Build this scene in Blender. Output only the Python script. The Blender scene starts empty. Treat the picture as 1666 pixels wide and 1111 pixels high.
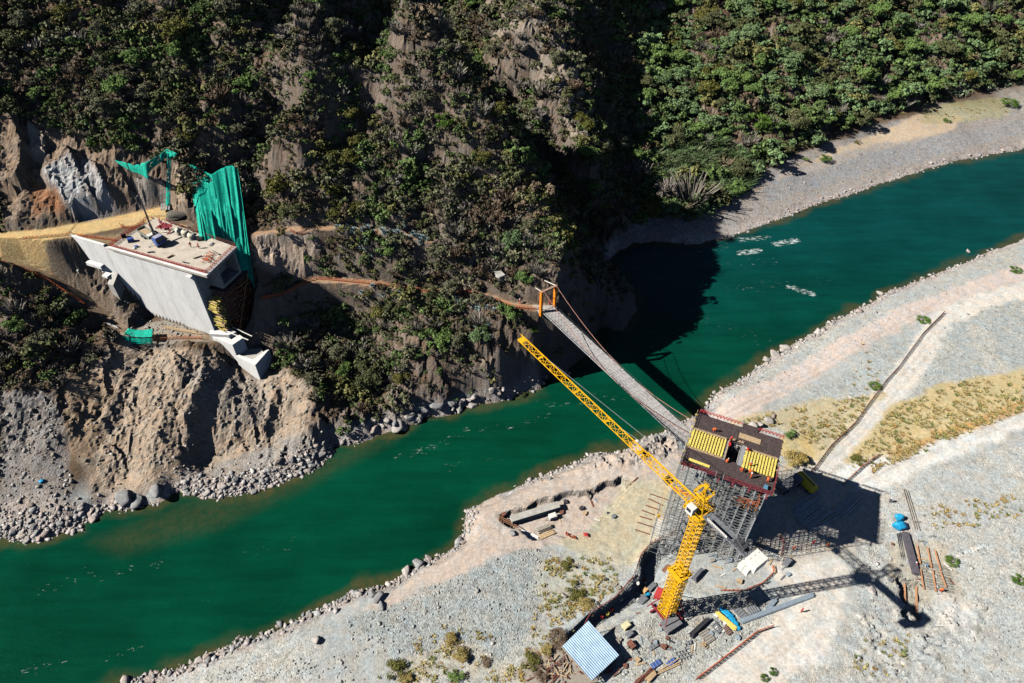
import bpy, math, random
import numpy as np
from mathutils import Vector, Matrix
random.seed(7); rng = np.random.default_rng(11)
C = bpy.context.scene.collection
scene = bpy.context.scene
# ------------------------------------------------------------------ camera, sky, sun
CAMH = 150.0; PITCH = 44.0; FPX = 1134.0
cam_d = bpy.data.cameras.new('camera'); cam = bpy.data.objects.new('camera', cam_d); C.objects.link(cam)
cam.location = (0, 0, CAMH); cam.rotation_euler = (math.radians(90 - PITCH), 0, 0)
cam_d.sensor_width = 36; cam_d.lens = FPX / 1666 * 36; cam_d.clip_end = 4000; cam_d.clip_start = 1
scene.camera = cam
SUN_EL = math.radians(40.3); SUN_AZ = math.radians(10)      # azimuth the light travels to, from +X
world = bpy.data.worlds.new('World'); scene.world = world; world.use_nodes = True
nt = world.node_tree; nt.nodes.clear()
sky = nt.nodes.new('ShaderNodeTexSky'); sky.sky_type = 'NISHITA'; sky.sun_disc = False
sky.sun_elevation = SUN_EL; sky.sun_rotation = math.radians(260); sky.altitude = 2000; sky.air_density = 0.45; sky.dust_density = 0.15
bg = nt.nodes.new('ShaderNodeBackground'); bg.inputs[1].default_value = 0.05
wo = nt.nodes.new('ShaderNodeOutputWorld'); nt.links.new(sky.outputs[0], bg.inputs[0]); nt.links.new(bg.outputs[0], wo.inputs[0])
sl = bpy.data.lights.new('sun', 'SUN'); sl.energy = 5.0; sl.angle = math.radians(0.5); sl.color = (1, 0.955, 0.88)
sun = bpy.data.objects.new('sun', sl); C.objects.link(sun)
sun.rotation_euler = Vector((math.cos(SUN_AZ) * math.cos(SUN_EL), math.sin(SUN_AZ) * math.cos(SUN_EL), -math.sin(SUN_EL))).to_track_quat('-Z', 'Y').to_euler()
sun.location = (-200, 50, 300)
scene.view_settings.view_transform = 'Standard'; scene.view_settings.look = 'None'
scene.view_settings.exposure = 0.45; scene.view_settings.gamma = 1.0
scene.cycles.diffuse_bounces = 0; scene.cycles.max_bounces = 5

# ------------------------------------------------------------------ helpers: picture point -> place
_p = math.radians(PITCH)
_f = np.array([0, math.cos(_p), -math.sin(_p)]); _r = np.array([1., 0, 0]); _u = np.array([0, math.sin(_p), math.cos(_p)])
CP0 = np.array([0, 0, CAMH])
def ray(x, y): return _f * FPX + _r * (x - 833) + _u * (555.5 - y)
def W(x, y, z=0.0):                     # point seen at x, y that stands at height z
    d = ray(x, y); return CP0 + d * ((z - CAMH) / d[2])
def WP(pts, z=0.0): return [W(p[0], p[1], p[2] if len(p) > 2 else z) for p in pts]

# ------------------------------------------------------------------ noise
def vnoise(x, y, seed):
    n = 256; r = np.random.default_rng(seed).random((n, n))
    xi = np.floor(x).astype(int); yi = np.floor(y).astype(int); fx = x - xi; fy = y - yi
    fx = fx * fx * (3 - 2 * fx); fy = fy * fy * (3 - 2 * fy)
    a = r[xi % n, yi % n]; b = r[(xi + 1) % n, yi % n]; c = r[xi % n, (yi + 1) % n]; d = r[(xi + 1) % n, (yi + 1) % n]
    return (a * (1 - fx) + b * fx) * (1 - fy) + (c * (1 - fx) + d * fx) * fy - 0.5
def fbm(x, y, s, oct=4, seed=1, gain=0.5):
    o = 0; a = 1.0; t = 0
    for k in range(oct):
        ca, sa = math.cos(k * 1.1), math.sin(k * 1.1)
        o = o + a * vnoise((x * ca - y * sa) / s + 17 * k, (x * sa + y * ca) / s + 31 * k, seed + k); t += a; s *= 0.5; a *= gain
    return o / t * 2
def ridge(x, y, s, oct=3, seed=1):
    o = 0; a = 1.0; t = 0
    for k in range(oct):
        o = o + a * (1 - 4 * np.abs(vnoise(x / s + 7 * k, y / s + 3 * k, seed + k))); t += a; s *= 0.5; a *= 0.5
    return o / t
def sstep(a, b, x):
    t = np.clip((x - a) / (b - a), 0, 1); return t * t * (3 - 2 * t)
def inpoly(X, Y, P):
    ins = np.zeros(X.shape, bool); n = len(P)
    for i in range(n):
        x1, y1 = P[i][:2]; x2, y2 = P[(i + 1) % n][:2]
        if y1 == y2: continue
        c = ((y1 > Y) != (y2 > Y)) & (X < (x2 - x1) * (Y - y1) / (y2 - y1) + x1); ins ^= c
    return ins
def pdist(X, Y, P, closed=False, extra=None):
    """distance to a polyline; extra: per-vertex values interpolated at the nearest point"""
    best = np.full(X.shape, 1e9); val = np.zeros(X.shape); n = len(P)
    for i in range(n if closed else n - 1):
        x1, y1 = P[i][:2]; x2, y2 = P[(i + 1) % n][:2]; dx, dy = x2 - x1, y2 - y1
        L = dx * dx + dy * dy + 1e-9
        t = np.clip(((X - x1) * dx + (Y - y1) * dy) / L, 0, 1)
        d = np.hypot(X - x1 - t * dx, Y - y1 - t * dy); m = d < best
        best = np.where(m, d, best)
        if extra is not None: val = np.where(m, extra[i] + t * (extra[(i + 1) % n] - extra[i]), val)
    return (best, val) if extra is not None else best
def sdist(X, Y, P):                     # >0 inside
    d = pdist(X, Y, P, True); return np.where(inpoly(X, Y, P), d, -d)

# ------------------------------------------------------------------ river outline (z = -3)
WZ = -3.0
RIGHT_SHORE = [(-500, 1420), (-100, 1235), (60, 1165), (200, 1111), (290, 1085), (350, 1062), (440, 1025), (500, 1000), (540, 985), (580, 962), (640, 947), (680, 922), (722, 900), (748, 882), (757, 850), (762, 828), (790, 815), (850, 787), (900, 765), (950, 748), (968, 738), (1010, 735), (1045, 715), (1080, 703), (1118, 685), (1146, 667), (1165, 638), (1200, 620), (1250, 585), (1290, 560), (1330, 540), (1360, 520), (1420, 490), (1440, 478), (1500, 455), (1560, 430), (1620, 405), (1666, 388), (1800, 340), (2100, 260)]
LEFT_SHORE = [(-600, 1010), (-300, 960), (-100, 905), (0, 878), (60, 881), (105, 868), (138, 866), (132, 852), (175, 826), (205, 830), (232, 820), (262, 822), (288, 800), (330, 806), (362, 812), (400, 803), (430, 796), (470, 778), (510, 764), (535, 742), (545, 724), (590, 720), (610, 708), (645, 702), (672, 690), (690, 680), (735, 676), (760, 662), (800, 657), (840, 643), (880, 632), (890, 618), (924, 611), (927, 600), (951, 583), (966, 546), (976, 535), (1012, 537), (1036, 503), (1032, 480), (1010, 458), (985, 440), (985, 428), (1005, 412), (1032, 397), (1062, 393), (1100, 397), (1140, 396), (1180, 387), (1240, 368), (1330, 332), (1400, 311), (1450, 293), (1500, 278), (1560, 262), (1666, 242), (1800, 215), (2050, 175)]
RIV = [p[:2] for p in WP(RIGHT_SHORE, WZ)] + [p[:2] for p in WP(LEFT_SHORE, WZ)][::-1]

# ------------------------------------------------------------------ land heights: control points seen in the picture
CPS = [
 # left bank low ground
 (40, 855, -1.8), (100, 845, -1.5), (0, 825, 0), (60, 795, 2), (0, 700, 9), (60, 660, 12), (100, 740, 5), (0, 650, 13), (50, 620, 15), (0, 560, 20), (60, 560, 18), (0, 480, 27),
 (-200, 800, 4), (-200, 600, 20), (-250, 450, 34),
 (150, 800, -0.5), (150, 700, 7), (150, 640, 11), (150, 580, 14.5), (195, 556, 15), (230, 552, 14.5), (300, 556, 14.5), (230, 600, 11), (230, 680, 6), (230, 760, 0.5), (190, 800, -1.5),
 (300, 600, 12), (290, 680, 8.5), (255, 740, 4.5), (275, 735, 4), (262, 790, -.5), (320, 750, -1.3), (335, 725, -.5), (350, 780, -1.8), (430, 775, -1.8), (400, 725, -.8), (480, 735, -1.5), (350, 640, 9.5), (380, 670, 6), (400, 695, 2), (440, 650, 5), (450, 700, 0), (360, 700, 3),
 (345, 555, 14), (380, 600, 7.5), (425, 630, 4.5), (445, 600, 6),
 (500, 700, 1.5), (510, 640, 6), (505, 590, 8), (540, 700, -.5), (580, 700, 0), (560, 640, 3),
 (470, 560, 9.5), (455, 500, 17), (435, 482, 22.5), (490, 520, 12), (540, 500, 14), (430, 560, 9.5), (560, 560, 8),
 # paths
 (510, 456, 23), (600, 460, 23), (700, 470, 22), (780, 475, 22), (840, 495, 22), (880, 502, 22),
 (415, 380, 35), (480, 372, 36), (560, 370, 36), (640, 378, 35), (740, 390, 34),
 (600, 430, 26), (700, 440, 25.5), (780, 440, 26), (840, 450, 26.5), (500, 420, 28), (450, 420, 30), (430, 390, 33),
 # below the lower path
 (600, 520, 13), (600, 600, 6), (640, 655, 1), (700, 540, 15), (700, 610, 7), (700, 655, 1.5), (760, 560, 13), (770, 610, 6), (760, 645, 0.5), (820, 545, 15.5), (830, 600, 7), (845, 628, 1), (880, 530, 18), (890, 575, 10), (885, 615, 1),
 (915, 530, 17), (930, 560, 9), (935, 585, 2), (950, 510, 14), (962, 530, 5), (990, 500, 5), (1010, 510, 1), (940, 480, 18), (980, 460, 8), (1015, 480, 1), (910, 470, 24),
 # slope left of the abutment, stair track
 (0, 385, 38), (100, 372, 38), (200, 362, 38), (260, 350, 38.3), (0, 425, 33.5), (60, 445, 29), (110, 470, 24.5), (150, 500, 20), (190, 535, 15.5), (130, 425, 30), (170, 445, 26.5), (215, 490, 19.5), (262, 535, 14),
 (80, 400, 35), (60, 500, 24), (100, 540, 19),
 # cliff behind the road
 (0, 350, 40), (60, 350, 40), (100, 300, 46), (120, 250, 51), (60, 200, 56), (0, 200, 57), (200, 330, 41), (200, 270, 49), (280, 320, 42), (280, 250, 50.5), (310, 255, 49.5), (345, 275, 47), (385, 275, 45.5), (350, 335, 41.5), (400, 340, 37), (320, 360, 38.5), (345, 385, 35), (400, 430, 28),
 (420, 300, 41), (440, 350, 37),
 # left mountain
 (0, 100, 68), (0, 0, 78), (-250, 0, 86), (-250, 200, 62), (200, 150, 62), (200, 50, 72), (200, 0, 78), (350, 200, 57), (350, 100, 67), (400, 0, 78), (510, 0, 82), (480, 100, 72), (450, 200, 59), (420, 260, 48),
 (575, 20, 54), (550, 100, 46), (520, 190, 39.5), (475, 290, 38),
 (600, 110, 63), (600, 200, 54), (560, 250, 49), (600, 300, 44), (560, 345, 38.5), (700, 300, 43), (700, 360, 37), (780, 330, 40), (800, 390, 33), (850, 380, 35),
 (665, 0, 84), (650, 60, 77), (700, 125, 69.5), (752, 190, 62), (800, 228, 56.5), (830, 258, 51.5), (862, 296, 46.5), (888, 335, 41), (905, 380, 36), (905, 425, 30.5),
 (960, 395, 3), (930, 340, 9), (900, 285, 14), (850, 180, 25), (785, 90, 36), (745, 0, 46), (925, 420, 16), (950, 440, 10),
 (962, 262, 24), (950, 220, 30), (925, 120, 42), (900, 50, 51), (880, 0, 58), (850, 60, 50), (885, 150, 37),
 (1005, 395, -1), (1010, 330, 3), (1030, 250, 10), (1045, 150, 20), (1060, 50, 31), (1070, 0, 38), (990, 290, 11), (990, 200, 20), (970, 100, 33),
 (1110, 370, -1.2), (1110, 345, 0.5), (1100, 300, 3), (1200, 270, 3.5), (1300, 232, 3.5), (1200, 200, 12), (1200, 100, 25), (1200, 0, 38), (1100, 200, 12), (1110, 100, 24), (1120, 0, 38),
 (1400, 195, 3), (1400, 100, 19), (1400, 0, 32), (1500, 160, 3.2), (1550, 50, 22), (1600, 128, 3.5), (1666, 110, 4.5), (1660, 0, 26), (1800, 80, 5), (1800, 0, 22),
 (1180, 330, -0.5), (1250, 300, 0), (1300, 270, .3), (1400, 245, 0), (1420, 215, .5), (1550, 220, 0), (1540, 180, .5), (1666, 190, 0), (1666, 160, .5), (1800, 170, 0),
 # right bank
 (900, 800, .2), (800, 860, 0.2), (1000, 760, .3), (1080, 740, .3), (1000, 850, -.3), (1083, 995, 0), (1200, 930, 0), (1000, 930, .3), (800, 1000, .4), (600, 1050, 0), (500, 1100, .5), (960, 1060, 0.2), (1300, 1000, 0), (1400, 900, 0), (1500, 950, -.2), (1666, 1100, 1), (1600, 900, .3), (1300, 750, .3), (1200, 650, 0.4), (1250, 650, .2), (1400, 560, .3), (1500, 500, 0), (1600, 450, -.3), (1666, 500, .3), (1666, 700, .8), (1450, 750, .2), (1500, 800, .3), (800, 1300, 1), (400, 1300, .5), (1300, 1300, 1), (1900, 1100, 2), (1900, 700, 2), (2000, 480, 1), (740, 960, .3),
]
cps = np.array([W(*c) for c in CPS])
far = np.array([(-400, 60, 30), (-400, 200, 90), (-190, 270, 98), (-100, 290, 104), (0, 330, 104), (100, 430, 90), (250, 480, 80), (400, 480, 50), (-100, 500, 190), (150, 700, 190), (450, 700, 130), (-450, 500, 210), (300, 100, 4), (450, 150, 20), (300, -60, 6), (0, -80, 8), (-200, -60, 6), (500, -60, 40), (500, 320, 4), (-380, -60, 10)])
cps = np.vstack([cps, far])
def _phi(r): return np.sqrt(r * r + 20.0)
_n = len(cps); _A = np.zeros((_n + 3, _n + 3)); _D = np.hypot(cps[:, None, 0] - cps[None, :, 0], cps[:, None, 1] - cps[None, :, 1])
_A[:_n, :_n] = _phi(_D) + np.eye(_n) * -0.8; _A[:_n, _n] = 1; _A[:_n, _n + 1:] = cps[:, :2]; _A[_n:, :_n] = _A[:_n, _n:].T
_w = np.linalg.solve(_A, np.concatenate([cps[:, 2], [0, 0, 0]]))
def base_h(X, Y):
    o = _w[_n] + _w[_n + 1] * X + _w[_n + 2] * Y
    for i in range(_n): o = o + _w[i] * _phi(np.hypot(X - cps[i, 0], Y - cps[i, 1]))
    return o
def axis(segs):
    o = [segs[0][0]]
    for a, b, s in segs:
        n = max(1, int(round((b - a) / s))); o += list(np.linspace(a, b, n + 1)[1:])
    return np.array(o)
gx = axis([(-420, -220, 6), (-220, -150, 1.6), (-150, 120, 0.5), (120, 250, 0.8), (250, 340, 2), (340, 520, 8)])
gy = axis([(-80, 20, 6), (20, 52, 1.5), (52, 175, 0.45), (175, 260, 0.65), (260, 350, 0.9), (350, 420, 2.5), (420, 720, 10)])
GX, GY = np.meshgrid(gx, gy)
H = base_h(GX, GY)
_rv = -sdist(GX, GY, RIV)                          # >0 on land
_rv = _rv + (fbm(GX, GY, 5, 3, 5) * 1.1 + fbm(GX, GY, 1.6, 2, 6) * .5) * np.exp(-np.abs(_rv) / 4)
# rough mountain, eroded slope
mount = sstep(3, 9, H) * sstep(1, 6, _rv)
steep_poly = [p[:2] for p in WP([(100, 640, 12), (200, 556, 14), (390, 600, 10), (470, 600, 10), (520, 640, 6), (470, 720, -1), (280, 790, -2), (150, 810, -1)])]
ero = sstep(-1, 7, sdist(GX, GY, steep_poly) + fbm(GX, GY, 9, 3, 46) * 5)
H = H + mount * (ridge(GX * 1.3, GY * .7, 17, 3, 21) * 2.2 + fbm(GX, GY, 6, 4, 31) * 1.5) * (1 - .6 * ero)
ug = GX * 0.95 - GY * 0.1
H = H + ero * (ridge(ug + fbm(GX, GY, 9, 2, 45) * 2, GY * .2, 8, 3, 41) * 1.9 + fbm(GX, GY, 2.4, 3, 43) * .35)
cliffL = sstep(0, 1.5, _rv) * (1 - sstep(6, 14, _rv)) * sstep(-75, -50, GX) * (1 - sstep(40, 50, GX)) * sstep(100, 120, GY)
H = H + cliffL * (ridge(GX, GY, 6, 3, 51) * 1.4 + fbm(GX, GY, 2, 3, 52) * 1.3 + .8)
H = H + (1 - mount) * (fbm(GX, GY, 14, 3, 61) * .28 + fbm(GX, GY, 2.2, 3, 62) * .10) * sstep(0, 4, _rv)
def facets(X, Y, sx, sy, seed, rot=0.0):
    """broken rock: every cell a plane of its own tilt and height"""
    c_, s_ = math.cos(rot), math.sin(rot); U = (X * c_ - Y * s_) / sx; V_ = (X * s_ + Y * c_) / sy; r = np.random.default_rng(seed).random((5, 256, 256)); iu = np.floor(U).astype(int); iv = np.floor(V_).astype(int)
    best = np.full(X.shape, 1e9); out = np.zeros(X.shape)
    for a in (-1, 0, 1):
        for b_ in (-1, 0, 1):
            k, l_ = (iu + a) % 256, (iv + b_) % 256; du = U - (iu + a + r[0][k, l_]); dv = V_ - (iv + b_ + r[1][k, l_]); d = du * du + dv * dv; m = d < best
            best = np.where(m, d, best); out = np.where(m, (r[2][k, l_] - .5) * 1.1 + du * (r[3][k, l_] - .5) * 2.2 + dv * (r[4][k, l_] - .5) * 1.6, out)
    return out
jx = fbm(GX, GY, 5, 3, 91) * 2.5; jy = fbm(GX, GY, 5, 3, 92) * 2.5
rocky = np.clip(np.maximum(np.maximum(mount * .55, ero), cliffL * 1.2), 0, 1.2)
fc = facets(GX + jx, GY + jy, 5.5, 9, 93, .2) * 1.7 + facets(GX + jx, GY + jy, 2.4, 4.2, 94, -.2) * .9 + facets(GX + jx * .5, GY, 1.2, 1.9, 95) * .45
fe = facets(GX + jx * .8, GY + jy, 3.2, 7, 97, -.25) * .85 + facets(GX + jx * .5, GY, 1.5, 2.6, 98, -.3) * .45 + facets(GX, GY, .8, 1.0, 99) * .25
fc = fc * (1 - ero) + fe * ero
H = H + rocky * fc * sstep(.5, 5, _rv)
for pts_, z_, up_ in (([(70, 290, 47), (95, 258, 50), (118, 250, 51), (142, 300, 46), (172, 352, 39), (122, 356, 39)], 0, 2.6), ([(128, 268, 50), (150, 256, 51), (190, 330, 42), (195, 352, 40), (176, 348, 40)], 0, 1.7), ([(-40, 190, 57), (28, 190, 57), (52, 262, 50), (44, 318, 44), (-40, 330, 42)], 0, 4.5), ([(222, 286, 47), (262, 280, 48), (280, 335, 41), (226, 340, 41)], 0, 2.2), ([(284, 262, 51), (306, 258, 52), (308, 345, 41), (292, 345, 41)], 0, 1.6), ([(45, 205, 56), (72, 215, 55), (82, 258, 50), (56, 262, 50)], 0, 1.2)):
    d = sdist(GX, GY, [p[:2] for p in WP(pts_)]) + facets(GX, GY, 1.8, 2.2, 88) * .5; H = H + up_ * sstep(-.5, .5, d)
bank = [p[:2] for p in WP([(1238, 262, 1.5), (1300, 238, 1.5), (1345, 218, 1.5), (1400, 198, 1.5), (1450, 186, 1.5), (1500, 168, 1.5), (1560, 158, 1.5), (1600, 140, 2), (1700, 122, 2), (1900, 90, 2), (1900, -60, 20), (1238, -60, 30)])]
H = H + 2.2 * sstep(-.6, .6, sdist(GX, GY, bank) + fbm(GX, GY, 6, 3, 96) * 1.5) * (1 - sstep(0, 25, sdist(GX, GY, bank)))
# shore profile
land = WZ + sstep(-.3, 4.5, _rv) * (np.maximum(H, -2.3) - WZ) + np.clip(_rv, 0, 3) * .12
bedz = WZ - .1 + np.maximum(_rv, -12) * .35
H = np.where(_rv > 0, land, bedz)
# benches: (pixel points with heights, half width, falloff)
BENCH = [
 ('yellow', [(-120, 392, 38), (0, 388, 38), (60, 384, 38), (120, 374, 38), (180, 362, 38), (235, 352, 38.2), (262, 346, 38.4)], 3.0, 2.5),
 ('earth', [(700, 392, 34), (640, 378, 35), (560, 370, 36), (480, 372, 36), (415, 380, 35.5)], .8, 1.6),
 ('earth', [(425, 485, 22.5), (455, 480, 22.6), (480, 465, 22.8), (510, 456, 23), (560, 457, 23), (620, 462, 22.8), (680, 472, 22.3), (740, 472, 22), (790, 480, 22), (830, 495, 22), (870, 500, 22), (900, 500, 22)], 1.0, 1.6),
 ('stair', [(-60, 395, 36), (0, 421, 33), (40, 432, 30.5), (80, 450, 27.5), (115, 470, 24), (145, 490, 20.5), (175, 515, 17), (200, 540, 15), (250, 548, 14.5), (320, 547, 14.5), (350, 550, 14.5)], 1.1, 2.0),
]
benchw = {}; wsum = np.zeros(H.shape)
for nm, pts, hw, fo in BENCH:
    P3 = WP(pts); d, v = pdist(GX, GY, P3, False, [p[2] for p in P3])
    w = 1 - sstep(hw, hw + fo, d); H = H * (1 - w) + v * w; wsum = np.maximum(wsum, 1 - sstep(hw, hw + .8, d))
    benchw[nm] = np.maximum(benchw.get(nm, 0), 1 - sstep(hw * .8, hw * 1.25, d + fbm(GX, GY, 1.5, 2, 77) * .5))
# abutment frame: s along the wall, q into the hill
AB0 = W(112, 383, 38); ABu = W(336, 447, 38) - AB0; ABu = ABu / np.linalg.norm(ABu); ABn = np.array([-ABu[1], ABu[0], 0])
def AB(s, q, z): return AB0 + ABu * s + ABn * q + np.array([0, 0, z - 38.0])
fill = [AB(s, q, 38)[:2] for s, q in ((-1, .55), (30, .55), (33, 16), (24, 19), (10, 14), (-3, 8))]
d = sdist(GX, GY, fill); w = sstep(-.45, .1, d); H = H * (1 - w) + 37.8 * w; fillw = w
work = [AB(s, q, 14)[:2] for s, q in ((18, -8), (18, -.2), (38, 0), (38, 14), (46.5, 14), (46.5, -.5), (42, -2.5))]
d = sdist(GX, GY, work); w = sstep(-2, .5, d); H = H * (1 - w) + (14.3 + fbm(GX, GY, 4, 2, 3) * .3) * w; workw = w
H = H + mount * (1 - wsum) * (1 - workw) * (1 - fillw) * (1 - ero) * (facets(GX, GY, 1.7, 2.3, 111) * .45 + facets(GX, GY, .9, 1.1, 112) * .22)
# pits on the right bank
PITS = [([(812, 838), (905, 812), (925, 806), (1010, 782), (1020, 795), (1000, 822), (930, 868), (890, 878), (872, 880), (845, 860), (820, 850)], -1.3, .7),
        ([(1466, 945), (1494, 952), (1497, 1005), (1470, 1000)], -2.0, .5)]
for pts, z, fo in PITS:
    d = sdist(GX, GY, [p[:2] for p in WP(pts, 0)]) + fbm(GX, GY, 3.5, 3, 9) * 1.3
    w = sstep(-fo, fo * .2, d); H = H * (1 - w) + (z + fbm(GX, GY, 1, 2, 8) * .08) * w
dip_e = [p[:2] for p in WP([(1072, 882), (1046, 905), (1040, 945), (1003, 975), (958, 1003), (930, 1026), (890, 1062)])]
dip_in = [p[:2] for p in WP([(1072, 882), (1046, 905), (1040, 945), (1003, 975), (958, 1003), (930, 1026), (890, 1062), (1000, 1111), (1100, 1050), (1180, 950), (1140, 900)])]
dd = pdist(GX, GY, dip_e) * np.where(inpoly(GX, GY, dip_in), 1, -1) + fbm(GX, GY, 3, 3, 130) * .5
H = H - 3.0 * sstep(-.1, 1.1, dd) * (1 - sstep(2.8, 6.8, dd)) * sstep(0, 4, pdist(GX, GY, [dip_e[0], dip_e[0]])) + .5 * sstep(-2.5, -.3, dd) * (1 - sstep(-.3, .6, dd))
rub_p = [p[:2] for p in WP([(1370, 1000), (1500, 985), (1600, 990), (1610, 1040), (1520, 1111), (1370, 1111)])]
rwt = sstep(-2, 3, sdist(GX, GY, rub_p) + fbm(GX, GY, 4, 3, 131) * 3)
flat = (1 - mount) * sstep(1, 4, _rv)
H = H + rwt * (facets(GX, GY, 1.8, 1.2, 132) * .36 + facets(GX, GY, .8, .7, 133) * .15) + flat * (GY < 215) * (facets(GX + fbm(GX, GY, 6, 2, 3) * 3, GY, 2.2, 1.2, 134, .4) * .13 * sstep(-.1, .3, fbm(GX, GY, 15, 3, 135)))
def hgt(x, y):
    x = np.atleast_1d(np.asarray(x, float)); y = np.atleast_1d(np.asarray(y, float))
    i = np.clip(np.searchsorted(gx, x) - 1, 0, len(gx) - 2); j = np.clip(np.searchsorted(gy, y) - 1, 0, len(gy) - 2)
    fx = np.clip((x - gx[i]) / (gx[i + 1] - gx[i]), 0, 1); fy = np.clip((y - gy[j]) / (gy[j + 1] - gy[j]), 0, 1)
    return (H[j, i] * (1 - fx) + H[j, i + 1] * fx) * (1 - fy) + (H[j + 1, i] * (1 - fx) + H[j + 1, i + 1] * fx) * fy
def T(px, py, up=0.0):                  # ground point seen at px, py
    d = ray(px, py); d = d / np.linalg.norm(d); t = np.arange(60, 700, .4)
    P = CP0 + d * t[:, None]; below = P[:, 2] < np.maximum(hgt(P[:, 0], P[:, 1]), WZ)
    k = int(np.argmax(below)); 
    if not below[k]: return W(px, py, 0) + np.array([0, 0, up])
    p = P[k] - d * .2; return np.array([p[0], p[1], max(float(hgt(p[0], p[1])[0]), WZ) + up])
def TP(pts, up=0.0): return [T(p[0], p[1], up) for p in pts]
# ------------------------------------------------------------------ materials
MATS = {}
def newmat(name):
    m = bpy.data.materials.new(name); m.use_nodes = True; m.node_tree.nodes.clear(); MATS[name] = m
    n = m.node_tree.nodes; b = n.new('ShaderNodeBsdfPrincipled'); o = n.new('ShaderNodeOutputMaterial')
    m.node_tree.links.new(b.outputs[0], o.inputs[0]); b.inputs['Specular IOR Level'].default_value = .3
    return m, n, m.node_tree.links, b
def noise(n, l, vec, scale, det=3, rough=.6):
    t = n.new('ShaderNodeTexNoise'); t.inputs['Scale'].default_value = scale; t.inputs['Detail'].default_value = det; t.inputs['Roughness'].default_value = rough
    if vec is not None: l.new(vec, t.inputs['Vector'])
    return t.outputs['Fac']
def mathn(n, l, op, a, b=None):
    m = n.new('ShaderNodeMath'); m.operation = op
    for i, v in enumerate((a, b)):
        if v is None: continue
        if isinstance(v, (int, float)): m.inputs[i].default_value = v
        else: l.new(v, m.inputs[i])
    return m.outputs[0]
def mixc(n, l, f, a, b, mode='MIX'):
    m = n.new('ShaderNodeMix'); m.data_type = 'RGBA'; m.blend_type = mode
    for i, v in ((0, f), (6, a), (7, b)):
        if isinstance(v, (int, float)): m.inputs[i].default_value = v
        elif isinstance(v, tuple): m.inputs[i].default_value = (*v[:3], 1)
        else: l.new(v, m.inputs[i])
    return m.outputs[2]
def maprange(n, l, v, a, b, c=0, d=1):
    m = n.new('ShaderNodeMapRange'); l.new(v, m.inputs[0])
    for i, k in enumerate((a, b, c, d)): m.inputs[i + 1].default_value = k
    return m.outputs[0]
def mat(name, col, rough=.7, metal=0, var=.25, scale=2.0, dirt=None, bump=.0, stretch=None):
    """a painted / raw surface with patchy tone, dirt and a little relief"""
    if name in MATS: return MATS[name]
    m, n, l, b = newmat(name)
    tc = n.new('ShaderNodeTexCoord'); v = tc.outputs['Object']
    if stretch:
        mp = n.new('ShaderNodeMapping'); mp.inputs['Scale'].default_value = stretch; l.new(v, mp.inputs[0]); v = mp.outputs[0]
    a = noise(n, l, v, scale, 4); f = maprange(n, l, a, .3, .7, 1 - var, 1 + var * .6)
    c = mixc(n, l, 1.0, tuple(col), f, 'MULTIPLY')
    if dirt:
        g = noise(n, l, v, scale * 2.7, 5, .7); c = mixc(n, l, maprange(n, l, g, .52, .72, 0, dirt[3]), c, tuple(dirt[:3]))
    l.new(c, b.inputs['Base Color']); b.inputs['Roughness'].default_value = rough; b.inputs['Metallic'].default_value = metal
    if bump:
        bp = n.new('ShaderNodeBump'); bp.inputs['Strength'].default_value = bump; bp.inputs['Distance'].default_value = .05; l.new(a, bp.inputs['Height']); l.new(bp.outputs[0], b.inputs['Normal'])
    return m
def leafmat(name, col, col2, rough=.75):
    m, n, l, b = newmat(name)
    g = n.new('ShaderNodeNewGeometry'); oi = n.new('ShaderNodeObjectInfo')
    a = noise(n, l, g.outputs['Position'], .55, 2)
    f = mathn(n, l, 'ADD', maprange(n, l, a, .3, .7, 0, .7), mathn(n, l, 'MULTIPLY', oi.outputs['Random'], .5))
    c = mixc(n, l, f, tuple(col), tuple(col2))
    s = maprange(n, l, noise(n, l, g.outputs['Position'], 4, 2), .3, .7, .6, 1.35)
    c = mixc(n, l, 1.0, c, s, 'MULTIPLY')
    l.new(c, b.inputs['Base Color']); b.inputs['Roughness'].default_value = rough; b.inputs['Specular IOR Level'].default_value = .15
    return m
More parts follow.
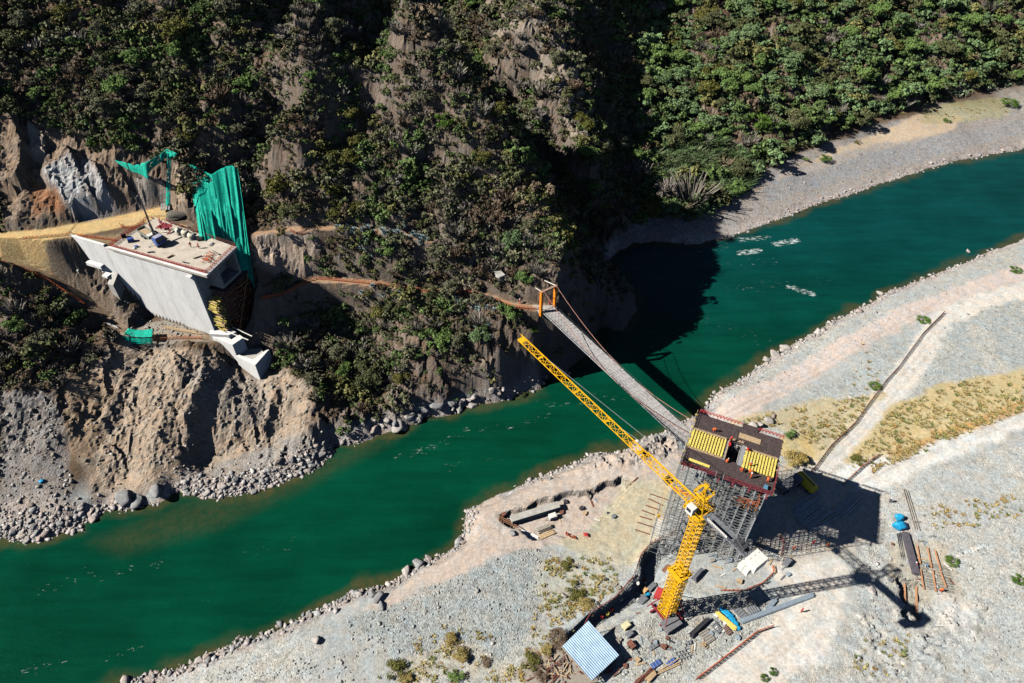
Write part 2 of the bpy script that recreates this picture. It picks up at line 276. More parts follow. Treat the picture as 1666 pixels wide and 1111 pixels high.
# ------------------------------------------------------------------ mesh builder (world coordinates)
class MB:
    def __init__(s): s.v = []; s.f = []; s.m = []; s.cur = 0
    def mesh(s, v, f):
        o = len(s.v); s.v += [tuple(p) for p in v]; s.f += [tuple(i + o for i in q) for q in f]; s.m += [s.cur] * len(f); return s
    def box(s, c, size, rz=0.0, R=None, bevel=0):
        hx, hy, hz = size[0] / 2, size[1] / 2, size[2] / 2
        if R is None: R = Matrix.Rotation(rz, 3, 'Z')
        P = [Vector(c) + R @ Vector((x * hx, y * hy, z * hz)) for z in (-1, 1) for x, y in ((-1, -1), (1, -1), (1, 1), (-1, 1))]
        return s.mesh(P, [(3, 2, 1, 0), (4, 5, 6, 7), (0, 1, 5, 4), (1, 2, 6, 5), (2, 3, 7, 6), (3, 0, 4, 7)])
    def prism(s, P, z0, z1):            # P outline (x, y), z1 may be list
        n = len(P); zt = z1 if isinstance(z1, (list, tuple)) else [z1] * n; zb = z0 if isinstance(z0, (list, tuple)) else [z0] * n
        v = [(p[0], p[1], zb[i]) for i, p in enumerate(P)] + [(p[0], p[1], zt[i]) for i, p in enumerate(P)]
        return s.mesh(v, [tuple(range(n))[::-1], tuple(range(n, 2 * n))] + [(i, (i + 1) % n, n + (i + 1) % n, n + i) for i in range(n)])
    def bar(s, a, b, r, n=4, r2=None, cap=True):
        a = Vector(a); b = Vector(b); d = b - a
        if d.length < 1e-5: return s
        d.normalize(); u = d.orthogonal().normalized() if abs(d.z) > .99 else d.cross(Vector((0, 0, 1))).normalized(); w = d.cross(u); r2 = r if r2 is None else r2
        ph = math.pi / n
        v = [a + (u * math.cos(ph + 2 * math.pi * i / n) + w * math.sin(ph + 2 * math.pi * i / n)) * r for i in range(n)] + [b + (u * math.cos(ph + 2 * math.pi * i / n) + w * math.sin(ph + 2 * math.pi * i / n)) * r2 for i in range(n)]
        f = [(i, i + n, (i + 1) % n + n, (i + 1) % n) for i in range(n)]
        if cap: f += [tuple(range(n)), tuple(range(n, 2 * n))[::-1]]
        return s.mesh(v, f)
    def tube(s, P, r, n=5):
        for i in range(len(P) - 1): s.bar(P[i], P[i + 1], r, n)
        return s
    def plank(s, a, b, w, h):           # rectangular beam from a to b, w wide, h tall
        a = Vector(a); b = Vector(b); d = b - a; L = d.length; d.normalize()
        sx = d.cross(Vector((0, 0, 1))); sx = sx.normalized() if sx.length > 1e-3 else Vector((1, 0, 0)); up = sx.cross(d)
        R = Matrix((d, sx, up)).transposed(); return s.box((a + b) / 2, (L, w, h), R=R)
    def ell(s, c, r, seg=10, rings=6, R=None):
        v = []; f = []
        for j in range(rings + 1):
            t = math.pi * j / rings
            for i in range(seg):
                p = Vector((math.sin(t) * math.cos(2 * math.pi * i / seg) * r[0], math.sin(t) * math.sin(2 * math.pi * i / seg) * r[1], math.cos(t) * r[2]))
                if R is not None: p = R @ p
                v.append(Vector(c) + p)
        for j in range(rings):
            for i in range(seg): f.append((j * seg + i, j * seg + (i + 1) % seg, (j + 1) * seg + (i + 1) % seg, (j + 1) * seg + i))
        return s.mesh(v, f)
    def build(s, name, mats, parent=None, smooth=False):
        if not isinstance(mats, (list, tuple)): mats = [mats]
        off = Vector(parent['_o']) if parent is not None and '_o' in parent else Vector((0, 0, 0))
        me = bpy.data.meshes.new(name); me.from_pydata([tuple(Vector(p) - off) for p in s.v], [], s.f)
        for m in mats: me.materials.append(m)
        me.polygons.foreach_set('material_index', s.m)
        if smooth: me.polygons.foreach_set('use_smooth', [True] * len(s.f))
        me.update(); o = bpy.data.objects.new(name, me); C.objects.link(o)
        if parent is not None:
            o.parent = parent
            if '_o' in parent: o['_o'] = parent['_o']
        return o
def tag(o, label, cat, group=None):
    o['label'] = label; o['category'] = cat
    if group: o['group'] = group
    return o
def thing(name, loc, label, cat, group=None):
    o = bpy.data.objects.new(name, None); C.objects.link(o); o.location = tuple(loc); o['_o'] = tuple(float(x) for x in loc); o.empty_display_size = .2
    return tag(o, label, cat, group)
def solo(name, mb, mats, label, cat, group=None, smooth=False):      # thing that is one mesh; origin at its lowest centre
    a = np.array([tuple(p) for p in mb.v]); c = (a.min(0) + a.max(0)) / 2; c[2] = a[:, 2].min()
    d = {'_o': tuple(float(x) for x in c)}
    me_parent = None
    mb.v = [tuple(np.array(p) - c) for p in mb.v]; o = mb.build(name, mats, None, smooth); o.location = tuple(c); return tag(o, label, cat, group)
def dup(root, loc, rz=0.0, label=None, group=None, scale=None):
    r = root.copy(); C.objects.link(r); r.location = tuple(loc); r.rotation_euler = (0, 0, rz)
    if scale is not None: r.scale = (scale, scale, scale) if isinstance(scale, (int, float)) else scale
    if label: r['label'] = label
    if group: r['group'] = group
    for ch in list(root.children):
        c = ch.copy(); C.objects.link(c); c.parent = r
        for g in list(ch.children): e = g.copy(); C.objects.link(e); e.parent = c
    return r
def npmesh(name, V, F, mats, midx=None, col=None, smooth=False):
    """V (n,3); F (m,k) ints"""
    me = bpy.data.meshes.new(name); k = F.shape[1]
    me.vertices.add(len(V)); me.vertices.foreach_set('co', np.ascontiguousarray(V, dtype=np.float32).ravel())
    me.loops.add(F.size); me.loops.foreach_set('vertex_index', np.ascontiguousarray(F, dtype=np.int32).ravel())
    me.polygons.add(len(F)); me.polygons.foreach_set('loop_start', np.arange(0, F.size, k, dtype=np.int32)); me.polygons.foreach_set('loop_total', np.full(len(F), k, dtype=np.int32))
    for m in (mats if isinstance(mats, list) else [mats]): me.materials.append(m)
    if midx is not None: me.polygons.foreach_set('material_index', np.asarray(midx, dtype=np.int32))
    if smooth: me.polygons.foreach_set('use_smooth', np.ones(len(F), bool))
    if col is not None:
        ca = me.color_attributes.new('col', 'FLOAT_COLOR', 'POINT'); c4 = np.ones((len(V), 4), np.float32); c4[:, :col.shape[1]] = col; ca.data.foreach_set('color', c4.ravel())
    me.update(); me.validate(); o = bpy.data.objects.new(name, me); C.objects.link(o); return o

# ------------------------------------------------------------------ ground colours
gy_, gx_ = np.gradient(H, gy, gx); slope = np.hypot(gx_, gy_)
col = np.zeros(H.shape + (3,)); 
def put(w, c):
    global col
    w = np.clip(w, 0, 1)[..., None]; col = col * (1 - w) + np.array(c) * w
n1 = fbm(GX, GY, 12, 4, 101); n2 = fbm(GX, GY, 3, 4, 102); n3 = fbm(GX, GY, 30, 3, 103)
col[:] = (.42, .44, .43)
put(sstep(-.2, .5, n1 + n2 * .4) * .6, (.52, .51, .46)); put(sstep(.1, .5, n2) * .35, (.36, .36, .34))
grav = sstep(-.6, .6, n1 + n2 * .5) * .8 + .2
mtn = np.maximum(sstep(2.5, 6, H - n2 * 1.5) * sstep(2, 8, _rv), 0)
leftbank = inpoly(GX, GY, [p[:2] for p in WP(LEFT_SHORE, WZ)] + [(600, 700), (-420, 720), (-420, 60)])
mtn = np.where(leftbank, np.maximum(mtn, sstep(-1, 3, H - n2)), 0)
put(mtn, (.15, .105, .07)); put(mtn * sstep(0, .6, n2 + n1 * .5) * .6, (.20, .15, .11)); put(mtn * sstep(0, .5, -n1 + n2 * .3) * .6, (.085, .07, .045))
rock = mtn * sstep(.75, 1.5, slope + n2 * .5); put(rock * .7, (.21, .175, .15)); put(rock * sstep(.1, .5, n2) * .6, (.29, .22, .17))
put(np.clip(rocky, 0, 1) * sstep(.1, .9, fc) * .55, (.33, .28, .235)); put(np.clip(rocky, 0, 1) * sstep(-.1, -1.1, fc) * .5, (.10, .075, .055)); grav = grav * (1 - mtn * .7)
def polyz(pts, c, soft=1.0, amt=1.0, jit=1.0, g=None, z=None, seed=200):
    global grav
    P = TP(pts) if z is None else WP(pts, z)
    lo = np.min([p[:2] for p in P], 0) - 6; hi = np.max([p[:2] for p in P], 0) + 6
    i0, i1 = np.searchsorted(gx, [lo[0], hi[0]]); j0, j1 = np.searchsorted(gy, [lo[1], hi[1]]); sl_ = (slice(j0, j1), slice(i0, i1))
    X, Y = GX[sl_], GY[sl_]
    w = sstep(-soft, soft, sdist(X, Y, [p[:2] for p in P]) + (fbm(X, Y, 5, 4, seed) * 2.2) * jit) * amt
    col[sl_] = col[sl_] * (1 - w[..., None]) + np.array(c) * w[..., None]
    if g is not None: grav[sl_] = grav[sl_] * (1 - w) + g * w
    return sl_, w
def stripe(pts, hw, c, soft=1.0, amt=1.0, jit=1.0, g=None, seed=300):
    global grav
    P = TP(pts); lo = np.min([p[:2] for p in P], 0) - hw - 5; hi = np.max([p[:2] for p in P], 0) + hw + 5
    i0, i1 = np.searchsorted(gx, [lo[0], hi[0]]); j0, j1 = np.searchsorted(gy, [lo[1], hi[1]]); sl_ = (slice(j0, j1), slice(i0, i1))
    X, Y = GX[sl_], GY[sl_]; d = pdist(X, Y, [p[:2] for p in P])
    w = (1 - sstep(hw - soft, hw + soft, d + fbm(X, Y, 4, 4, seed) * 1.6 * jit)) * amt
    col[sl_] = col[sl_] * (1 - w[..., None]) + np.array(c) * w[..., None]
    if g is not None: grav[sl_] = grav[sl_] * (1 - w) + g * w
PINK = (.50, .43, .375); SAND = (.50, .45, .35); ROAD = (.60, .575, .52); GRAY = (.355, .385, .38)
# slopes of the left bank
polyz([(0, 640), (90, 640), (110, 700), (115, 800), (130, 866), (0, 880)], (.27, .25, .235), g=.8)
polyz([(100, 640), (200, 556), (390, 600), (470, 600), (520, 640), (500, 720), (280, 790), (150, 830)], (.40, .32, .245), g=.25)
polyz([(100, 640), (150, 600), (190, 640), (160, 720), (120, 760)], (.33, .235, .15), amt=.7)
polyz([(300, 600), (430, 600), (440, 680), (340, 690)], (.37, .325, .28), amt=.8)
polyz([(310, 760), (450, 715), (545, 716), (520, 770), (340, 810), (290, 805)], (.34, .31, .28), g=1)
polyz([(0, 820), (90, 800), (150, 850), (130, 870), (0, 880)], (.42, .37, .335), g=1)
polyz([(180, 500), (300, 500), (350, 560), (200, 560)], (.36, .32, .27), amt=.9, g=.5)
polyz([(60, 400), (115, 395), (130, 420), (190, 470), (240, 530), (190, 540), (130, 480), (60, 440)], (.25, .195, .15), amt=.85)
polyz([(118, 390), (215, 378), (190, 400)], (.50, .38, .22), amt=.35, jit=.3)
polyz([(20, 190), (110, 205), (240, 265), (300, 270), (300, 350), (220, 345), (0, 375), (0, 200)], (.30, .225, .165))
polyz([(95, 262), (115, 250), (150, 330), (165, 355), (120, 350), (70, 290)], (.52, .51, .50), jit=.3); polyz([(125, 262), (145, 262), (190, 340), (170, 350), (140, 300)], (.50, .49, .49), jit=.3)
polyz([(40, 205), (70, 215), (80, 255), (55, 260)], (.46, .40, .33), jit=.4); polyz([(55, 295), (90, 300), (110, 350), (55, 350)], (.33, .17, .095), jit=.5); polyz([(220, 290), (275, 290), (280, 340), (225, 335)], (.35, .31, .27), jit=.5)
polyz([(285, 270), (306, 270), (306, 350), (290, 340)], (.48, .38, .28), jit=.4)
polyz([(415, 382), (490, 378), (520, 400), (500, 440), (470, 458), (415, 430)], (.44, .35, .285), jit=.6); 
polyz([(205, 338), (262, 330), (290, 345), (270, 365), (215, 362)], (.42, .31, .24), jit=.3, amt=.9)
for P_ in ([(570, 690), (700, 670), (880, 622), (885, 640), (740, 680), (600, 716), (540, 722)], [(250, 800), (300, 780), (300, 800), (260, 820)], [(520, 690), (590, 700), (590, 720), (530, 722)]): polyz(P_, (.40, .36, .335), jit=.6, g=.3)
put(benchw['yellow'] * .95, (.60, .43, .205)); put(benchw['earth'] * .9, (.42, .27, .165)); put(benchw['stair'] * .6, (.40, .28, .18))
grav = grav * (1 - np.clip(benchw['yellow'] + benchw['earth'], 0, 1))
# far beach
polyz([(985, 430), (1080, 375), (1200, 310), (1300, 250), (1450, 195), (1666, 180), (1666, 250), (1400, 315), (1120, 400)], (.33, .305, .285), g=1)
polyz([(1210, 320), (1290, 275), (1400, 225), (1500, 185), (1580, 185), (1540, 215), (1400, 252), (1270, 290)], (.52, .42, .31), g=.1)
polyz([(1500, 170), (1640, 160), (1640, 190), (1500, 200)], (.36, .34, .16), amt=.5)
polyz([(1240, 290), (1420, 235), (1560, 215), (1666, 195), (1666, 215), (1430, 275), (1250, 330)], (.30, .31, .33), amt=.6, g=1)
# bright rim of stones along the water
rim = (1 - sstep(1.5, 5, _rv)) * sstep(-.5, .3, _rv) * sstep(-.35, .2, n2 + .25); rim = rim * (1 - cliffL * .6)
put(rim * .75, (.50, .44, .41)); grav = np.maximum(grav, rim)
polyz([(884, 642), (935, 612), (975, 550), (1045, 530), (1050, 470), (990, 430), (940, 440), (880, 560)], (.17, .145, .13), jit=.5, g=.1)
polyz([(985, 425), (1060, 395), (1100, 385), (1090, 350), (1010, 380)], (.24, .22, .21), amt=.8, g=1)
polyz([(770, -20), (915, -20), (955, 130), (975, 245), (945, 250), (870, 130), (800, 60)], (.33, .28, .23), jit=1.0, amt=.85, z=None)
# right bank
polyz([(600, 990), (720, 905), (765, 830), (800, 812), (950, 755), (1100, 705), (1115, 760), (1060, 870), (900, 890), (780, 925), (640, 1005)], PINK, g=.15)
polyz([(1010, 780), (1100, 790), (1075, 880), (1030, 930), (900, 880), (960, 860)], (.50, .45, .32), amt=.9, g=.2)
polyz([(560, 1010), (760, 930), (850, 890), (900, 900), (880, 1000), (820, 1080), (640, 1060)], GRAY, g=1, jit=.6)
polyz([(660, 1060), (760, 1040), (850, 1080), (850, 1111), (640, 1111)], (.47, .44, .36), amt=.7); polyz([(880, 905), (1020, 900), (1010, 950), (900, 1010), (870, 960)], (.47, .46, .38), amt=.7, g=.3)
polyz([(1040, 1010), (1240, 960), (1270, 1010), (1100, 1111), (1000, 1111), (1000, 1060)], (.43, .44, .41), g=1)
stripe([(1140, 700), (1200, 665), (1300, 610), (1400, 550), (1500, 500), (1600, 465), (1666, 440)], 3.6, (.57, .50, .46), g=.0)
polyz([(1320, 640), (1460, 560), (1600, 480), (1666, 470), (1666, 590), (1520, 640), (1450, 650)], (.41, .44, .43), amt=.7, g=1); polyz([(1400, 800), (1666, 720), (1666, 1111), (1380, 1111)], (.49, .50, .48), amt=.6, g=.8)
stripe([(1310, 780), (1370, 725), (1430, 660), (1490, 590), (1530, 520), (1600, 490), (1666, 470)], 3.4, (.64, .61, .56), g=.0)
stripe([(1340, 815), (1390, 785), (1460, 752), (1550, 715), (1666, 665)], 4.8, (.66, .66, .63), g=.0); stripe([(1380, 800), (1440, 765), (1540, 730), (1666, 680)], .5, (.46, .46, .44), amt=.6)
stripe([(1270, 905), (1340, 930), (1320, 1010), (1250, 1070), (1190, 1111)], 5.5, (.64, .61, .56), g=0, amt=.95)
polyz([(1270, 750), (1350, 770), (1440, 810), (1440, 880), (1380, 910), (1240, 930), (1240, 860)], (.49, .46, .41), g=.2, amt=.8)
stripe([(1590, 540), (1640, 640), (1540, 700)], 3, (.52, .50, .45), amt=.5)
polyz([(1440, 880), (1540, 880), (1570, 980), (1490, 990), (1440, 960)], (.47, .43, .34), amt=.7, g=.2)
polyz([(1520, 960), (1575, 985), (1590, 1010), (1540, 1030), (1525, 1000)], (.62, .60, .57), amt=.8, jit=.9, g=0, soft=1.6); polyz([(1300, 1045), (1345, 1050), (1340, 1090), (1310, 1080)], (.66, .64, .61), amt=.8, jit=.9, g=0, soft=2.0)
for pts in ([(1555, 905), (1598, 889)], [(1395, 1000), (1412, 1020)], [(1426, 1060), (1470, 1082)]): stripe(pts, .25, (.75, .74, .70), soft=.3, jit=.2, amt=.8)
for pts in ([(1075, 845), (1095, 850), (1070, 900), (1058, 895)],): polyz(pts, (.70, .67, .62), jit=.6, amt=.7)
for pts in ([(700, 960), (760, 905), (800, 860), (830, 800), (950, 765), (1080, 720)], [(640, 1000), (740, 930)], [(1160, 690), (1320, 610), (1520, 500)]):
    for o_ in (-1.0, 1.0): stripe([(a, b_ + o_ * 5) for a, b_ in pts], .35, (.42, .365, .32), soft=.3, jit=.3, amt=.5)
for pts in ([(1320, 770), (1400, 700), (1500, 580), (1530, 530)], [(1390, 785), (1470, 750), (1600, 692), (1666, 665)], [(1350, 920), (1325, 1010), (1255, 1070), (1200, 1111)], [(1340, 815), (1400, 780)]):
    for o_ in (-1, 1): stripe([(a + o_ * 5, b_ + o_ * 2) for a, b_ in pts], .35, (.47, .46, .43), soft=.3, jit=.3, amt=.55)
# dry grass tint
for pts, a in (([(1180, 690), (1330, 650), (1440, 640), (1330, 750), (1280, 700)], .45), ([(1380, 750), (1450, 660), (1550, 620), (1666, 600), (1666, 660), (1500, 730)], .6), ([(1260, 715), (1330, 700), (1320, 760), (1275, 765)], .6)): polyz(pts, (.54, .42, .18), amt=min(1, a * 1.3), g=.2)
stripe([(1455, 745), (1500, 720), (1580, 690), (1666, 660)], 1.1, (.50, .29, .10), amt=.85)
col *= (1 + .10 * fbm(GX, GY, 1.1, 2, 401))[..., None]
wet = sstep(-.6, .2, -_rv) ; put(wet, (.12, .095, .05))
grav[:] = grav * (1 - workw * .3)

nx, ny = len(gx), len(gy)
idx = np.arange(nx * ny).reshape(ny, nx)
F = np.stack([idx[:-1, :-1], idx[:-1, 1:], idx[1:, 1:], idx[1:, :-1]], -1).reshape(-1, 4)
V = np.stack([GX, GY, H], -1).reshape(-1, 3)
m, n, l, b = newmat('ground_surface')
at = n.new('ShaderNodeAttribute'); at.attribute_name = 'col'; ge = n.new('ShaderNodeNewGeometry'); pos = ge.outputs['Position']
gr = at.outputs['Alpha']
vo = n.new('ShaderNodeTexVoronoi'); vo.inputs['Scale'].default_value = 3.8; l.new(pos, vo.inputs['Vector']); sx = n.new('ShaderNodeSeparateColor'); l.new(vo.outputs['Color'], sx.inputs[0])
vo2 = n.new('ShaderNodeTexVoronoi'); vo2.inputs['Scale'].default_value = .95; l.new(pos, vo2.inputs['Vector']); sx2 = n.new('ShaderNodeSeparateColor'); l.new(vo2.outputs['Color'], sx2.inputs[0])
peb = mathn(n, l, 'MULTIPLY', maprange(n, l, sx.outputs[0], 0, 1, .70, 1.26), maprange(n, l, sx2.outputs[1], .72, 1.0, 1, .72))
nz = maprange(n, l, noise(n, l, pos, 1.6, 6, .72), .28, .72, .68, 1.3)
fac = mixc(n, l, gr, (1, 1, 1), peb); c = mixc(n, l, 1.0, mixc(n, l, 1.0, at.outputs['Color'], fac, 'MULTIPLY'), nz, 'MULTIPLY')
tint = maprange(n, l, noise(n, l, pos, .35, 4, .6), .35, .65, 0, 1); c = mixc(n, l, 1.0, c, mixc(n, l, tint, (1.07, .99, .92), (.94, 1.0, 1.05)), 'MULTIPLY')
l.new(c, b.inputs['Base Color']); b.inputs['Roughness'].default_value = .95; b.inputs['Specular IOR Level'].default_value = .1
sn_ = n.new('ShaderNodeSeparateXYZ'); l.new(ge.outputs['Normal'], sn_.inputs[0]); stp = maprange(n, l, sn_.outputs['Z'], .55, .97, 2.0, .35)
hh = mathn(n, l, 'ADD', mathn(n, l, 'MULTIPLY', mathn(n, l, 'MULTIPLY', noise(n, l, pos, 1.1, 9, .78), .9), stp), mathn(n, l, 'MULTIPLY', mathn(n, l, 'MULTIPLY', vo.outputs['Distance'], -.26), gr))
bp = n.new('ShaderNodeBump'); bp.inputs['Strength'].default_value = .9; bp.inputs['Distance'].default_value = .45; l.new(hh, bp.inputs['Height']); l.new(bp.outputs[0], b.inputs['Normal'])
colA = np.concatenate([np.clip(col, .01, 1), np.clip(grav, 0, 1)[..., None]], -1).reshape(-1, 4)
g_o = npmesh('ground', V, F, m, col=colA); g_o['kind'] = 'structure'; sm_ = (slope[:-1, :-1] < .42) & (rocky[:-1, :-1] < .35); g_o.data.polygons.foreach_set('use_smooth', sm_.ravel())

# ------------------------------------------------------------------ water
wx = axis([(-420, -150, 10), (-150, 200, 1.0), (200, 520, 4)]); wy = axis([(-60, 45, 5), (45, 240, 1.0), (240, 420, 3)])
WX, WY = np.meshgrid(wx, wy); wd = sdist(WX, WY, RIV)
rights = pdist(WX, WY, WP(RIGHT_SHORE, WZ)); 
shal = (1 - sstep(.2, 3.4, wd + fbm(WX, WY, 7, 3, 501) * 3)) * .75
sidew = [p[:2] for p in WP([(150, 880), (300, 820), (560, 735), (640, 715), (500, 790), (350, 860), (200, 900)], WZ)]
shal = np.maximum(shal, sstep(-3, 3, sdist(WX, WY, sidew)) * .35)
foam = np.zeros(WX.shape)
def streak(pts, hw, a):
    global foam
    foam = np.maximum(foam, (1 - sstep(hw * .3, hw, pdist(WX, WY, WP(pts, WZ)))) * a)
for pts, hw, a in (([(1205, 390), (1250, 385)], 2.6, .8), ([(1262, 397), (1296, 391)], 2.8, .98), ([(1205, 412), (1236, 407)], 2.8, .98), ([(1285, 467), (1320, 478)], 2.6, .9), ([(1120, 415), (1185, 400)], 2.5, .5), ([(1150, 430), (1260, 425)], 4, .38), ([(1190, 470), (1340, 455)], 5, .34), ([(1110, 500), (1250, 560)], 6, .3), ([(640, 745), (700, 730), (760, 700), (840, 695), (900, 670)], 2.2, .5), ([(880, 655), (960, 660)], 2.0, .55), ([(720, 760), (820, 745)], 2.5, .36), ([(60, 960), (180, 930), (260, 915)], 3, .36), ([(30, 1095), (100, 1080)], 2, .45), ([(170, 1075), (240, 1045)], 1.5, .45), ([(960, 640), (1010, 650)], 2, .4), ([(400, 900), (520, 880)], 2.5, .3)): streak(pts, hw, a)
keep = wd > -6; wi = np.arange(WX.size).reshape(WX.shape)
cell = keep[:-1, :-1] | keep[1:, 1:] | keep[1:, :-1] | keep[:-1, 1:]
F = np.stack([wi[:-1, :-1], wi[:-1, 1:], wi[1:, 1:], wi[1:, :-1]], -1)[cell]
us = np.unique(F); remap = np.zeros(WX.size, int); remap[us] = np.arange(len(us)); F = remap[F]
V = np.stack([WX, WY, np.full(WX.shape, WZ)], -1).reshape(-1, 3)[us]
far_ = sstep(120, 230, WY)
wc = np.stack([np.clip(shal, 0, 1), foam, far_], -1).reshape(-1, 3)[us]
m, n, l, b = newmat('river_water')
at = n.new('ShaderNodeAttribute'); at.attribute_name = 'col'; sc = n.new('ShaderNodeSeparateColor'); l.new(at.outputs['Color'], sc.inputs[0]); ge = n.new('ShaderNodeNewGeometry'); pos = ge.outputs['Position']
mpb = n.new('ShaderNodeMapping'); mpb.inputs['Rotation'].default_value = (0, 0, math.radians(-20)); mpb.inputs['Scale'].default_value = (.12, .8, 1); l.new(pos, mpb.inputs[0])
big = mathn(n, l, 'MULTIPLY', maprange(n, l, noise(n, l, pos, .035, 4, .6), .35, .65, .8, 1.15), maprange(n, l, noise(n, l, mpb.outputs[0], .35, 6, .7), .3, .7, .78, 1.2))
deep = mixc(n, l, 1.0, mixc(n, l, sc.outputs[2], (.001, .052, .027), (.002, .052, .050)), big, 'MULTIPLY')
brk = noise(n, l, pos, .55, 5, .7)
sh = mathn(n, l, 'MULTIPLY', sc.outputs[0], maprange(n, l, brk, .3, .62, .35, 1.1))
c = mixc(n, l, sh, deep, mixc(n, l, noise(n, l, pos, 1.2, 4), (.045, .05, .018), (.12, .085, .032)))
mp = n.new('ShaderNodeMapping'); mp.inputs['Rotation'].default_value = (0, 0, math.radians(-22)); mp.inputs['Scale'].default_value = (.5, 1.2, 1); l.new(pos, mp.inputs[0])
fn = noise(n, l, mp.outputs[0], 1.1, 7, .75)
fo = maprange(n, l, mathn(n, l, 'ADD', fn, mathn(n, l, 'MULTIPLY', sc.outputs[1], .26)), .70, .84, 0, 1)
c = mixc(n, l, fo, c, (.62, .70, .68)); l.new(c, b.inputs['Base Color'])
l.new(maprange(n, l, fo, 0, 1, .16, .8), b.inputs['Roughness']); b.inputs['IOR'].default_value = 1.33; b.inputs['Specular IOR Level'].default_value = .25
bp = n.new('ShaderNodeBump'); bp.inputs['Strength'].default_value = .4; bp.inputs['Distance'].default_value = .25
l.new(mathn(n, l, 'ADD', noise(n, l, mp.outputs[0], 1.6, 5, .65), mathn(n, l, 'MULTIPLY', fo, 1.0)), bp.inputs['Height']); l.new(bp.outputs[0], b.inputs['Normal'])
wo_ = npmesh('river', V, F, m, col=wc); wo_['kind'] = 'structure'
# ------------------------------------------------------------------ plants
def quads(c, nrm, size, asp=1.0, spin=None):
    """square leaf clumps at c facing nrm -> (n,4,3)"""
    k = len(c); nrm = nrm / (np.linalg.norm(nrm, axis=1, keepdims=True) + 1e-9)
    a = np.cross(nrm, rng.normal(size=(k, 3))); a /= np.linalg.norm(a, axis=1, keepdims=True) + 1e-9; b_ = np.cross(nrm, a)
    s = np.asarray(size).reshape(-1, 1) * np.ones((k, 1)) / 2; a = a * s * asp; b_ = b_ * s
    j = lambda: 1 + rng.uniform(-.35, .35, (k, 1))
    return np.stack([c - a * j() - b_ * j(), c + a * j() - b_ * j() * .6, c + a * j() * .7 + b_ * j(), c - a * j() * .8 + b_ * j() * .8], 1)
def crown(n, R, hgt_, nc, size, base=.25, spread=.36, asp=1.0):
    """uneven crown of nc leaf clumps; R radius, top at hgt_"""
    th = rng.uniform(0, 2 * np.pi, nc); rr = np.sqrt(rng.uniform(0, 1, nc)) * R * .78
    zz = hgt_ * (base + (1 - base) * rng.uniform(.15, .88, nc) * (1 - .45 * (rr / R) ** 2))
    cc = np.stack([rr * np.cos(th), rr * np.sin(th), zz], 1); cr = R * spread * rng.uniform(.6, 1.25, nc)
    k = rng.integers(0, nc, n); d = rng.normal(size=(n, 3)); d /= np.linalg.norm(d, axis=1, keepdims=True); d[:, 2] = np.abs(d[:, 2]) * .95 - .22
    p = cc[k] + d * (cr[k] * rng.uniform(.55, 1.05, n))[:, None] * np.array([1, 1, .75])
    p[:, 2] = np.maximum(p[:, 2], .05)
    return quads(p, d + rng.normal(size=(n, 3)) * .55, size * rng.uniform(.6, 1.3, n), asp), cc
def merge(inst, protos, cols):
    """inst rows: x, y, z, scale, rot, proto, colour index -> V, F, col"""
    Vs = []; Cs = []
    for k, P in enumerate(protos):
        s = inst[inst[:, 5].astype(int) == k]
        if not len(s): continue
        v = P.reshape(1, -1, 3) * s[:, 3][:, None, None]; ca = np.cos(s[:, 4])[:, None]; sa = np.sin(s[:, 4])[:, None]
        x = v[..., 0] * ca - v[..., 1] * sa + s[:, 0][:, None]; y = v[..., 0] * sa + v[..., 1] * ca + s[:, 1][:, None]; z = v[..., 2] + s[:, 2][:, None]
        Vs.append(np.stack([x, y, z], -1).reshape(-1, 3)); c = cols[s[:, 6].astype(int)] * rng.uniform(.75, 1.25, (len(s), 1))
        Cs.append(np.repeat(c, v.shape[1], axis=0))
    V = np.concatenate(Vs); return V, np.arange(len(V)).reshape(-1, 4), np.concatenate(Cs)
m, n, l, b = newmat('foliage_mass')
at = n.new('ShaderNodeAttribute'); at.attribute_name = 'col'; ge = n.new('ShaderNodeNewGeometry')
c = mixc(n, l, 1.0, at.outputs['Color'], maprange(n, l, noise(n, l, ge.outputs['Position'], 1.7, 3), .3, .7, .55, 1.45), 'MULTIPLY')
l.new(c, b.inputs['Base Color']); b.inputs['Roughness'].default_value = .8; b.inputs['Specular IOR Level'].default_value = .1
FM = m
PAL = np.array([(.135, .15, .065), (.14, .21, .07), (.26, .235, .195), (.20, .15, .10), (.22, .215, .08), (.23, .27, .18), (.165, .255, .11), (.19, .195, .11)])
def proj(P):
    v = P - CP0; d = v @ _f; return 833 + FPX * (v @ _r) / d, 555.5 - FPX * (v @ _u) / d
shr = [crown(n_, 1.0, h_, k_, s_)[0] for n_, h_, k_, s_ in ((170, 1.1, 7, .20), (190, 1.3, 9, .19), (140, .8, 6, .21), (180, 1.5, 8, .19))]
def twigs(n_, R, h_, w=.045):
    """bare bush: thin upright twigs"""
    a = rng.uniform(0, 2 * np.pi, n_); r0 = rng.uniform(0, .3, n_) * R; r1 = rng.uniform(.3, 1, n_) * R; h1 = h_ * rng.uniform(.5, 1, n_)
    p0 = np.stack([r0 * np.cos(a), r0 * np.sin(a), np.zeros(n_)], 1); a2 = a + rng.normal(0, .4, n_); p1 = np.stack([r1 * np.cos(a2), r1 * np.sin(a2), h1], 1)
    s = np.cross(p1 - p0, rng.normal(size=(n_, 3))); s /= np.linalg.norm(s, axis=1, keepdims=True); s *= w
    return np.stack([p0 - s, p0 + s, p1 + s * .5, p1 - s * .5], 1)
shr.append(np.concatenate([twigs(90, 1.0, 1.3), crown(45, 1.0, 1.2, 7, .16)[0]])); shr.append(twigs(120, 1.1, 1.2, .04))
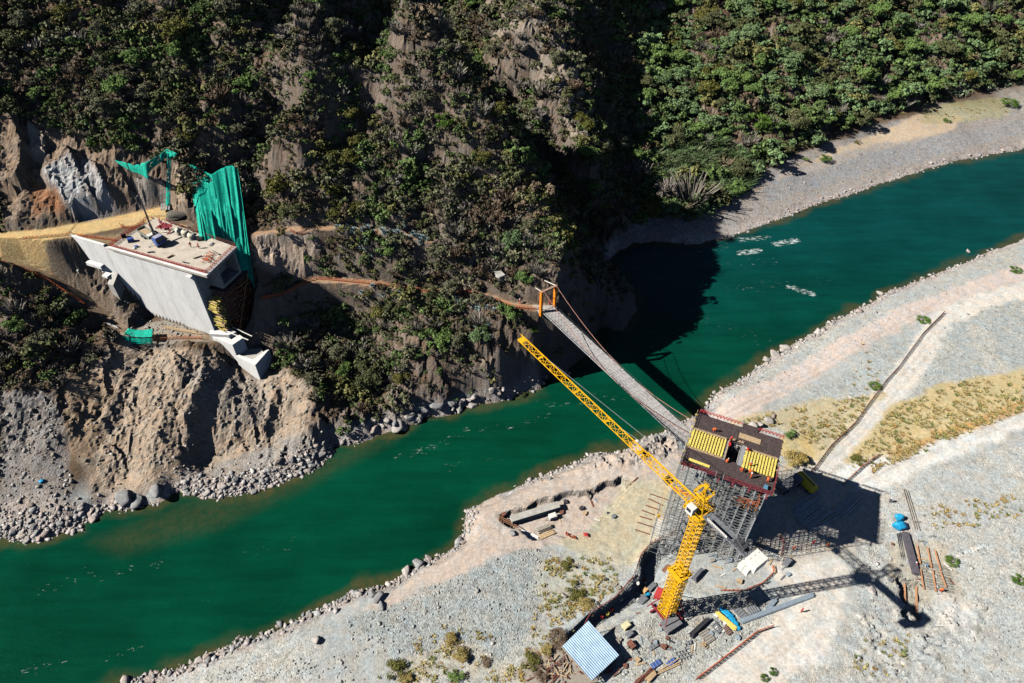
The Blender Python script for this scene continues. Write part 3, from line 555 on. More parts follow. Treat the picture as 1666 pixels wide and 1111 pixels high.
# where plants do not grow
def nomask(x, y, polys, z=None):
    o = np.zeros(len(x), bool)
    for P in polys: o |= inpoly(x, y, P)
    return o
BARE = [[p[:2] for p in TP(q)] for q in (
    [(0, 640), (95, 640), (100, 645), (200, 556), (390, 600), (470, 600), (500, 640), (530, 700), (560, 730), (0, 900)],
    [(0, 195), (60, 200), (160, 250), (300, 262), (300, 370), (0, 380)], [(0, 380), (70, 395), (110, 395), (130, 420), (200, 470), (260, 530), (330, 540), (400, 540), (440, 600), (200, 556), (130, 500), (60, 445), (0, 425)],
    [(415, 384), (490, 382), (515, 400), (495, 445), (470, 458), (415, 430)],
    [(985, 440), (1120, 362), (1210, 318), (1245, 270), (1370, 215), (1500, 170), (1640, 135), (1800, 130), (1666, 260), (1400, 330), (1120, 410)])]
BARE.append([AB(s, q, 38)[:2] for s, q in ((-6, -3), (-6, 12), (22, 22), (34, 20), (56, 16), (60, -8), (18, -10))])
NETP = [AB(s, q, 38)[:2] for s, q in ((24, 18), (31, 30), (50, 26), (54, 12), (46, 12))]; BARE.append(NETP)
def candidates(N, box_):
    x = rng.uniform(box_[0], box_[1], N); y = rng.uniform(box_[2], box_[3], N)
    z = hgt(x, y); px, py = proj(np.stack([x, y, z], 1))
    ok = (px > -140) & (px < 1800) & (py > -120) & (py < 760); x, y, z, px, py = x[ok], y[ok], z[ok], px[ok], py[ok]
    lb = inpoly(x, y, [p[:2] for p in WP(LEFT_SHORE, WZ)] + [(600, 700), (-420, 720), (-420, 60)])
    rv = -sdist(x, y, RIV); ok = lb & (rv > 1.6) & (z > -.5) & ~nomask(x, y, BARE)
    for nm, pts, hw, fo in BENCH: ok &= pdist(x, y, WP(pts)) > hw + .5
    return x[ok], y[ok], z[ok], px[ok], py[ok], rv[ok]
def species(x, y, px, right):
    """palette index by place, in drifts"""
    a = fbm(x, y, 11, 3, 601) + rng.normal(0, .22, len(x)); b_ = fbm(x, y, 7, 3, 602) + rng.normal(0, .22, len(x))
    k = np.where(a > .35, 4, np.where(a > .08, 0, np.where(a > -.38, 7, 2))); k = np.where(b_ > .26, 1, np.where(b_ < -.45, 3, k))
    kr = np.where(a > .3, 0, np.where(a > -.12, 6, np.where(a > -.62, 1, 2))); kr = np.where(b_ > .42, 4, np.where(b_ < -.68, 3, kr))
    return np.where(right, kr, k)
# low growth: one uncountable mass on each side of the gully
x, y, z, px, py, rv = candidates(210000, (-230, 330, 95, 430))
den = fbm(x, y, 8, 3, 611) + .55; gslope = np.interp(z, [0, 60], [1, 1])
cliffy = (rv < 9) & (x > -60) & (x < 45); keep = rng.random(len(x)) < np.clip(den + .25, .25, 1) * np.where(cliffy, .18, 1) * np.where(y > 250, .55, .75)
ribB = inpoly(x, y, [p[:2] for p in WP([(800, -30, 62), (930, 60, 49), (975, 240, 27), (940, 250, 28), (860, 120, 43), (770, 30, 55)])]); keep |= (px > 620) & (px < 1075) & (py < 420) & ~inpoly(x, y, [p[:2] for p in WP([(800, -30, 62), (930, 60, 49), (975, 240, 27), (940, 250, 28), (860, 120, 43), (770, 30, 55)])]) & (rng.random(len(x)) < .75) & (z < 60) & (rv > 9); keep &= ~(ribB & (rng.random(len(x)) < .6))  # extra scrub added inside the gully to deepen its shade
x, y, z, px, py = x[keep], y[keep], z[keep], px[keep], py[keep]
right = px > 1030 - .0 * py; sp = species(x, y, px, right)
dry = (px < 260) & (py > 390); kk_ = ~dry | (rng.random(len(x)) < .38); kk_ &= ~right | (rng.random(len(x)) < .5); x, y, z, px, py, right, sp, dry = [a[kk_] for a in (x, y, z, px, py, right, sp, dry)]
sp = np.where(dry & (rng.random(len(x)) < .6), rng.choice([2, 3, 7], len(x)), sp); sp = np.where(~right & (rng.random(len(x)) < .20), rng.choice([2, 3, 7, 7, 2], len(x)), sp)
pr = np.where(sp == 2, rng.integers(4, 6, len(x)), rng.integers(0, 4, len(x))); pr = np.where((sp == 3) & (rng.random(len(x)) < .5), 4, pr)
inst = np.stack([x, y, z - .15, rng.gamma(2.4, .40, len(x)) * np.where(right, 1.6, 1.0) + .4, rng.uniform(0, 6.28, len(x)), pr, sp], 1)
for nm, msk in (('hillside_scrub', ~right), ('riverside_thicket', right)):
    V, F, cc = merge(inst[msk], shr, PAL); o = npmesh(nm, V, F, FM, col=cc); o['kind'] = 'stuff'
    o['label'] = 'dry olive and brown scrub covering the steep left mountainside' if nm[0] == 'h' else 'dense green undergrowth covering the slope above the far beach'; o['category'] = 'scrub'
print('scrub', len(inst), 'faces', len(F))
# trees one can tell apart
def make_tree(kind, label, mats, R, h_, n_, nc, size, spread=.36, asp=1.0, sparse=False):
    t = thing(kind, (0, 0, 0), label, 'tree')
    q, cc = crown(n_, R, h_, nc, size, .3, spread, asp)
    if sparse: q = np.concatenate([q, twigs(160, R, h_, .05)])
    c_ = npmesh('crown', q.reshape(-1, 3), np.arange(len(q) * 4).reshape(-1, 4), mats[0]); c_.parent = t
    mb = MB(); top = Vector((.1 * R, 0, h_ * .45)); mb.bar((0, 0, -.5), top, .11 * R, 6, .07 * R)
    for k in range(min(nc, 8)):
        mid = top.lerp(Vector(cc[k]), .5) + Vector((0, 0, -.1 * h_)); mb.bar(top * .8, mid, .05 * R, 4, .035 * R); mb.bar(mid, cc[k], .035 * R, 4, .012 * R)
    mb.build('trunk', mats[1], t); return t
BARK = mat('bark', (.15, .12, .09), .9, bump=.4, scale=6)
LM = {0: leafmat('leaf_olive', (.10, .115, .05), (.17, .18, .08)), 1: leafmat('leaf_green', (.12, .21, .06), (.21, .32, .09)), 6: leafmat('leaf_bluegreen', (.14, .235, .095), (.23, .33, .15)),
      4: leafmat('leaf_yellow', (.12, .13, .03), (.19, .18, .05)), 2: leafmat('leaf_grey', (.20, .18, .155), (.34, .30, .26)), 3: leafmat('leaf_brown', (.15, .11, .075), (.27, .19, .13)), 7: leafmat('leaf_drab', (.14, .145, .085), (.20, .20, .12)),
      'straw': leafmat('leaf_straw', (.36, .25, .07), (.42, .34, .13)), 'pale': leafmat('leaf_pale', (.17, .21, .12), (.26, .30, .19)), 'vivid': leafmat('leaf_vivid', (.07, .15, .02), (.12, .21, .035))}
LBL = {(0, 0): 'dark olive bushy tree standing in the scrub of the left mountainside', (0, 1): 'fresh green tree standing in the scrub of the left mountainside', (0, 4): 'yellowish green tree standing in the scrub of the left mountainside',
       (0, 2): 'leafless grey tree standing in the scrub of the left mountainside', (0, 3): 'rust brown dry tree standing in the scrub of the left mountainside', (0, 7): 'drab olive grey tree standing in the scrub of the left mountainside', (0, 6): 'blue green tree standing in the scrub of the left mountainside',
       (1, 0): 'dark olive tree in the thicket above the far beach', (1, 1): 'bright green tree in the thicket above the far beach', (1, 4): 'yellow green tree in the thicket above the far beach',
       (1, 2): 'bare grey tree in the thicket above the far beach', (1, 3): 'brown withered tree in the thicket above the far beach', (1, 6): 'blue green broad tree in the thicket above the far beach', (1, 7): 'drab grey green tree in the thicket above the far beach'}
NAMES = {0: 'olive_tree', 1: 'green_tree', 4: 'yellow_green_tree', 2: 'bare_tree', 3: 'withered_tree', 7: 'thorn_tree', 6: 'pepper_tree'}
x, y, z, px, py, rv = candidates(2600, (-200, 300, 100, 400))
vis = (px > -20) & (px < 1690) & (py > -15) & ~((rv < 7) & (x > -60) & (x < 45)); x, y, z, px, py = x[vis], y[vis], z[vis], px[vis], py[vis]
chosen = []
for i in range(len(x)):
    rg = px[i] > 1030; md = 6.0 if rg else 4.4
    if all((x[i] - c_[0]) ** 2 + (y[i] - c_[1]) ** 2 > md * md for c_ in chosen): chosen.append((x[i], y[i], z[i], px[i], py[i]))
    if len(chosen) >= 262: break
ch = np.array(chosen); spc = species(ch[:, 0], ch[:, 1], ch[:, 3], ch[:, 3] > 1030); first = {}
for i, (x_, y_, z_, px_, py_) in enumerate(chosen):
    s_ = int(spc[i]); rg = int(px_ > 1030)
    if s_ not in first:
        first[s_] = [make_tree(NAMES[s_], 'x', (LM[s_], BARK), 1.0, hh_, nn_, 15, sz_, sparse=s_ in (2, 3)) for hh_, nn_, sz_ in ((1.45, 2300, .075), (1.15, 2000, .08))]; used = {0: 0, 1: 0}; first[s_].append(used)
    k = i % 2; u_ = first[s_][2]; sc_ = float(rng.uniform(2.0, 3.6)) * (1.75 if rg else 1.3); sc_ *= .9 if s_ in (2, 3) else 1
    g_ = LBL[(rg, s_)] + 's'; lb_ = LBL[(rg, s_)]
    if not u_[k]:
        t = first[s_][k]; u_[k] = 1; t.location = (x_, y_, z_ - .2); t.scale = (sc_,) * 3; t['label'] = lb_; t['group'] = g_.replace('standing in the', 'in the').replace('tree ', 'trees ', 1)[:-1]
    else: t = dup(first[s_][k], (x_, y_, z_ - .2), float(rng.uniform(0, 6.28)), lb_, g_.replace('standing in the', 'in the').replace('tree ', 'trees ', 1)[:-1], sc_)
for s_ in first:
    for k in (0, 1):
        if not first[s_][2][k]:
            t = first[s_][k]
            for c_ in list(t.children): bpy.data.objects.remove(c_)
            bpy.data.objects.remove(t)
# named single trees and bushes: px, py, radius, height factor, leaf, label, category
SING = [(560, 272, 4.2, 1.1, 4, 'large yellow green tree on the spur above the upper path', 'tree'), (780, 560, 3.2, 1.2, 6, 'blue green pepper tree below the lower path, nearest the river', 'tree'),
 (825, 528, 3.6, 1.5, 1, 'leafy green tree just left of the orange bridge pylon', 'tree'), (855, 462, 2.8, 1.2, 1, 'round green bush beside the grey slab above the pylon path', 'bush'),
 (295, 100, 4.2, 1.0, 1, 'wide green tree high on the left mountain above the netting', 'tree'), (158, 238, 2.2, 1.0, 'vivid', 'small bright green bush at the top of the grey rock slabs', 'bush'),
 (305, 232, 2.8, 1.2, 4, 'yellow green bush just above the hanging green netting', 'bush'), (548, 352, 2.6, 1.1, 4, 'yellow bush standing on the edge of the upper path', 'bush'),
 (560, 610, 3.0, 1.1, 1, 'green bush on the shaded rib right of the concrete footing', 'bush'), (835, 405, 3.2, 1.5, 6, 'tall green tree near the spur edge above the pylon', 'tree'), (655, 622, 2.6, 1.0, 4, 'yellow green bush above the pale river cliff', 'bush'),
 (725, 205, 3.0, 1.1, 'vivid', 'vivid green tree on the shadow edge of the spur', 'tree'), (785, 262, 3.0, 1.0, 4, 'yellow green tree on the upper crest of the spur', 'tree'), (600, 395, 0.1, 1, 4, '', ''),
 (1232, 205, 5.4, .85, 'vivid', 'large vivid green dome tree above the gravel beach', 'tree'), (1275, 250, 4.0, .9, 0, 'olive bush at the head of the gravel beach', 'bush'), (1342, 262, 2.5, .9, 'vivid', 'small round green bush alone on the grey beach gravel', 'bush'), (1260, 272, 3.0, 1.1, 'pale', 'pale silvery bush at the left end of the sand', 'bush'),
 (1310, 262, 1.6, .8, 1, 'small green shrub in the sand below the dark bank', 'bush'), (1395, 232, 1.5, .6, 4, 'yellowish tuft on the sand in the middle of the far beach', 'bush'), (1540, 198, 1.8, .5, 'vivid', 'low bright weed patch on the sandy far beach', 'bush'), (1190, 318, 2.6, 1, 6, 'blue green bush at the front of the cane thicket', 'bush'), (1225, 292, 2.4, .9, 0, 'dark olive bush where the cane meets the gravel', 'bush'), (1640, 172, 4.0, .7, 'vivid', 'bright green bush at the right end of the far beach', 'bush'), (1336, 230, 2.4, .9, 1, 'green bush on the sand under the dark bank', 'bush'), (1148, 40, 5.5, 1.2, 4, 'yellow olive tree at the left edge of the lit hillside', 'tree'), (1150, 130, 5.0, 1.1, 4, 'pale yellow spreading tree at the shadow edge of the hillside', 'tree'), (1050, 128, 3.2, 1.2, 'pale', 'lone pale tree standing in the dark gully', 'tree'), (1118, 345, 3.0, 1, 3, 'reddish brown bush at the tip of the cane thicket', 'bush'),
 (1294, 748, 3.6, .6, 'straw', 'big golden yellow bush right of the pier platform', 'bush'), (1282, 709, 1.9, .8, 1, 'dark green bush behind the pier platform beside the golden bush', 'bush'), (1423, 630, 1.9, .5, 'vivid', 'green and yellow bush against the orange mesh fence', 'bush'), (1395, 750, 2.0, .45, 4, 'low yellow green bush between the two dirt roads', 'bush'), (1547, 915, 1.6, .6, 'vivid', 'yellow green bush beside the rebar bench', 'bush'), (1655, 945, 1.5, .6, 'vivid', 'lone green shrub on pale gravel at the right edge', 'bush'), (1502, 521, 2.2, .35, 'vivid', 'low bright green weed patch near the fence top', 'bush'), (1257, 1094, .9, .8, 'vivid', 'small green weed, upper of two by the haul road', 'bush'), (1243, 1104, .9, .8, 'vivid', 'small green weed, lower of two by the haul road', 'bush'), (1542, 860, .5, .8, 1, 'tiny green tuft above the rebar bench', 'bush'), (1652, 440, 2.2, .4, 'vivid', 'green weeds on the bank at the upper right road', 'bush'),
 (861, 1080, 2.2, .6, 4, 'olive yellow bush left of the blue shed roof', 'bush'), (642, 1092, 2.4, .6, 4, 'olive bush, left of the pair at the bottom edge', 'bush'), (661, 1104, 1.8, .6, 'straw', 'straw yellow bush, right of the pair at the bottom edge', 'bush'), (733, 1042, 2.0, .6, 'straw', 'dry tawny bush on the gravel, uppermost of its clump', 'bush'), (752, 1068, 2.4, .6, 'straw', 'golden tawny bush in the middle of the gravel clump', 'bush'), (742, 1100, 1.9, .6, 1, 'greenish bush below the golden clump', 'bush'), (792, 1078, 1.2, .6, 3, 'small reddish weed on the gravel apart from the clump', 'bush'), (910, 1040, 2.6, .45, 3, 'low russet bush above the blue shed roof', 'bush'), (952, 985, 2.2, .5, 'straw', 'tawny dry bush beside the boundary fence', 'bush'), (925, 922, 1.7, .6, 4, 'green and brown tussock left of the fence corner', 'bush'), (935, 962, 2.4, .5, 4, 'olive bush in the weedy strip above the shed', 'bush'), (888, 1058, 1.8, .5, 'straw', 'straw tussock between the olive bush and the shed roof', 'bush'), (878, 1100, 2.0, .5, 3, 'brown brushwood at the lower left of the shed', 'bush')]
sing_proto = {}
def place_single(px_, py_, R_, hf, lf, lab, cat_):
    p = T(px_, py_)
    if lf not in sing_proto:
        t = make_tree('bush' if cat_ == 'bush' else 'tree', lab, (LM[lf], BARK), 1.0, 1.3, 2200, 14, .075); sing_proto[lf] = t; t.location = p - np.array([0, 0, .15]); t.scale = (R_, R_, R_ * hf)
    else: t = dup(sing_proto[lf], p - np.array([0, 0, .15]), float(rng.uniform(0, 6.28)), lab, None, (R_, R_, R_ * hf))
    t['category'] = cat_; t.name = cat_
for a in SING:
    if a[2] > .5: place_single(*a)
# agaves on the terraces: rosettes of pointed blades
def rosette(n_, L):
    q = []
    for i in range(n_):
        a = i * 2.4; e = math.radians(12 + 66 * (i / n_)); d = np.array([math.cos(a) * math.cos(e), math.sin(a) * math.cos(e), math.sin(e)]); s = np.array([-math.sin(a), math.cos(a), 0]) * .085
        m_ = d * L * .5 + np.array([0, 0, .06]); t_ = d * L * (.8 + .2 * math.sin(i * 7)); q += [np.stack([-s, s, m_ + s * 1.15, m_ - s * 1.15]), np.stack([m_ - s * 1.15, m_ + s * 1.15, t_ + s * .1, t_ - s * .1])]
    return np.array(q)
AGM = leafmat('agave_leaf', (.17, .26, .29), (.38, .48, .46), .5)
ros = rosette(30, 1.0); ag0 = None
AGL = [([(545, 368), (690, 372), (700, 395), (660, 415), (560, 400)], 80, 'blue grey agave in the bed below the upper path', 'agaves below the upper path'), ([(738, 482), (810, 487), (832, 515), (795, 505), (745, 500)], 26, 'blue grey agave on the edge of the lower path', 'agaves on the edge of the lower path'), ([(772, 530), (800, 525), (800, 552), (776, 552)], 8, 'blue grey agave in the small patch well under the lower path', 'agaves in the patch under the lower path'), ([(560, 470), (650, 468), (655, 482), (575, 480)], 10, 'dark agave hanging below the fence of the lower path', 'agaves below the path fence')]
for pts, nn, lab, grp in AGL:
    P = [p[:2] for p in TP(pts)]; lo = np.min(P, 0); hi = np.max(P, 0); k = 0; tries = 0
    while k < nn and tries < 4000:
        tries += 1; a = rng.uniform(lo, hi)
        if not inpoly(np.array([a[0]]), np.array([a[1]]), P)[0]: continue
        zz = float(hgt(*a)[0]); sc_ = float(rng.uniform(.7, 1.5)); loc = (a[0], a[1], zz + .25)
        if ag0 is None: ag0 = npmesh('agave', ros.reshape(-1, 3), np.arange(len(ros) * 4).reshape(-1, 4), AGM); ag = ag0
        else: ag = ag0.copy(); C.objects.link(ag)
        ag.location = loc; ag.scale = (sc_,) * 3; ag.rotation_euler = (float(rng.normal(0, .2)), float(rng.normal(0, .2)), float(rng.uniform(0, 6.28))); tag(ag, lab, 'agave', grp); k += 1
yuc = ag0.copy(); C.objects.link(yuc); yuc.name = 'yucca'; yuc.data = ag0.data.copy(); yuc.data.materials[0] = LM['vivid']; yuc.location = T(869, 543, 1.2); yuc.scale = (1.7,) * 3; yuc.rotation_euler = (0, 0, 1); tag(yuc, 'bright green spiky yucca beside the tip of the crane jib', 'plant')
# cane thicket, cacti and grass: uncountable
def scatter(poly, N, zoff=0.0, world_=False):
    P = [p[:2] for p in TP(poly)]; lo = np.min(P, 0); hi = np.max(P, 0); a = rng.uniform(lo, hi, (N * 4, 2)); a = a[inpoly(a[:, 0], a[:, 1], P)][:N]
    return a[:, 0], a[:, 1], hgt(a[:, 0], a[:, 1]) + zoff
def blades(n_, L, lean, w):
    a = rng.uniform(0, 6.28, n_); q = []
    for i in range(n_):
        d = np.array([math.cos(a[i]), math.sin(a[i]), 0]); r0 = d * rng.uniform(0, .35) * L * .5; s = np.array([-d[1], d[0], 0]) * w; l1 = L * rng.uniform(.6, 1.1); ln = lean * rng.uniform(.4, 1.4)
        m_ = r0 + d * ln * l1 * .35 + np.array([0, 0, l1 * .6]); t_ = r0 + d * ln * l1 + np.array([0, 0, l1 * .85]); q += [np.stack([r0 - s, r0 + s, m_ + s, m_ - s]), np.stack([m_ - s, m_ + s, t_ + s * .2, t_ - s * .2])]
    return np.array(q)
def stuffmesh(name, lab, cat, xs, ys, zs, protos, scl, cols, jit=.25):
    k = len(xs); inst = np.stack([xs, ys, zs, scl * rng.uniform(1 - jit, 1 + jit, k), rng.uniform(0, 6.28, k), rng.integers(0, len(protos), k), rng.integers(0, len(cols), k)], 1)
    V, F, cc = merge(inst, protos, np.array(cols)); o = npmesh(name, V, F, FM, col=cc); o['kind'] = 'stuff'; o['label'] = lab; o['category'] = cat; return o
rd = [blades(26, 1.0, .55, .028), blades(22, 1.0, .7, .03)]
xs, ys, zs = scatter([(1062, 250), (1110, 225), (1180, 230), (1240, 285), (1210, 312), (1110, 362), (1055, 290)], 420)
stuffmesh('cane_thicket', 'feathery green giant cane along the left end of the far beach', 'cane', xs, ys, zs - .1, rd, 4.2, [(.13, .19, .085), (.19, .24, .13), (.10, .16, .06)])
pads = []
for k_ in range(2):
    c_ = rng.uniform(-1, 1, (34, 3)) * np.array([1, 1, .55]) + np.array([0, 0, .75]); pads.append(quads(c_, rng.normal(size=(34, 3)) * np.array([1, 1, .4]), .42 * rng.uniform(.7, 1.2, 34)))
for nm, polys_, cnt, lab in (('prickly_pear', ([(1480, 140), (1660, 95), (1660, 135), (1540, 165)], [(1330, 185), (1390, 178), (1380, 200), (1320, 205)]), 80, 'pale green prickly pear along the top of the dark river bank'), ('mountain_cactus', ([(345, 112), (375, 110), (372, 140), (345, 140)], [(760, 330), (880, 340), (890, 440), (770, 440)]), 26, 'pale cactus scattered over the left mountainside')):
    A_ = [scatter(q, cnt) for q in polys_]; stuffmesh(nm, lab, 'cactus', *[np.concatenate([a[i] for a in A_]) for i in range(3)], pads, 1.3 if nm[0] == 'p' else .75, [(.22, .28, .17), (.30, .34, .22), (.17, .24, .12)])
# dry grass on the right bank
gr = [blades(20, .5, 1.1, .035), np.concatenate([blades(12, .5, 1.2, .035), crown(16, .5, .35, 4, .2)[0]])]
GZ = [([(1190, 690), (1330, 655), (1430, 640), (1340, 740), (1290, 700)], 420, 0), ([(1375, 760), (1450, 665), (1550, 625), (1666, 605), (1666, 660), (1500, 735), (1420, 770)], 900, 0), ([(1440, 748), (1520, 708), (1600, 682), (1666, 655), (1666, 668), (1530, 722), (1450, 755)], 330, 1), ([(1380, 560), (1420, 555), (1440, 640), (1390, 640)], 60, 0), ([(890, 905), (1010, 910), (1000, 960), (900, 1080), (850, 1111), (800, 1111), (860, 1040)], 420, 0), ([(690, 1020), (800, 1030), (820, 1111), (600, 1111), (660, 1070)], 170, 0), ([(1490, 830), (1660, 800), (1660, 850), (1520, 860)], 90, 0), ([(1400, 1040), (1480, 1030), (1470, 1100), (1380, 1100)], 60, 0), ([(1440, 170), (1640, 160), (1640, 185), (1480, 195)], 90, 1)]
xs, ys, zs, ks = [], [], [], []
for poly, N, kk in GZ:
    a = scatter(poly, N); f_ = fbm(a[0], a[1], 5, 3, 71) + rng.normal(0, .2, len(a[0])) > -.1; xs.append(a[0][f_]); ys.append(a[1][f_]); zs.append(a[2][f_])
stuffmesh('dry_grass', 'tawny dry grass and weeds scattered over the right bank gravel', 'grass', np.concatenate(xs), np.concatenate(ys), np.concatenate(zs), gr, 1.05, [(.50, .38, .13), (.46, .36, .17), (.44, .28, .10), (.34, .32, .12), (.50, .43, .22), (.50, .40, .16), (.20, .25, .08)], .5)
# ------------------------------------------------------------------ boulders
def icos(seed, sub=2, sq=(1, .8, .6)):
    import bmesh
    bm = bmesh.new(); bmesh.ops.create_icosphere(bm, subdivisions=sub, radius=1.0); r = random.Random(seed)
    pl = [(Vector((r.gauss(0, 1), r.gauss(0, 1), r.gauss(0, 1))).normalized(), r.uniform(.45, .75)) for _ in range(13)]
    for v in bm.verts:
        for nn_, d_ in pl:
            t_ = v.co.dot(nn_)
            if t_ > d_: v.co *= d_ / t_
        v.co = Vector((v.co.x * sq[0], v.co.y * sq[1], v.co.z * sq[2])) * (1.25 + r.uniform(-.05, .05))
    bm.verts.index_update(); V_ = np.array([tuple(v.co) for v in bm.verts]); F_ = np.array([[v.index for v in f.verts] for f in bm.faces]); bm.free(); return V_, F_
RK = [mat('rock_pale', (.46, .42, .39), .9, var=.3, scale=1.5, bump=.5, dirt=(.25, .22, .19, .6)), mat('rock_grey', (.30, .30, .30), .9, var=.3, scale=1.5, bump=.5, dirt=(.16, .14, .12, .6)), mat('rock_pink', (.44, .36, .32), .9, var=.3, scale=1.5, bump=.5, dirt=(.2, .17, .14, .5))]
rp = [icos(3, 3), icos(4, 3, (1, .7, .7)), icos(5, 3, (1, 1, .5)), icos(8, 3, (.9, .75, .8))]
rme = {}
def rock(p, s, k, mt, label, group=None, name='boulder'):
    key = (k, mt)
    if key not in rme:
        o = npmesh(name, rp[k][0], rp[k][1], RK[mt]); rme[key] = o
    else: o = rme[key].copy(); C.objects.link(o)
    o.name = name; o.location = (p[0], p[1], p[2] + s * .18); o.scale = (s, s, s * float(rng.uniform(.8, 1.2))); o.rotation_euler = (float(rng.normal(0, .25)), float(rng.normal(0, .25)), float(rng.uniform(0, 6.28))); return tag(o, label, 'boulder', group)
for px_, py_, s_, k, mt, lab in ((681, 918, 2.0, 1, 1, 'large grey boulder at the water edge of the right bank'), (662, 930, 1.6, 0, 0, 'white boulder just left of the large grey one at the water'), (698, 908, 1.0, 2, 0, 'small pale boulder just right of the large grey one at the water'), (514, 1042, 1.3, 1, 0, 'lone white boulder on the lower left gravel'), (1279, 568, 1.8, 0, 0, 'white block in the shallows of the upper right bank'), (1262, 578, 2.0, 2, 0, 'flat pale rock beside the white block in the shallows'), (1247, 586, 1.3, 3, 0, 'small pale rock left of the flat shoreline rock'), (1222, 699, 2.0, 2, 0, 'broad flat stone behind the pier platform'), (1236, 692, 1.5, 0, 0, 'pale stone in the middle of the heap behind the platform'), (1250, 686, 1.6, 3, 0, 'angular stone at the right of the heap behind the platform'), (1258, 678, 1.0, 1, 2, 'small stone topping the heap behind the platform'), (1210, 690, 1.0, 1, 0, 'small pale stone at the left of the heap behind the platform'),
    (203, 812, 2.7, 3, 1, 'huge blue grey rock at the foot of the eroded slope'), (224, 818, 2.3, 1, 1, 'tall grey rock right of the huge one at the slope foot'), (256, 800, 2.4, 0, 1, 'dark rock outcrop left of the stony bar'), (1418, 962, 1.2, 2, 0, 'rounded pale boulder under the crane shadow'), (945, 1000, .1, 0, 0, ''), (918, 970, .9, 1, 0, 'white stone in the weeds above the shed'), (1120, 420, 0.1, 0, 0, ''), (1432, 478, 1.2, 0, 0, 'pale stone on the shoreline bend of the upper bank'), (1575, 410, 1.0, 1, 0, 'pale stone on the upper shoreline near the frame edge'), (1102, 640, .1, 0, 0, ''), (835, 855, .1, 0, 0, ''), (834, 868, 1.1, 3, 1, 'dark stone on the pink track left of the trench'), (615, 975, 1.7, 1, 1, 'grey rubble heap stone at the end of the pink track'), (607, 968, 1.3, 3, 1, 'grey rubble stone on top at the end of the pink track'), (620, 985, 1.2, 0, 1, 'grey rubble stone lowest at the end of the pink track')):
    if s_ > .2: rock(T(px_, py_), s_, k, mt, lab)
SH = [(RIGHT_SHORE[2:16], 70, .55, 'pale boulder in the rubble edging the lower right bank', 'boulders edging the lower right bank'), (RIGHT_SHORE[24:36], 50, .6, 'pale boulder in the rubble edging the upper right bank', 'boulders edging the upper right bank'),
      ([(10, 872), (60, 872), (100, 860), (130, 858), (160, 835), (130, 835)], 34, .9, 'pinkish boulder on the lower left beach', 'boulders on the lower left beach'), ([(295, 797), (340, 800), (400, 796), (460, 772), (520, 750), (450, 760)], 46, .9, 'pinkish boulder on the stony bar below the cliff', 'boulders on the stony bar'), ([(610, 700), (650, 690), (700, 672), (760, 656), (830, 640)], 30, 1.25, 'pale rock at the foot of the vegetated cliff', 'rocks at the foot of the vegetated cliff')]
def along(pts, N, sd, inward=0):
    P = [p[:2] for p in WP(pts, WZ)]; seg = np.array([np.hypot(*(P[i + 1] - P[i])) for i in range(len(P) - 1)]); cs = np.concatenate([[0], np.cumsum(seg)]); t = rng.uniform(0, cs[-1], N); i = np.clip(np.searchsorted(cs, t) - 1, 0, len(seg) - 1)
    f = (t - cs[i]) / seg[i]; P = np.array(P); q = P[i] * (1 - f)[:, None] + P[i + 1] * f[:, None]; q = q + rng.normal(0, sd, q.shape); return q
for pts, N, s_, lab, grp in SH:
    q = along(pts, N * 2, 1.0); z_ = hgt(q[:, 0], q[:, 1]); q = q[(z_ > WZ - .45) & (z_ < 1.5)][:N]
    for a in q: rock((a[0], a[1], float(hgt(*a)[0])), s_ * float(rng.gamma(6, 1 / 6)), int(rng.integers(0, 4)), int(rng.choice([0, 0, 2, 1])), lab, grp)
# smaller stones: uncountable
sr = [icos(21, 1), icos(22, 1, (1, .8, .8)), icos(23, 1, (1, .7, .5))]
def rubble(name, lab, q, smin, smean, cols, mtn=FM):
    z_ = hgt(q[:, 0], q[:, 1]); ok = z_ > WZ - .35; q = q[ok]; z_ = z_[ok]; Vs, Fs, Cs, o_ = [], [], [], 0; s_ = smin + rng.gamma(1.6, smean, len(q)); k = rng.integers(0, 3, len(q)); a = rng.uniform(0, 6.28, len(q)); cc = np.array(cols)[rng.integers(0, len(cols), len(q))] * rng.uniform(.75, 1.2, (len(q), 1))
    for j in range(3):
        m_ = k == j; v0, f0 = sr[j]; v = v0[None] * s_[m_][:, None, None]; ca, sa = np.cos(a[m_])[:, None], np.sin(a[m_])[:, None]
        v = np.stack([v[..., 0] * ca - v[..., 1] * sa + q[m_][:, 0:1], v[..., 0] * sa + v[..., 1] * ca + q[m_][:, 1:2], v[..., 2] + (z_[m_] + s_[m_] * .15)[:, None]], -1); nI = m_.sum()
        Vs.append(v.reshape(-1, 3)); Fs.append((f0[None] + (np.arange(nI) * len(v0))[:, None, None]).reshape(-1, 3) + o_); o_ += nI * len(v0); Cs.append(np.repeat(cc[m_], len(v0), 0))
    o = npmesh(name, np.concatenate(Vs), np.concatenate(Fs), mtn, col=np.concatenate(Cs)); o['kind'] = 'stuff'; o['label'] = lab; o['category'] = 'stones'
rub = [(.46, .42, .40), (.40, .34, .31), (.34, .34, .34), (.50, .46, .43)]
q = np.concatenate([along(RIGHT_SHORE[1:16], 1500, 1.3), along(RIGHT_SHORE[17:37], 1300, 1.3), along(LEFT_SHORE[2:16], 500, 1.2), along(LEFT_SHORE[16:22], 500, 1.3), along([(295, 797), (400, 790), (480, 765), (530, 745)], 700, 2.2), along([(0, 860), (60, 865), (140, 845)], 500, 2.0), along(LEFT_SHORE[26:34], 150, .8), along(LEFT_SHORE[46:], 900, 1.2)])
rubble('shore_rubble', 'pale pinkish broken stones lining both water edges', q, .14, .16, rub)
def sc2(poly, N): a = scatter(poly, N); return np.stack([a[0], a[1]], 1)
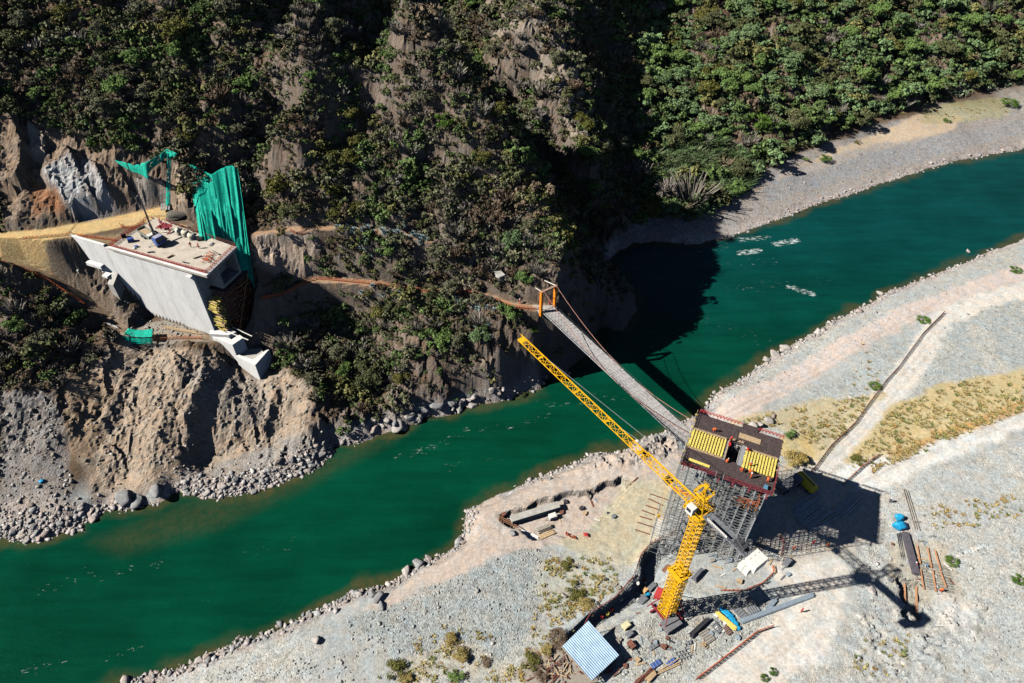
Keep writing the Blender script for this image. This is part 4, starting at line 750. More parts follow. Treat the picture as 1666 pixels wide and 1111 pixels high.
q = np.concatenate([sc2([(1060, 400), (1110, 360), (1230, 310), (1300, 280), (1666, 195), (1666, 240), (1400, 310), (1130, 395)], 1600), sc2([(560, 1010), (760, 930), (850, 890), (900, 900), (880, 1000), (820, 1080), (640, 1060), (400, 1080), (300, 1111), (600, 1111)], 1700), sc2([(1160, 680), (1290, 610), (1420, 560), (1560, 470), (1500, 460), (1300, 560), (1200, 625)], 600), sc2([(1050, 1010), (1240, 950), (1260, 1010), (1110, 1111), (1010, 1100)], 900), sc2([(1400, 900), (1666, 820), (1666, 1111), (1380, 1111)], 1500), sc2([(1450, 560), (1666, 470), (1666, 600), (1480, 660)], 300)])
rubble('gravel_stones', 'loose grey stones strewn over the gravel banks', q, .05, .07, [(.40, .41, .40), (.46, .44, .41), (.33, .33, .32)])
q = np.concatenate([sc2([(100, 640), (200, 560), (390, 610), (480, 610), (500, 710), (280, 780), (150, 820), (110, 700)], 500), sc2([(0, 660), (90, 650), (120, 800), (100, 860), (0, 870)], 500), sc2([(200, 480), (330, 530), (300, 550), (210, 540)], 120)])
rubble('slope_debris', 'brown and grey debris lying on the eroded left slope', q, .10, .13, [(.34, .31, .28), (.28, .24, .20), (.42, .39, .36)])
# ------------------------------------------------------------------ materials of built things
CONC = mat('concrete', (.80, .79, .77), .85, var=.12, scale=.35, dirt=(.42, .40, .36, .5), stretch=(1, 1, .25))
CONCD = mat('concrete_rough', (.48, .46, .42), .9, var=.25, scale=.8, dirt=(.30, .27, .22, .6), bump=.3)
YEL = mat('crane_yellow', (.90, .48, .015), .5, var=.18, scale=1.2, dirt=(.45, .25, .03, .35))
YLW = mat('formwork_beam_yellow', (.82, .66, .16), .65, var=.25, scale=1.6, dirt=(.5, .38, .12, .5))
GRYM = mat('counterjib_grey', (.20, .21, .23), .6, var=.2, dirt=(.12, .12, .12, .5))
STEEL = mat('galvanised_steel', (.42, .44, .45), .5, .3, var=.3, scale=3, dirt=(.22, .19, .16, .5))
DSTEEL = mat('dark_steel', (.07, .07, .08), .6, .2, var=.3)
RUST = mat('rusty_steel', (.24, .10, .07), .85, var=.35, scale=3, dirt=(.12, .07, .05, .5))
PLY = mat('dark_plywood', (.075, .055, .055), .55, var=.3, scale=1.5, dirt=(.22, .19, .17, .55))
WOOD = mat('raw_timber', (.55, .40, .24), .85, var=.3, scale=2.5, dirt=(.33, .24, .15, .5), stretch=(1, 1, 1))
WOODG = mat('weathered_timber', (.36, .32, .27), .9, var=.3, scale=2.5, dirt=(.2, .17, .14, .5))
REDP = mat('red_rail_paint', (.55, .06, .06), .6, var=.25)
MAGR = mat('maroon_paint', (.30, .045, .06), .6, var=.3)
ORNET = mat('orange_net', (.70, .17, .07), .7, var=.3, scale=1.5)
WHT = mat('white_paint', (.80, .78, .72), .6, var=.12, dirt=(.5, .45, .38, .4))
GRNET = mat('green_netting', (.0, .48, .34), .75, var=.35, scale=1.1, dirt=(.0, .60, .45, .5), stretch=(2.2, 2.2, .12))
DARKN = mat('black_rubber', (.025, .025, .028), .8)
BLUT = mat('blue_tarpaulin', (.02, .36, .66), .5, var=.3, scale=2)
BLUP = mat('blue_paint', (.06, .13, .42), .4, var=.2)
ORG = mat('pylon_orange', (.85, .27, .02), .5, var=.15)
_n = GRNET.node_tree.nodes; _l = GRNET.node_tree.links; _b = [q for q in _n if q.type == 'BSDF_PRINCIPLED'][0]; _o = [q for q in _n if q.type == 'OUTPUT_MATERIAL'][0]; _t = _n.new('ShaderNodeBsdfTransparent'); _mx = _n.new('ShaderNodeMixShader'); _tc = _n.new('ShaderNodeTexCoord')
_l.new(maprange(_n, _l, noise(_n, _l, _tc.outputs['Object'], .8, 5, .7), .4, .75, .04, .45), _mx.inputs[0]); _l.new(_b.outputs[0], _mx.inputs[1]); _l.new(_t.outputs[0], _mx.inputs[2]); _l.new(_mx.outputs[0], _o.inputs[0])
def truss(mb, a, b, w, h, nb, r, up=Vector((0, 0, 1)), tri=False, rc=None):
    """lattice girder from a to b; square or (tri) two bottom chords and one top"""
    a = Vector(a); b = Vector(b); d = (b - a).normalized(); s = d.cross(up).normalized(); u = s.cross(d); rc = rc or r * 1.5
    offs = [(-w / 2, 0), (w / 2, 0), (0, h)] if tri else [(-w / 2, -h / 2), (w / 2, -h / 2), (w / 2, h / 2), (-w / 2, h / 2)]
    pt = lambda k, t: a + (b - a) * t + s * offs[k][0] + u * offs[k][1]
    n_ = len(offs)
    for k in range(n_): mb.bar(pt(k, 0), pt(k, 1), rc)
    for i in range(nb):
        t0, t1 = i / nb, (i + 1) / nb
        for k in range(n_):
            k2 = (k + 1) % n_
            mb.bar(pt(k, t0), pt(k2, t0), r, cap=False)
            mb.bar(pt(k, t0), pt(k2, t1), r, cap=False) if (i + k) % 2 else mb.bar(pt(k2, t0), pt(k, t1), r, cap=False)
            if r > .065 and k != 0: (mb.bar(pt(k2, t0), pt(k, t1), r * .7, cap=False) if (i + k) % 2 else mb.bar(pt(k, t0), pt(k2, t1), r * .7, cap=False))
    return mb
# ------------------------------------------------------------------ tower crane
cb = W(1083, 998, 0); jd = W(850, 553, 42) - W(1145, 832, 42); jL = float(np.hypot(*jd[:2])); jd = Vector(jd / jL); js = jd.cross(Vector((0, 0, 1)))
gz0 = float(hgt(cb[0], cb[1])[0])
cr = thing('tower_crane', (cb[0], cb[1], gz0), 'yellow lattice tower crane with grey counter jib standing beside the scaffolded pier', 'crane')
cx, cy = cb[0], cb[1]; TA = math.radians(-24 + 55)
RT = Matrix.Rotation(TA, 3, 'Z')
mb = MB(); mb.prism([tuple((Vector((cx, cy, 0)) + RT @ Vector((x, y, 0)))[:2]) for x, y in ((-3.0, -4.1), (.9, -4.1), (.9, -1.4), (-3.0, -1.4))], gz0 - .3, gz0 + 1.5); mb.build('ballast_block', mat('dark_concrete', (.20, .20, .21), .8, var=.3, dirt=(.1, .1, .1, .5)), cr)
mb = MB()
for sx in (-1, 1):
    mb.plank(Vector((cx, cy, gz0 + .6)) + RT @ Vector((sx * 1.7, -3.4, 0)), Vector((cx, cy, gz0 + .6)) + RT @ Vector((sx * 1.7, 3.2, 0)), .35, .45)
    mb.plank(Vector((cx, cy, gz0 + .6)) + RT @ Vector((-3.2, sx * 1.7, 0)), Vector((cx, cy, gz0 + .6)) + RT @ Vector((3.2, sx * 1.7, 0)), .35, .43)
    mb.bar(Vector((cx, cy, gz0 + .8)) + RT @ Vector((sx * 3, -3, 0)), Vector((cx, cy, gz0 + 6)) + RT @ Vector((sx * 1.4, -1.4, 0)), .12); mb.bar(Vector((cx, cy, gz0 + .8)) + RT @ Vector((sx * 3, 3, 0)), Vector((cx, cy, gz0 + 6)) + RT @ Vector((sx * 1.4, 1.4, 0)), .12)
mb.build('base_frame', MAGR, cr)
def mast(name, z0, z1, w, nb, r, inner=0):
    mb = MB(); truss(mb, (cx, cy, z0), (cx, cy, z1), w, w, nb, r, up=RT @ Vector((1, 0, 0)))
    if inner: truss(mb, (cx, cy, z0), (cx, cy, z1), w * .74, w * .74, nb, r * .7, up=RT @ Vector((1, 0, 0)))
    for k in range(nb + 1):
        z_ = z0 + (z1 - z0) * k / nb
        if k % 2 == 0 and inner: mb.box((cx, cy, z_), (w * .8, w * .35, .06), TA)
    for k in range(int((z1 - z0) / .5)): mb.bar(Vector((cx, cy, z0 + k * .5)) + RT @ Vector((-.25, w * .3, 0)), Vector((cx, cy, z0 + k * .5)) + RT @ Vector((.25, w * .3, 0)), .03, 3)
    return mb.build(name, YEL, cr)
mast('lower_mast', gz0 + .9, 18.5, 2.75, 11, .07, 1)
mb = MB(); mb.box((cx, cy, 18.7), (3.7, 3.7, .12), TA)
for a_ in range(4):
    R4 = Matrix.Rotation(TA + a_ * math.pi / 2, 3, 'Z'); mb.bar(Vector((cx, cy, 19.7)) + R4 @ Vector((-1.8, 1.8, 0)), Vector((cx, cy, 19.7)) + R4 @ Vector((1.8, 1.8, 0)), .05); mb.bar(Vector((cx, cy, 18.7)) + R4 @ Vector((1.8, 1.8, 0)), Vector((cx, cy, 19.7)) + R4 @ Vector((1.8, 1.8, 0)), .05)
mb.build('mast_platform', YEL, cr)
mast('upper_mast', 18.7, 39.6, 1.9, 14, .07, 0)
mb = MB(); mb.bar((cx, cy, 39.5), (cx, cy, 40.3), 1.5, 16); mb.bar((cx, cy, 40.3), (cx, cy, 41.1), 1.25, 16)
for a_ in range(12):
    p_ = Vector((cx + 2.0 * math.cos(a_ * math.pi / 6), cy + 2.0 * math.sin(a_ * math.pi / 6), 39.6)); q_ = Vector((cx + 2.0 * math.cos((a_ + 1) * math.pi / 6), cy + 2.0 * math.sin((a_ + 1) * math.pi / 6), 39.6)); mb.bar(p_, p_ + Vector((0, 0, 1.1)), .04); mb.bar(p_ + Vector((0, 0, 1.1)), q_ + Vector((0, 0, 1.1)), .04); mb.bar(p_, q_, .09)
mb.build('slewing_ring', YEL, cr)
top = Vector((cx, cy, 0))
mb = MB(); ap = top + jd * .5 + Vector((0, 0, 48.2)); bs = [top + jd * a + js * b_ + Vector((0, 0, 41.1)) for a, b_ in ((-1.1, -.95), (1.3, -.95), (1.3, .95), (-1.1, .95))]
for k in range(4):
    mb.bar(bs[k], ap, .11)
    for t_ in (0, .22, .44, .66, .84): mb.bar(bs[k].lerp(ap, t_), bs[(k + 1) % 4].lerp(ap, t_), .06)
    for t_ in (0, .22, .44, .66): mb.bar(bs[k].lerp(ap, t_), bs[(k + 1) % 4].lerp(ap, t_ + .2), .05)
mb.box(ap, (.9, .5, .5), math.atan2(jd.y, jd.x)); mb.build('cat_head', YEL, cr)
PLAT = [] # grating platforms and rails round the cat head
for t_, zz_, e_ in ((.62, 46.3, 1.2), (.05, 41.4, 1.9)):
    P4 = [top + jd * (a * e_ + .5) + js * b_ * e_ + Vector((0, 0, zz_)) for a, b_ in ((-1, -1), (1, -1), (1, 1), (-1, 1))]
    mb = MB()
    for k in range(4):
        mb.plank(P4[k], P4[(k + 1) % 4], .45, .05); mb.bar(P4[k], P4[k] + Vector((0, 0, 1)), .035); mb.bar(P4[k] + Vector((0, 0, 1)), P4[(k + 1) % 4] + Vector((0, 0, 1)), .035)
    mb.build('service_platform', YEL, cr)
jz = 41.6; j0 = top + jd * 1.2 + Vector((0, 0, jz)); j1 = top + jd * (jL + .2) + Vector((0, 0, jz))
mb = MB(); jm = top + jd * 14 + Vector((0, 0, jz)); truss(mb, j0, jm, 1.8, 1.7, 7, .06, tri=True, rc=.12); truss(mb, jm, j1, 1.6, 1.4, 21, .055, tri=True, rc=.095)
for k in range(30): p_ = j0.lerp(j1, (k + .3) / 30); mb.plank(p_ - js * .2, p_ + jd * .9 - js * .2, .35, .03) if k < 10 else None
for a_ in (.27, .45, .63, .86): p_ = j0.lerp(j1, a_); mb.box(p_ + Vector((0, 0, .05)), (.5, 1.7, .25), math.atan2(jd.y, jd.x))
mb.box(j1 - jd * .7 + Vector((0, 0, .1)), (1.7, 1.6, .12), math.atan2(jd.y, jd.x)); jb = mb.build('jib', YEL, cr)
mb = MB(); p_ = j0.lerp(j1, .13) - Vector((0, 0, .5)); mb.box(p_, (1.5, 1.6, .35), math.atan2(jd.y, jd.x)); mb.box(p_ + Vector((0, 0, .2)) - jd * .2, (.7, .8, .4), math.atan2(jd.y, jd.x)); mb.build('trolley', DSTEEL, cr)
mb = MB(); p2_ = Vector((p_.x, p_.y, 29)); mb.bar(p_ + js * .2, p2_ + js * .1, .025, 3); mb.bar(p_ - js * .2, p2_ - js * .1, .025, 3); mb.box(p2_, (.5, .3, .7)); mb.bar(p2_, p2_ - Vector((0, 0, .9)), .08); mb.build('hook_block', YEL, cr)
cE = top - jd * 12.9 + Vector((0, 0, 41.6)); c0_ = top - jd * 1.3 + Vector((0, 0, 41.6))
mb = MB()
for sd in (-1, 1):
    mb.plank(c0_ + js * .85 * sd, cE + js * .85 * sd, .22, .35)
mb.plank(c0_ + Vector((0, 0, -.05)), cE + Vector((0, 0, -.05)), 1.4, .06)
for k in range(9): p_ = c0_.lerp(cE, k / 8); mb.bar(p_ - js * .85, p_ + js * .85, .08)
for k in range(0, 14): p_ = c0_.lerp(cE, k / 16); mb.bar(p_ + js * 1.0, p_ + js * 1.0 + Vector((0, 0, 1.1)), .03, 3); mb.bar(p_ - js * 1.0, p_ - js * 1.0 + Vector((0, 0, 1.1)), .03, 3)
for sd in (-1, 1):
    for hh_ in (.55, 1.1): mb.bar(c0_ + js * sd + Vector((0, 0, hh_)), c0_.lerp(cE, .82) + js * sd + Vector((0, 0, hh_)), .03, 3)
mb.build('counter_jib', GRYM, cr)
mb = MB(); wpt = c0_.lerp(cE, .66) + Vector((0, 0, .6)); mb.box(wpt, (2.2, 1.1, .9), math.atan2(jd.y, jd.x)); mb.bar(wpt - js * .5 + Vector((0, 0, .3)), wpt + js * .5 + Vector((0, 0, .3)), .5, 12); mb.build('hoist_winch', DSTEEL, cr)
mb = MB(); mb.plank(c0_.lerp(cE, .08) - js * 1.12 + Vector((0, 0, .9)), c0_.lerp(cE, .47) - js * 1.12 + Vector((0, 0, .9)), .05, .55)
bn = mb.build('banner', WHT, cr)
mb = MB()
for k in range(11): p_ = c0_.lerp(cE, .10 + k * .033) - js * 1.155 + Vector((0, 0, .9)); mb.box(p_, (.14 if k % 3 else .2, .01, .26), math.atan2(jd.y, jd.x))
mb.build('banner_lettering', DSTEEL, bn)
for k in range(3):
    p_ = cE + jd * (.55 - .0) + js * (-1.05 + 1.05 * k) + Vector((0, 0, -.1)); mb = MB(); mb.box(p_ + jd * 0, (2.3, .98, 2.0), math.atan2(jd.y, jd.x)); mb.bar(p_ + Vector((0, 0, 1.0)) + jd * .6, p_ + Vector((0, 0, 1.15)) + jd * .6, .1, 6); mb.build('counterweight', WHT, cr)
for k in range(2):
    p_ = cE + jd * 1.6 + js * (-1.7) * (1) + Vector((0, 0, -1.3 - .05 * k)) + jd * (k * 1.05 - 1.05); mb = MB(); mb.box(p_, (.98, 1.1, 1.6), math.atan2(jd.y, jd.x)); mb.build('counterweight', WHT, cr)
mb = MB(); mb.box(top + jd * .9 - js * 1.75 + Vector((0, 0, 42.1)), (1.5, 1.15, 1.9), math.atan2(jd.y, jd.x)); cabn = mb.build('operator_cab', WHT, cr)
mb = MB(); mb.box(top + jd * 1.67 - js * 1.75 + Vector((0, 0, 42.2)), (.03, 1.0, 1.2), math.atan2(jd.y, jd.x)); mb.box(top + jd * 1.0 - js * 2.34 + Vector((0, 0, 42.3)), (1.0, .03, .9), math.atan2(jd.y, jd.x)); mb.build('window', mat('dark_glass', (.03, .04, .05), .15), cabn)
TIE = mat('tie_cable', (.36, .38, .38), .5, .3)
for t_ in (.38, .82):
    mb = MB(); mb.tube([ap, j0.lerp(j1, t_) + Vector((0, 0, 1.4))], .045, 4); mb.build('pendant_tie', TIE, cr)
for sd in (-.6, .6):
    mb = MB(); mb.tube([ap, cE + jd * 2 + js * sd + Vector((0, 0, .2))], .04, 4); mb.build('pendant_tie', TIE, cr)
# ------------------------------------------------------------------ pier, scaffold, formwork platform
PZ = 30.0; PA = np.radians(-24.2); pu = np.array([math.cos(PA), math.sin(PA), 0]); pv = np.array([-pu[1], pu[0], 0]); P0 = W(1108, 755, PZ); PL, PWd = 18.6, 15.3
def PF(u, v, z): q = P0 + pu * u + pv * v; return (float(q[0]), float(q[1]), float(z))
pc = PF(PL / 2, PWd / 2, 0)
pier = thing('bridge_pier', PF(PL / 2, PWd / 2, 0), 'hollow concrete bridge pier rising through the scaffold to the formwork platform', 'pier')
mb = MB(); ou = [(5.0, 4.4), (13.4, 4.4), (13.4, 10.9), (5.0, 10.9)]; inn = [(8.3, 5.3), (10.6, 5.3), (10.6, 10.0), (8.3, 10.0)]
for a_, b_, c_, d_ in ((5, 8.3, 4.4, 10.9), (10.6, 13.4, 4.4, 10.9), (8.3, 10.6, 4.4, 5.3), (8.3, 10.6, 10.0, 10.9)):
    mb.prism([PF(a_, c_, 0)[:2], PF(b_, c_, 0)[:2], PF(b_, d_, 0)[:2], PF(a_, d_, 0)[:2]], -1, 28.9)
mb.build('shaft', CONCD, pier)
mb = MB(); mb.prism([PF(a, b_, 0)[:2] for a, b_ in ((2.0, 2.0), (16.5, 2.0), (16.5, 13.3), (2.0, 13.3))], -1, 1.2); mb.build('footing', CONCD, pier)
sc_t = thing('scaffold_tower', PF(PL / 2, 0, 0), 'grey steel tube scaffold wrapped round the bridge pier below the platform', 'scaffold')
stds = []
us = [-.4, 1.6, 3.6, 5.6, 7.6, 9.6, 11.6, 13.6, 15.6, 17.6]; vs_front = [-.2, 2.0]; vs_back = [13.2, 15.2]
for u in us:
    for v in vs_front + vs_back: stds.append((u, v))
for v in (4.2, 6.4, 8.6, 10.8):
    for u in (-.4, 1.6, 15.6, 17.6): stds.append((u, v))
for u in (2.5, 4.7, 6.9): stds.append((u - 4.2, -3.0)); stds.append((u - 4.2, -5.0))
for u, v in stds:
    z1 = 29.2 if v > -1 else 21
    mb = MB(); mb.bar(PF(u, v, 0), PF(u, v, z1), .075, 5); mb.build('standard', STEEL, sc_t)
for L in range(14):
    z = 1.5 + L * 2.0; mb = MB()
    for v in vs_front + vs_back: mb.bar(PF(us[0], v, z), PF(us[-1], v, z), .055, 3); mb.bar(PF(us[0], v, z + 1), PF(us[-1], v, z + 1), .04, 3)
    for u in us:
        mb.bar(PF(u, -.2, z), PF(u, 2.0, z), .05, 3); mb.bar(PF(u, 13.2, z), PF(u, 15.2, z), .05, 3)
    for u in (-.4, 1.6, 15.6, 17.6): mb.bar(PF(u, -.2, z), PF(u, 15.2, z), .055, 3); mb.bar(PF(u, -.2, z + 1), PF(u, 15.2, z + 1), .04, 3)
    if z < 21:
        for v in (-3.0, -5.0): mb.bar(PF(-1.7, v, z), PF(2.7, v, z), .05, 3)
        for u in (-1.7, .5, 2.7): mb.bar(PF(u, -5, z), PF(u, -.2, z), .05, 3)
    for k in range(len(us) - 1):
        if (k + L) % 3 != 2: mb.bar(PF(us[k], -.2, z), PF(us[k + 1], -.2, z + 2), .045, 3)
        if (k + L) % 2: mb.bar(PF(us[k], 2.0, z), PF(us[k + 1], 2.0, z + 2), .04, 3)
    for k in range(6):
        v = -.2 + 2.2 * k
        if (k + L) % 2: mb.bar(PF(17.6, v, z), PF(17.6, v + 2.2, z + 2), .045, 3); mb.bar(PF(-.4, v, z), PF(-.4, v + 2.2, z + 2), .045, 3)
    mb.build('ledger_lift', STEEL, sc_t)
for L, (ua, ub, va, vb) in enumerate(((1.6, 7.6, -.2, 1.2), (5.6, 11.6, .4, 1.9), (9.6, 15.6, -.2, 1.0), (3.6, 9.6, .2, 1.6), (-.4, 3.6, .2, 1.8), (11.6, 17.6, .3, 1.7))):
    z = 3.6 + L * 4.0; mb = MB()
    for k in range(4): v = va + (vb - va) * k / 4; mb.plank(PF(ua, v, z), PF(ub, v + .1, z), (vb - va) / 4.4, .05)
    mb.build('walkway_planks', WOODG, sc_t)
st = thing('stair_tower', PF(-2.5, -3, 0), 'narrow grey scaffold stair tower against the left front of the pier scaffold', 'scaffold')
mb = MB()
for u, v in ((3.5, -2.9), (5.3, -2.9), (3.5, -.9), (5.3, -.9)): mb.bar(PF(u, v, 0), PF(u, v, 30.8), .07, 4)
for k in range(16):
    z = 1 + k * 1.95
    for a, b_ in (((3.5, -2.9), (5.3, -2.9)), ((5.3, -2.9), (5.3, -.9)), ((5.3, -.9), (3.5, -.9)), ((3.5, -.9), (3.5, -2.9))): mb.bar(PF(*a, z), PF(*b_, z), .05, 3); mb.bar(PF(*a, z + .9), PF(*b_, z + .9), .035, 3)
mb.build('frame', STEEL, st); mb = MB()
for k in range(15):
    z = 1 + k * 1.95; a, b_ = ((3.7, 5.1) if k % 2 else (5.1, 3.7))
    mb.plank(PF(a, -2.4 + (k % 2) * .9, z), PF(b_, -2.4 + (k % 2) * .9, z + 1.95), .7, .06); mb.box(PF(b_, -1.9, z + 1.97), (.7, 1.8, .05), PA)
mb.build('stair_flight', STEEL, st)
pf = thing('formwork_platform', PF(PL / 2, PWd / 2, 28.9), 'dark plywood working platform with yellow beams and red railings on top of the pier', 'platform')
hole = (8.35, 5.4, 10.55, 10.3)
mb = MB()
for k in range(12):                              # plywood sheets butted edge to edge
    for (u0, u1) in ((0, 2.7), (2.7, 5.5), (5.5, 8.3), (8.3, 10.6), (10.6, 13.2), (13.2, 15.9), (15.9, PL)):
        v0 = k * PWd / 12; v1 = v0 + PWd / 12
        if u0 == 8.3 and 5.0 < v0 and v1 < 10.3: continue
        dz = rng.uniform(-.02, .02); mb.box(PF((u0 + u1) / 2, (v0 + v1) / 2, PZ - .06 + dz), (u1 - u0 - .02, v1 - v0 - .02, .08), PA)
mb.build('deck_boards', PLY, pf)
mb = MB()
for k in range(9): v = .3 + k * (PWd - .6) / 8; mb.plank(PF(-.5, v, PZ - .32), PF(8.2, v, PZ - .32), .12, .3); mb.plank(PF(10.7, v, PZ - .32), PF(PL + .5, v, PZ - .32), .12, .3)
mb.build('joist', YLW, pf)
mb = MB()
for u in (.6, 4.4, 8.0, 10.9, 14.2, 17.8): mb.plank(PF(u, -.9, PZ - .62), PF(u, PWd + .6, PZ - .62), .22, .28)
mb.build('bearer', MAGR, pf)
def grid_panel(u0, u1, v0, v1, z, n1, n2):
    mb = MB()
    for k in range(n1): v = v0 + (v1 - v0) * (k + .5) / n1; mb.plank(PF(u0 + rng.uniform(-.15, .1), v, z), PF(u1 + rng.uniform(-.1, .15), v, z), (v1 - v0) / n1 * .62, .2)
    for k in range(n2): u = u0 + (u1 - u0) * (k + .5) / n2; mb.plank(PF(u, v0 - rng.uniform(0, .25), z + .2), PF(u, v1 + rng.uniform(0, .25), z + .2), .34, .2)
    return mb.build('yellow_beam_grid', YLW, pf)
grid_panel(.1, 7.5, 5.2, 9.8, PZ + .15, 8, 12); grid_panel(11.7, 18.3, 4.3, 9.0, PZ + .15, 8, 11)
mb = MB(); mb.plank(PF(1.2, 1.9, PZ + .1), PF(5.6, 1.7, PZ + .1), .6, .16); mb.build('spare_beams', YLW, pf)
mb = MB()
for a, b_ in (((0, 10.4), (7.3, 10.4)), ((0, 4.9), (7.3, 4.9)), ((11.4, 9.5), (18.3, 9.5)), ((8.0, 5.0), (8.0, 10.6)), ((8.0, 10.9), (10.9, 10.9))):
    mb.plank(PF(*a, PZ + .1), PF(*b_, PZ + .1), .16, .2); mb.plank(PF(*a, PZ + .45), PF(*b_, PZ + .45), .1, .1)
    n_ = 6
    for k in range(n_): q = [a[i] + (b_[i] - a[i]) * k / (n_ - 1) for i in (0, 1)]; mb.box(PF(*q, PZ + .25), (.12, .12, .5), PA)
mb.build('timber_curb', WOOD, pf)
mb = MB()
for k in range(6): mb.plank(PF(9.6 , 12.1 + .24 * k, PZ + .08 + .03 * (k % 2)), PF(14.2, 12.0 + .24 * k, PZ + .08), .17, .12)
mb.build('stacked_planks', WOOD, pf)
mb = MB(); mb.box(PF(11.2, 7.4, PZ + .08), (.95, 5.6, .12), PA); mb.box(PF(7.75, 7.4, PZ + .06), (.7, 5.2, .1), PA); mb.build('steel_walkway', STEEL, pf)
def rail(a, b_, z0, h, n_, name, mt, zig=False, r=.05):
    mb = MB()
    for k in range(n_ + 1): q = [a[i] + (b_[i] - a[i]) * k / n_ for i in (0, 1)]; mb.bar(PF(*q, z0), PF(*q, z0 + h), r, 4)
    for hh_ in (h, h * .55): mb.bar(PF(*a, z0 + hh_), PF(*b_, z0 + hh_), r * .8, 4)
    if zig:
        for k in range(n_ * 2): 
            q = [a[i] + (b_[i] - a[i]) * k / (n_ * 2) for i in (0, 1)]; q2 = [a[i] + (b_[i] - a[i]) * (k + 1) / (n_ * 2) for i in (0, 1)]; mb.bar(PF(*q, z0 + (h if k % 2 else .1)), PF(*q2, z0 + (.1 if k % 2 else h)), r, 4)
    else: mb.plank(PF(*a, z0 + .1), PF(*b_, z0 + .1), .04, .22)
    return mb.build(name, mt, pf)
rail((0, -.1), (7.2, -.1), PZ, 1.2, 7, 'front_railing', MAGR, r=.07); rail((8.8, -.1), (PL, -.1), PZ, 1.2, 9, 'front_railing', MAGR, r=.07); rail((PL + .1, 0), (PL + .1, 7.2), PZ, 1.2, 6, 'side_railing', MAGR)
rail((0.3, PWd + .5), (9.6, PWd + .5), PZ - .1, 1.0, 12, 'zigzag_barrier', REDP, True, .06); rail((13.3, PWd + .5), (PL, PWd + .5), PZ - .1, 1.0, 7, 'zigzag_barrier', REDP, True, .06); rail((-.2, 9.8), (-.2, PWd), PZ, 1.0, 5, 'side_railing', WOOD); rail((-.2, 0), (-.2, 5.2), PZ, 1.0, 5, 'side_railing', RUST)
mb = MB(); mb.box(PF(11.5, PWd + .35, PZ + .1), (3.4, 1.4, .12), PA); mb.build('loose_sheet', PLY, pf)
mb = MB()
for u in (7.25, 8.75): mb.bar(PF(u, .4, PZ), PF(u, .4, PZ + 1.2), .05); mb.bar(PF(u, -1.6, PZ - 1), PF(u, -1.6, PZ + 1.2), .05); mb.bar(PF(u, -1.6, PZ + 1.2), PF(u, .4, PZ + 1.2), .05)
mb.build('stair_access_frame', STEEL, pf)
# brackets and coloured formwork hanging under the right side
fw = thing('climbing_formwork', PF(15, 1, 20), 'rust orange steel formwork panels hanging under the right side of the platform', 'formwork')
mb = MB(); mb.box(PF(17.0, 2.6, 24.6), (.2, 4.4, 3.6), PA); mb.box(PF(14.9, .5, 24.4), (3.8, .2, 2.4), PA)
for k in range(5): mb.box(PF(17.15, .9 + k * .85, 24.6), (.3, .1, 3.7), PA)
mb.build('panel', mat('rust_orange', (.62, .16, .05), .7, var=.3), fw)
mb = MB()
for k in range(6): mb.bar(PF(13.0 + k * .8, -.4, 23.4), PF(13.0 + k * .8, .6, 23.4), .09); mb.bar(PF(13.0 + k * .8, -.4, 23.4), PF(13.0 + k * .8, .6, 22.3), .06)
mb.build('bracket', ORG, fw)
sn = MB(); 
for k in range(9): u0, u1 = -.3 + k * .55, -.3 + (k + 1) * .55; z0_ = 23.4 - .25 * (k % 3); sn.mesh([PF(u0, -2.1, z0_), PF(u1, -2.1, z0_ + .1), PF(u1, -2.12, z0_ + .75), PF(u0, -2.1, z0_ + .8)], [(0, 1, 2, 3)]); sn.bar(PF(u0, -2.1, z0_ + .8), PF(u1, -2.1, z0_ + .75), .06)
solo('debris_net', sn, ORNET, 'ragged orange debris net strung left of the crane head', 'net')
# ------------------------------------------------------------------ suspension footbridge
BZ = 22.0
fa = (W(881, 508, BZ) + W(903, 500, BZ)) / 2; fb = (W(1109, 731, BZ - .3) + W(1134, 704, BZ - .3)) / 2; fd = fb - fa; fL = float(np.hypot(*fd[:2])); fd = fd / fL; fd[2] = 0; fs = np.array([-fd[1], fd[0], 0]); fL2 = fL + 9
def FB(t, s, z=0): 
    q = fa + fd * t + fs * s; sag = -.05 * 4 * (t / fL2) * (1 - t / fL2) + .9 * 0; return (float(q[0]), float(q[1]), float(BZ + sag + z))
br = thing('suspension_footbridge', FB(0, 0), 'long narrow suspension footbridge with timber deck and orange pylon crossing the river', 'bridge')
N_ = 110; HW = 1.95; mb = MB()
dm = [mat('deck_plank_pale', (.47, .45, .44), .85, var=.3, scale=1.5, dirt=(.36, .31, .29, .6)), mat('deck_plank_grey', (.38, .36, .355), .85, var=.3, scale=1.5, dirt=(.28, .24, .22, .6))]
for k in range(N_):
    t0, t1 = k * fL2 / N_, (k + 1) * fL2 / N_; mb.cur = int(rng.random() < .4); e_ = rng.uniform(-.06, .06)
    mb.box(((np.array(FB(t0, 0)) + np.array(FB(t1, 0))) / 2), (fL2 / N_ - .05, HW * 2 + e_, .09), math.atan2(fd[1], fd[0]))
mb.build('deck', dm, br)
mb = MB()
for s in (-.75, .0, .8):
    mb.cur = 0
    for k in range(40): mb.plank(FB(k * fL2 / 40, s, .08), FB((k + 1) * fL2 / 40 - .04, s, .08), .32, .05)
mb.build('running_boards', dm, br)
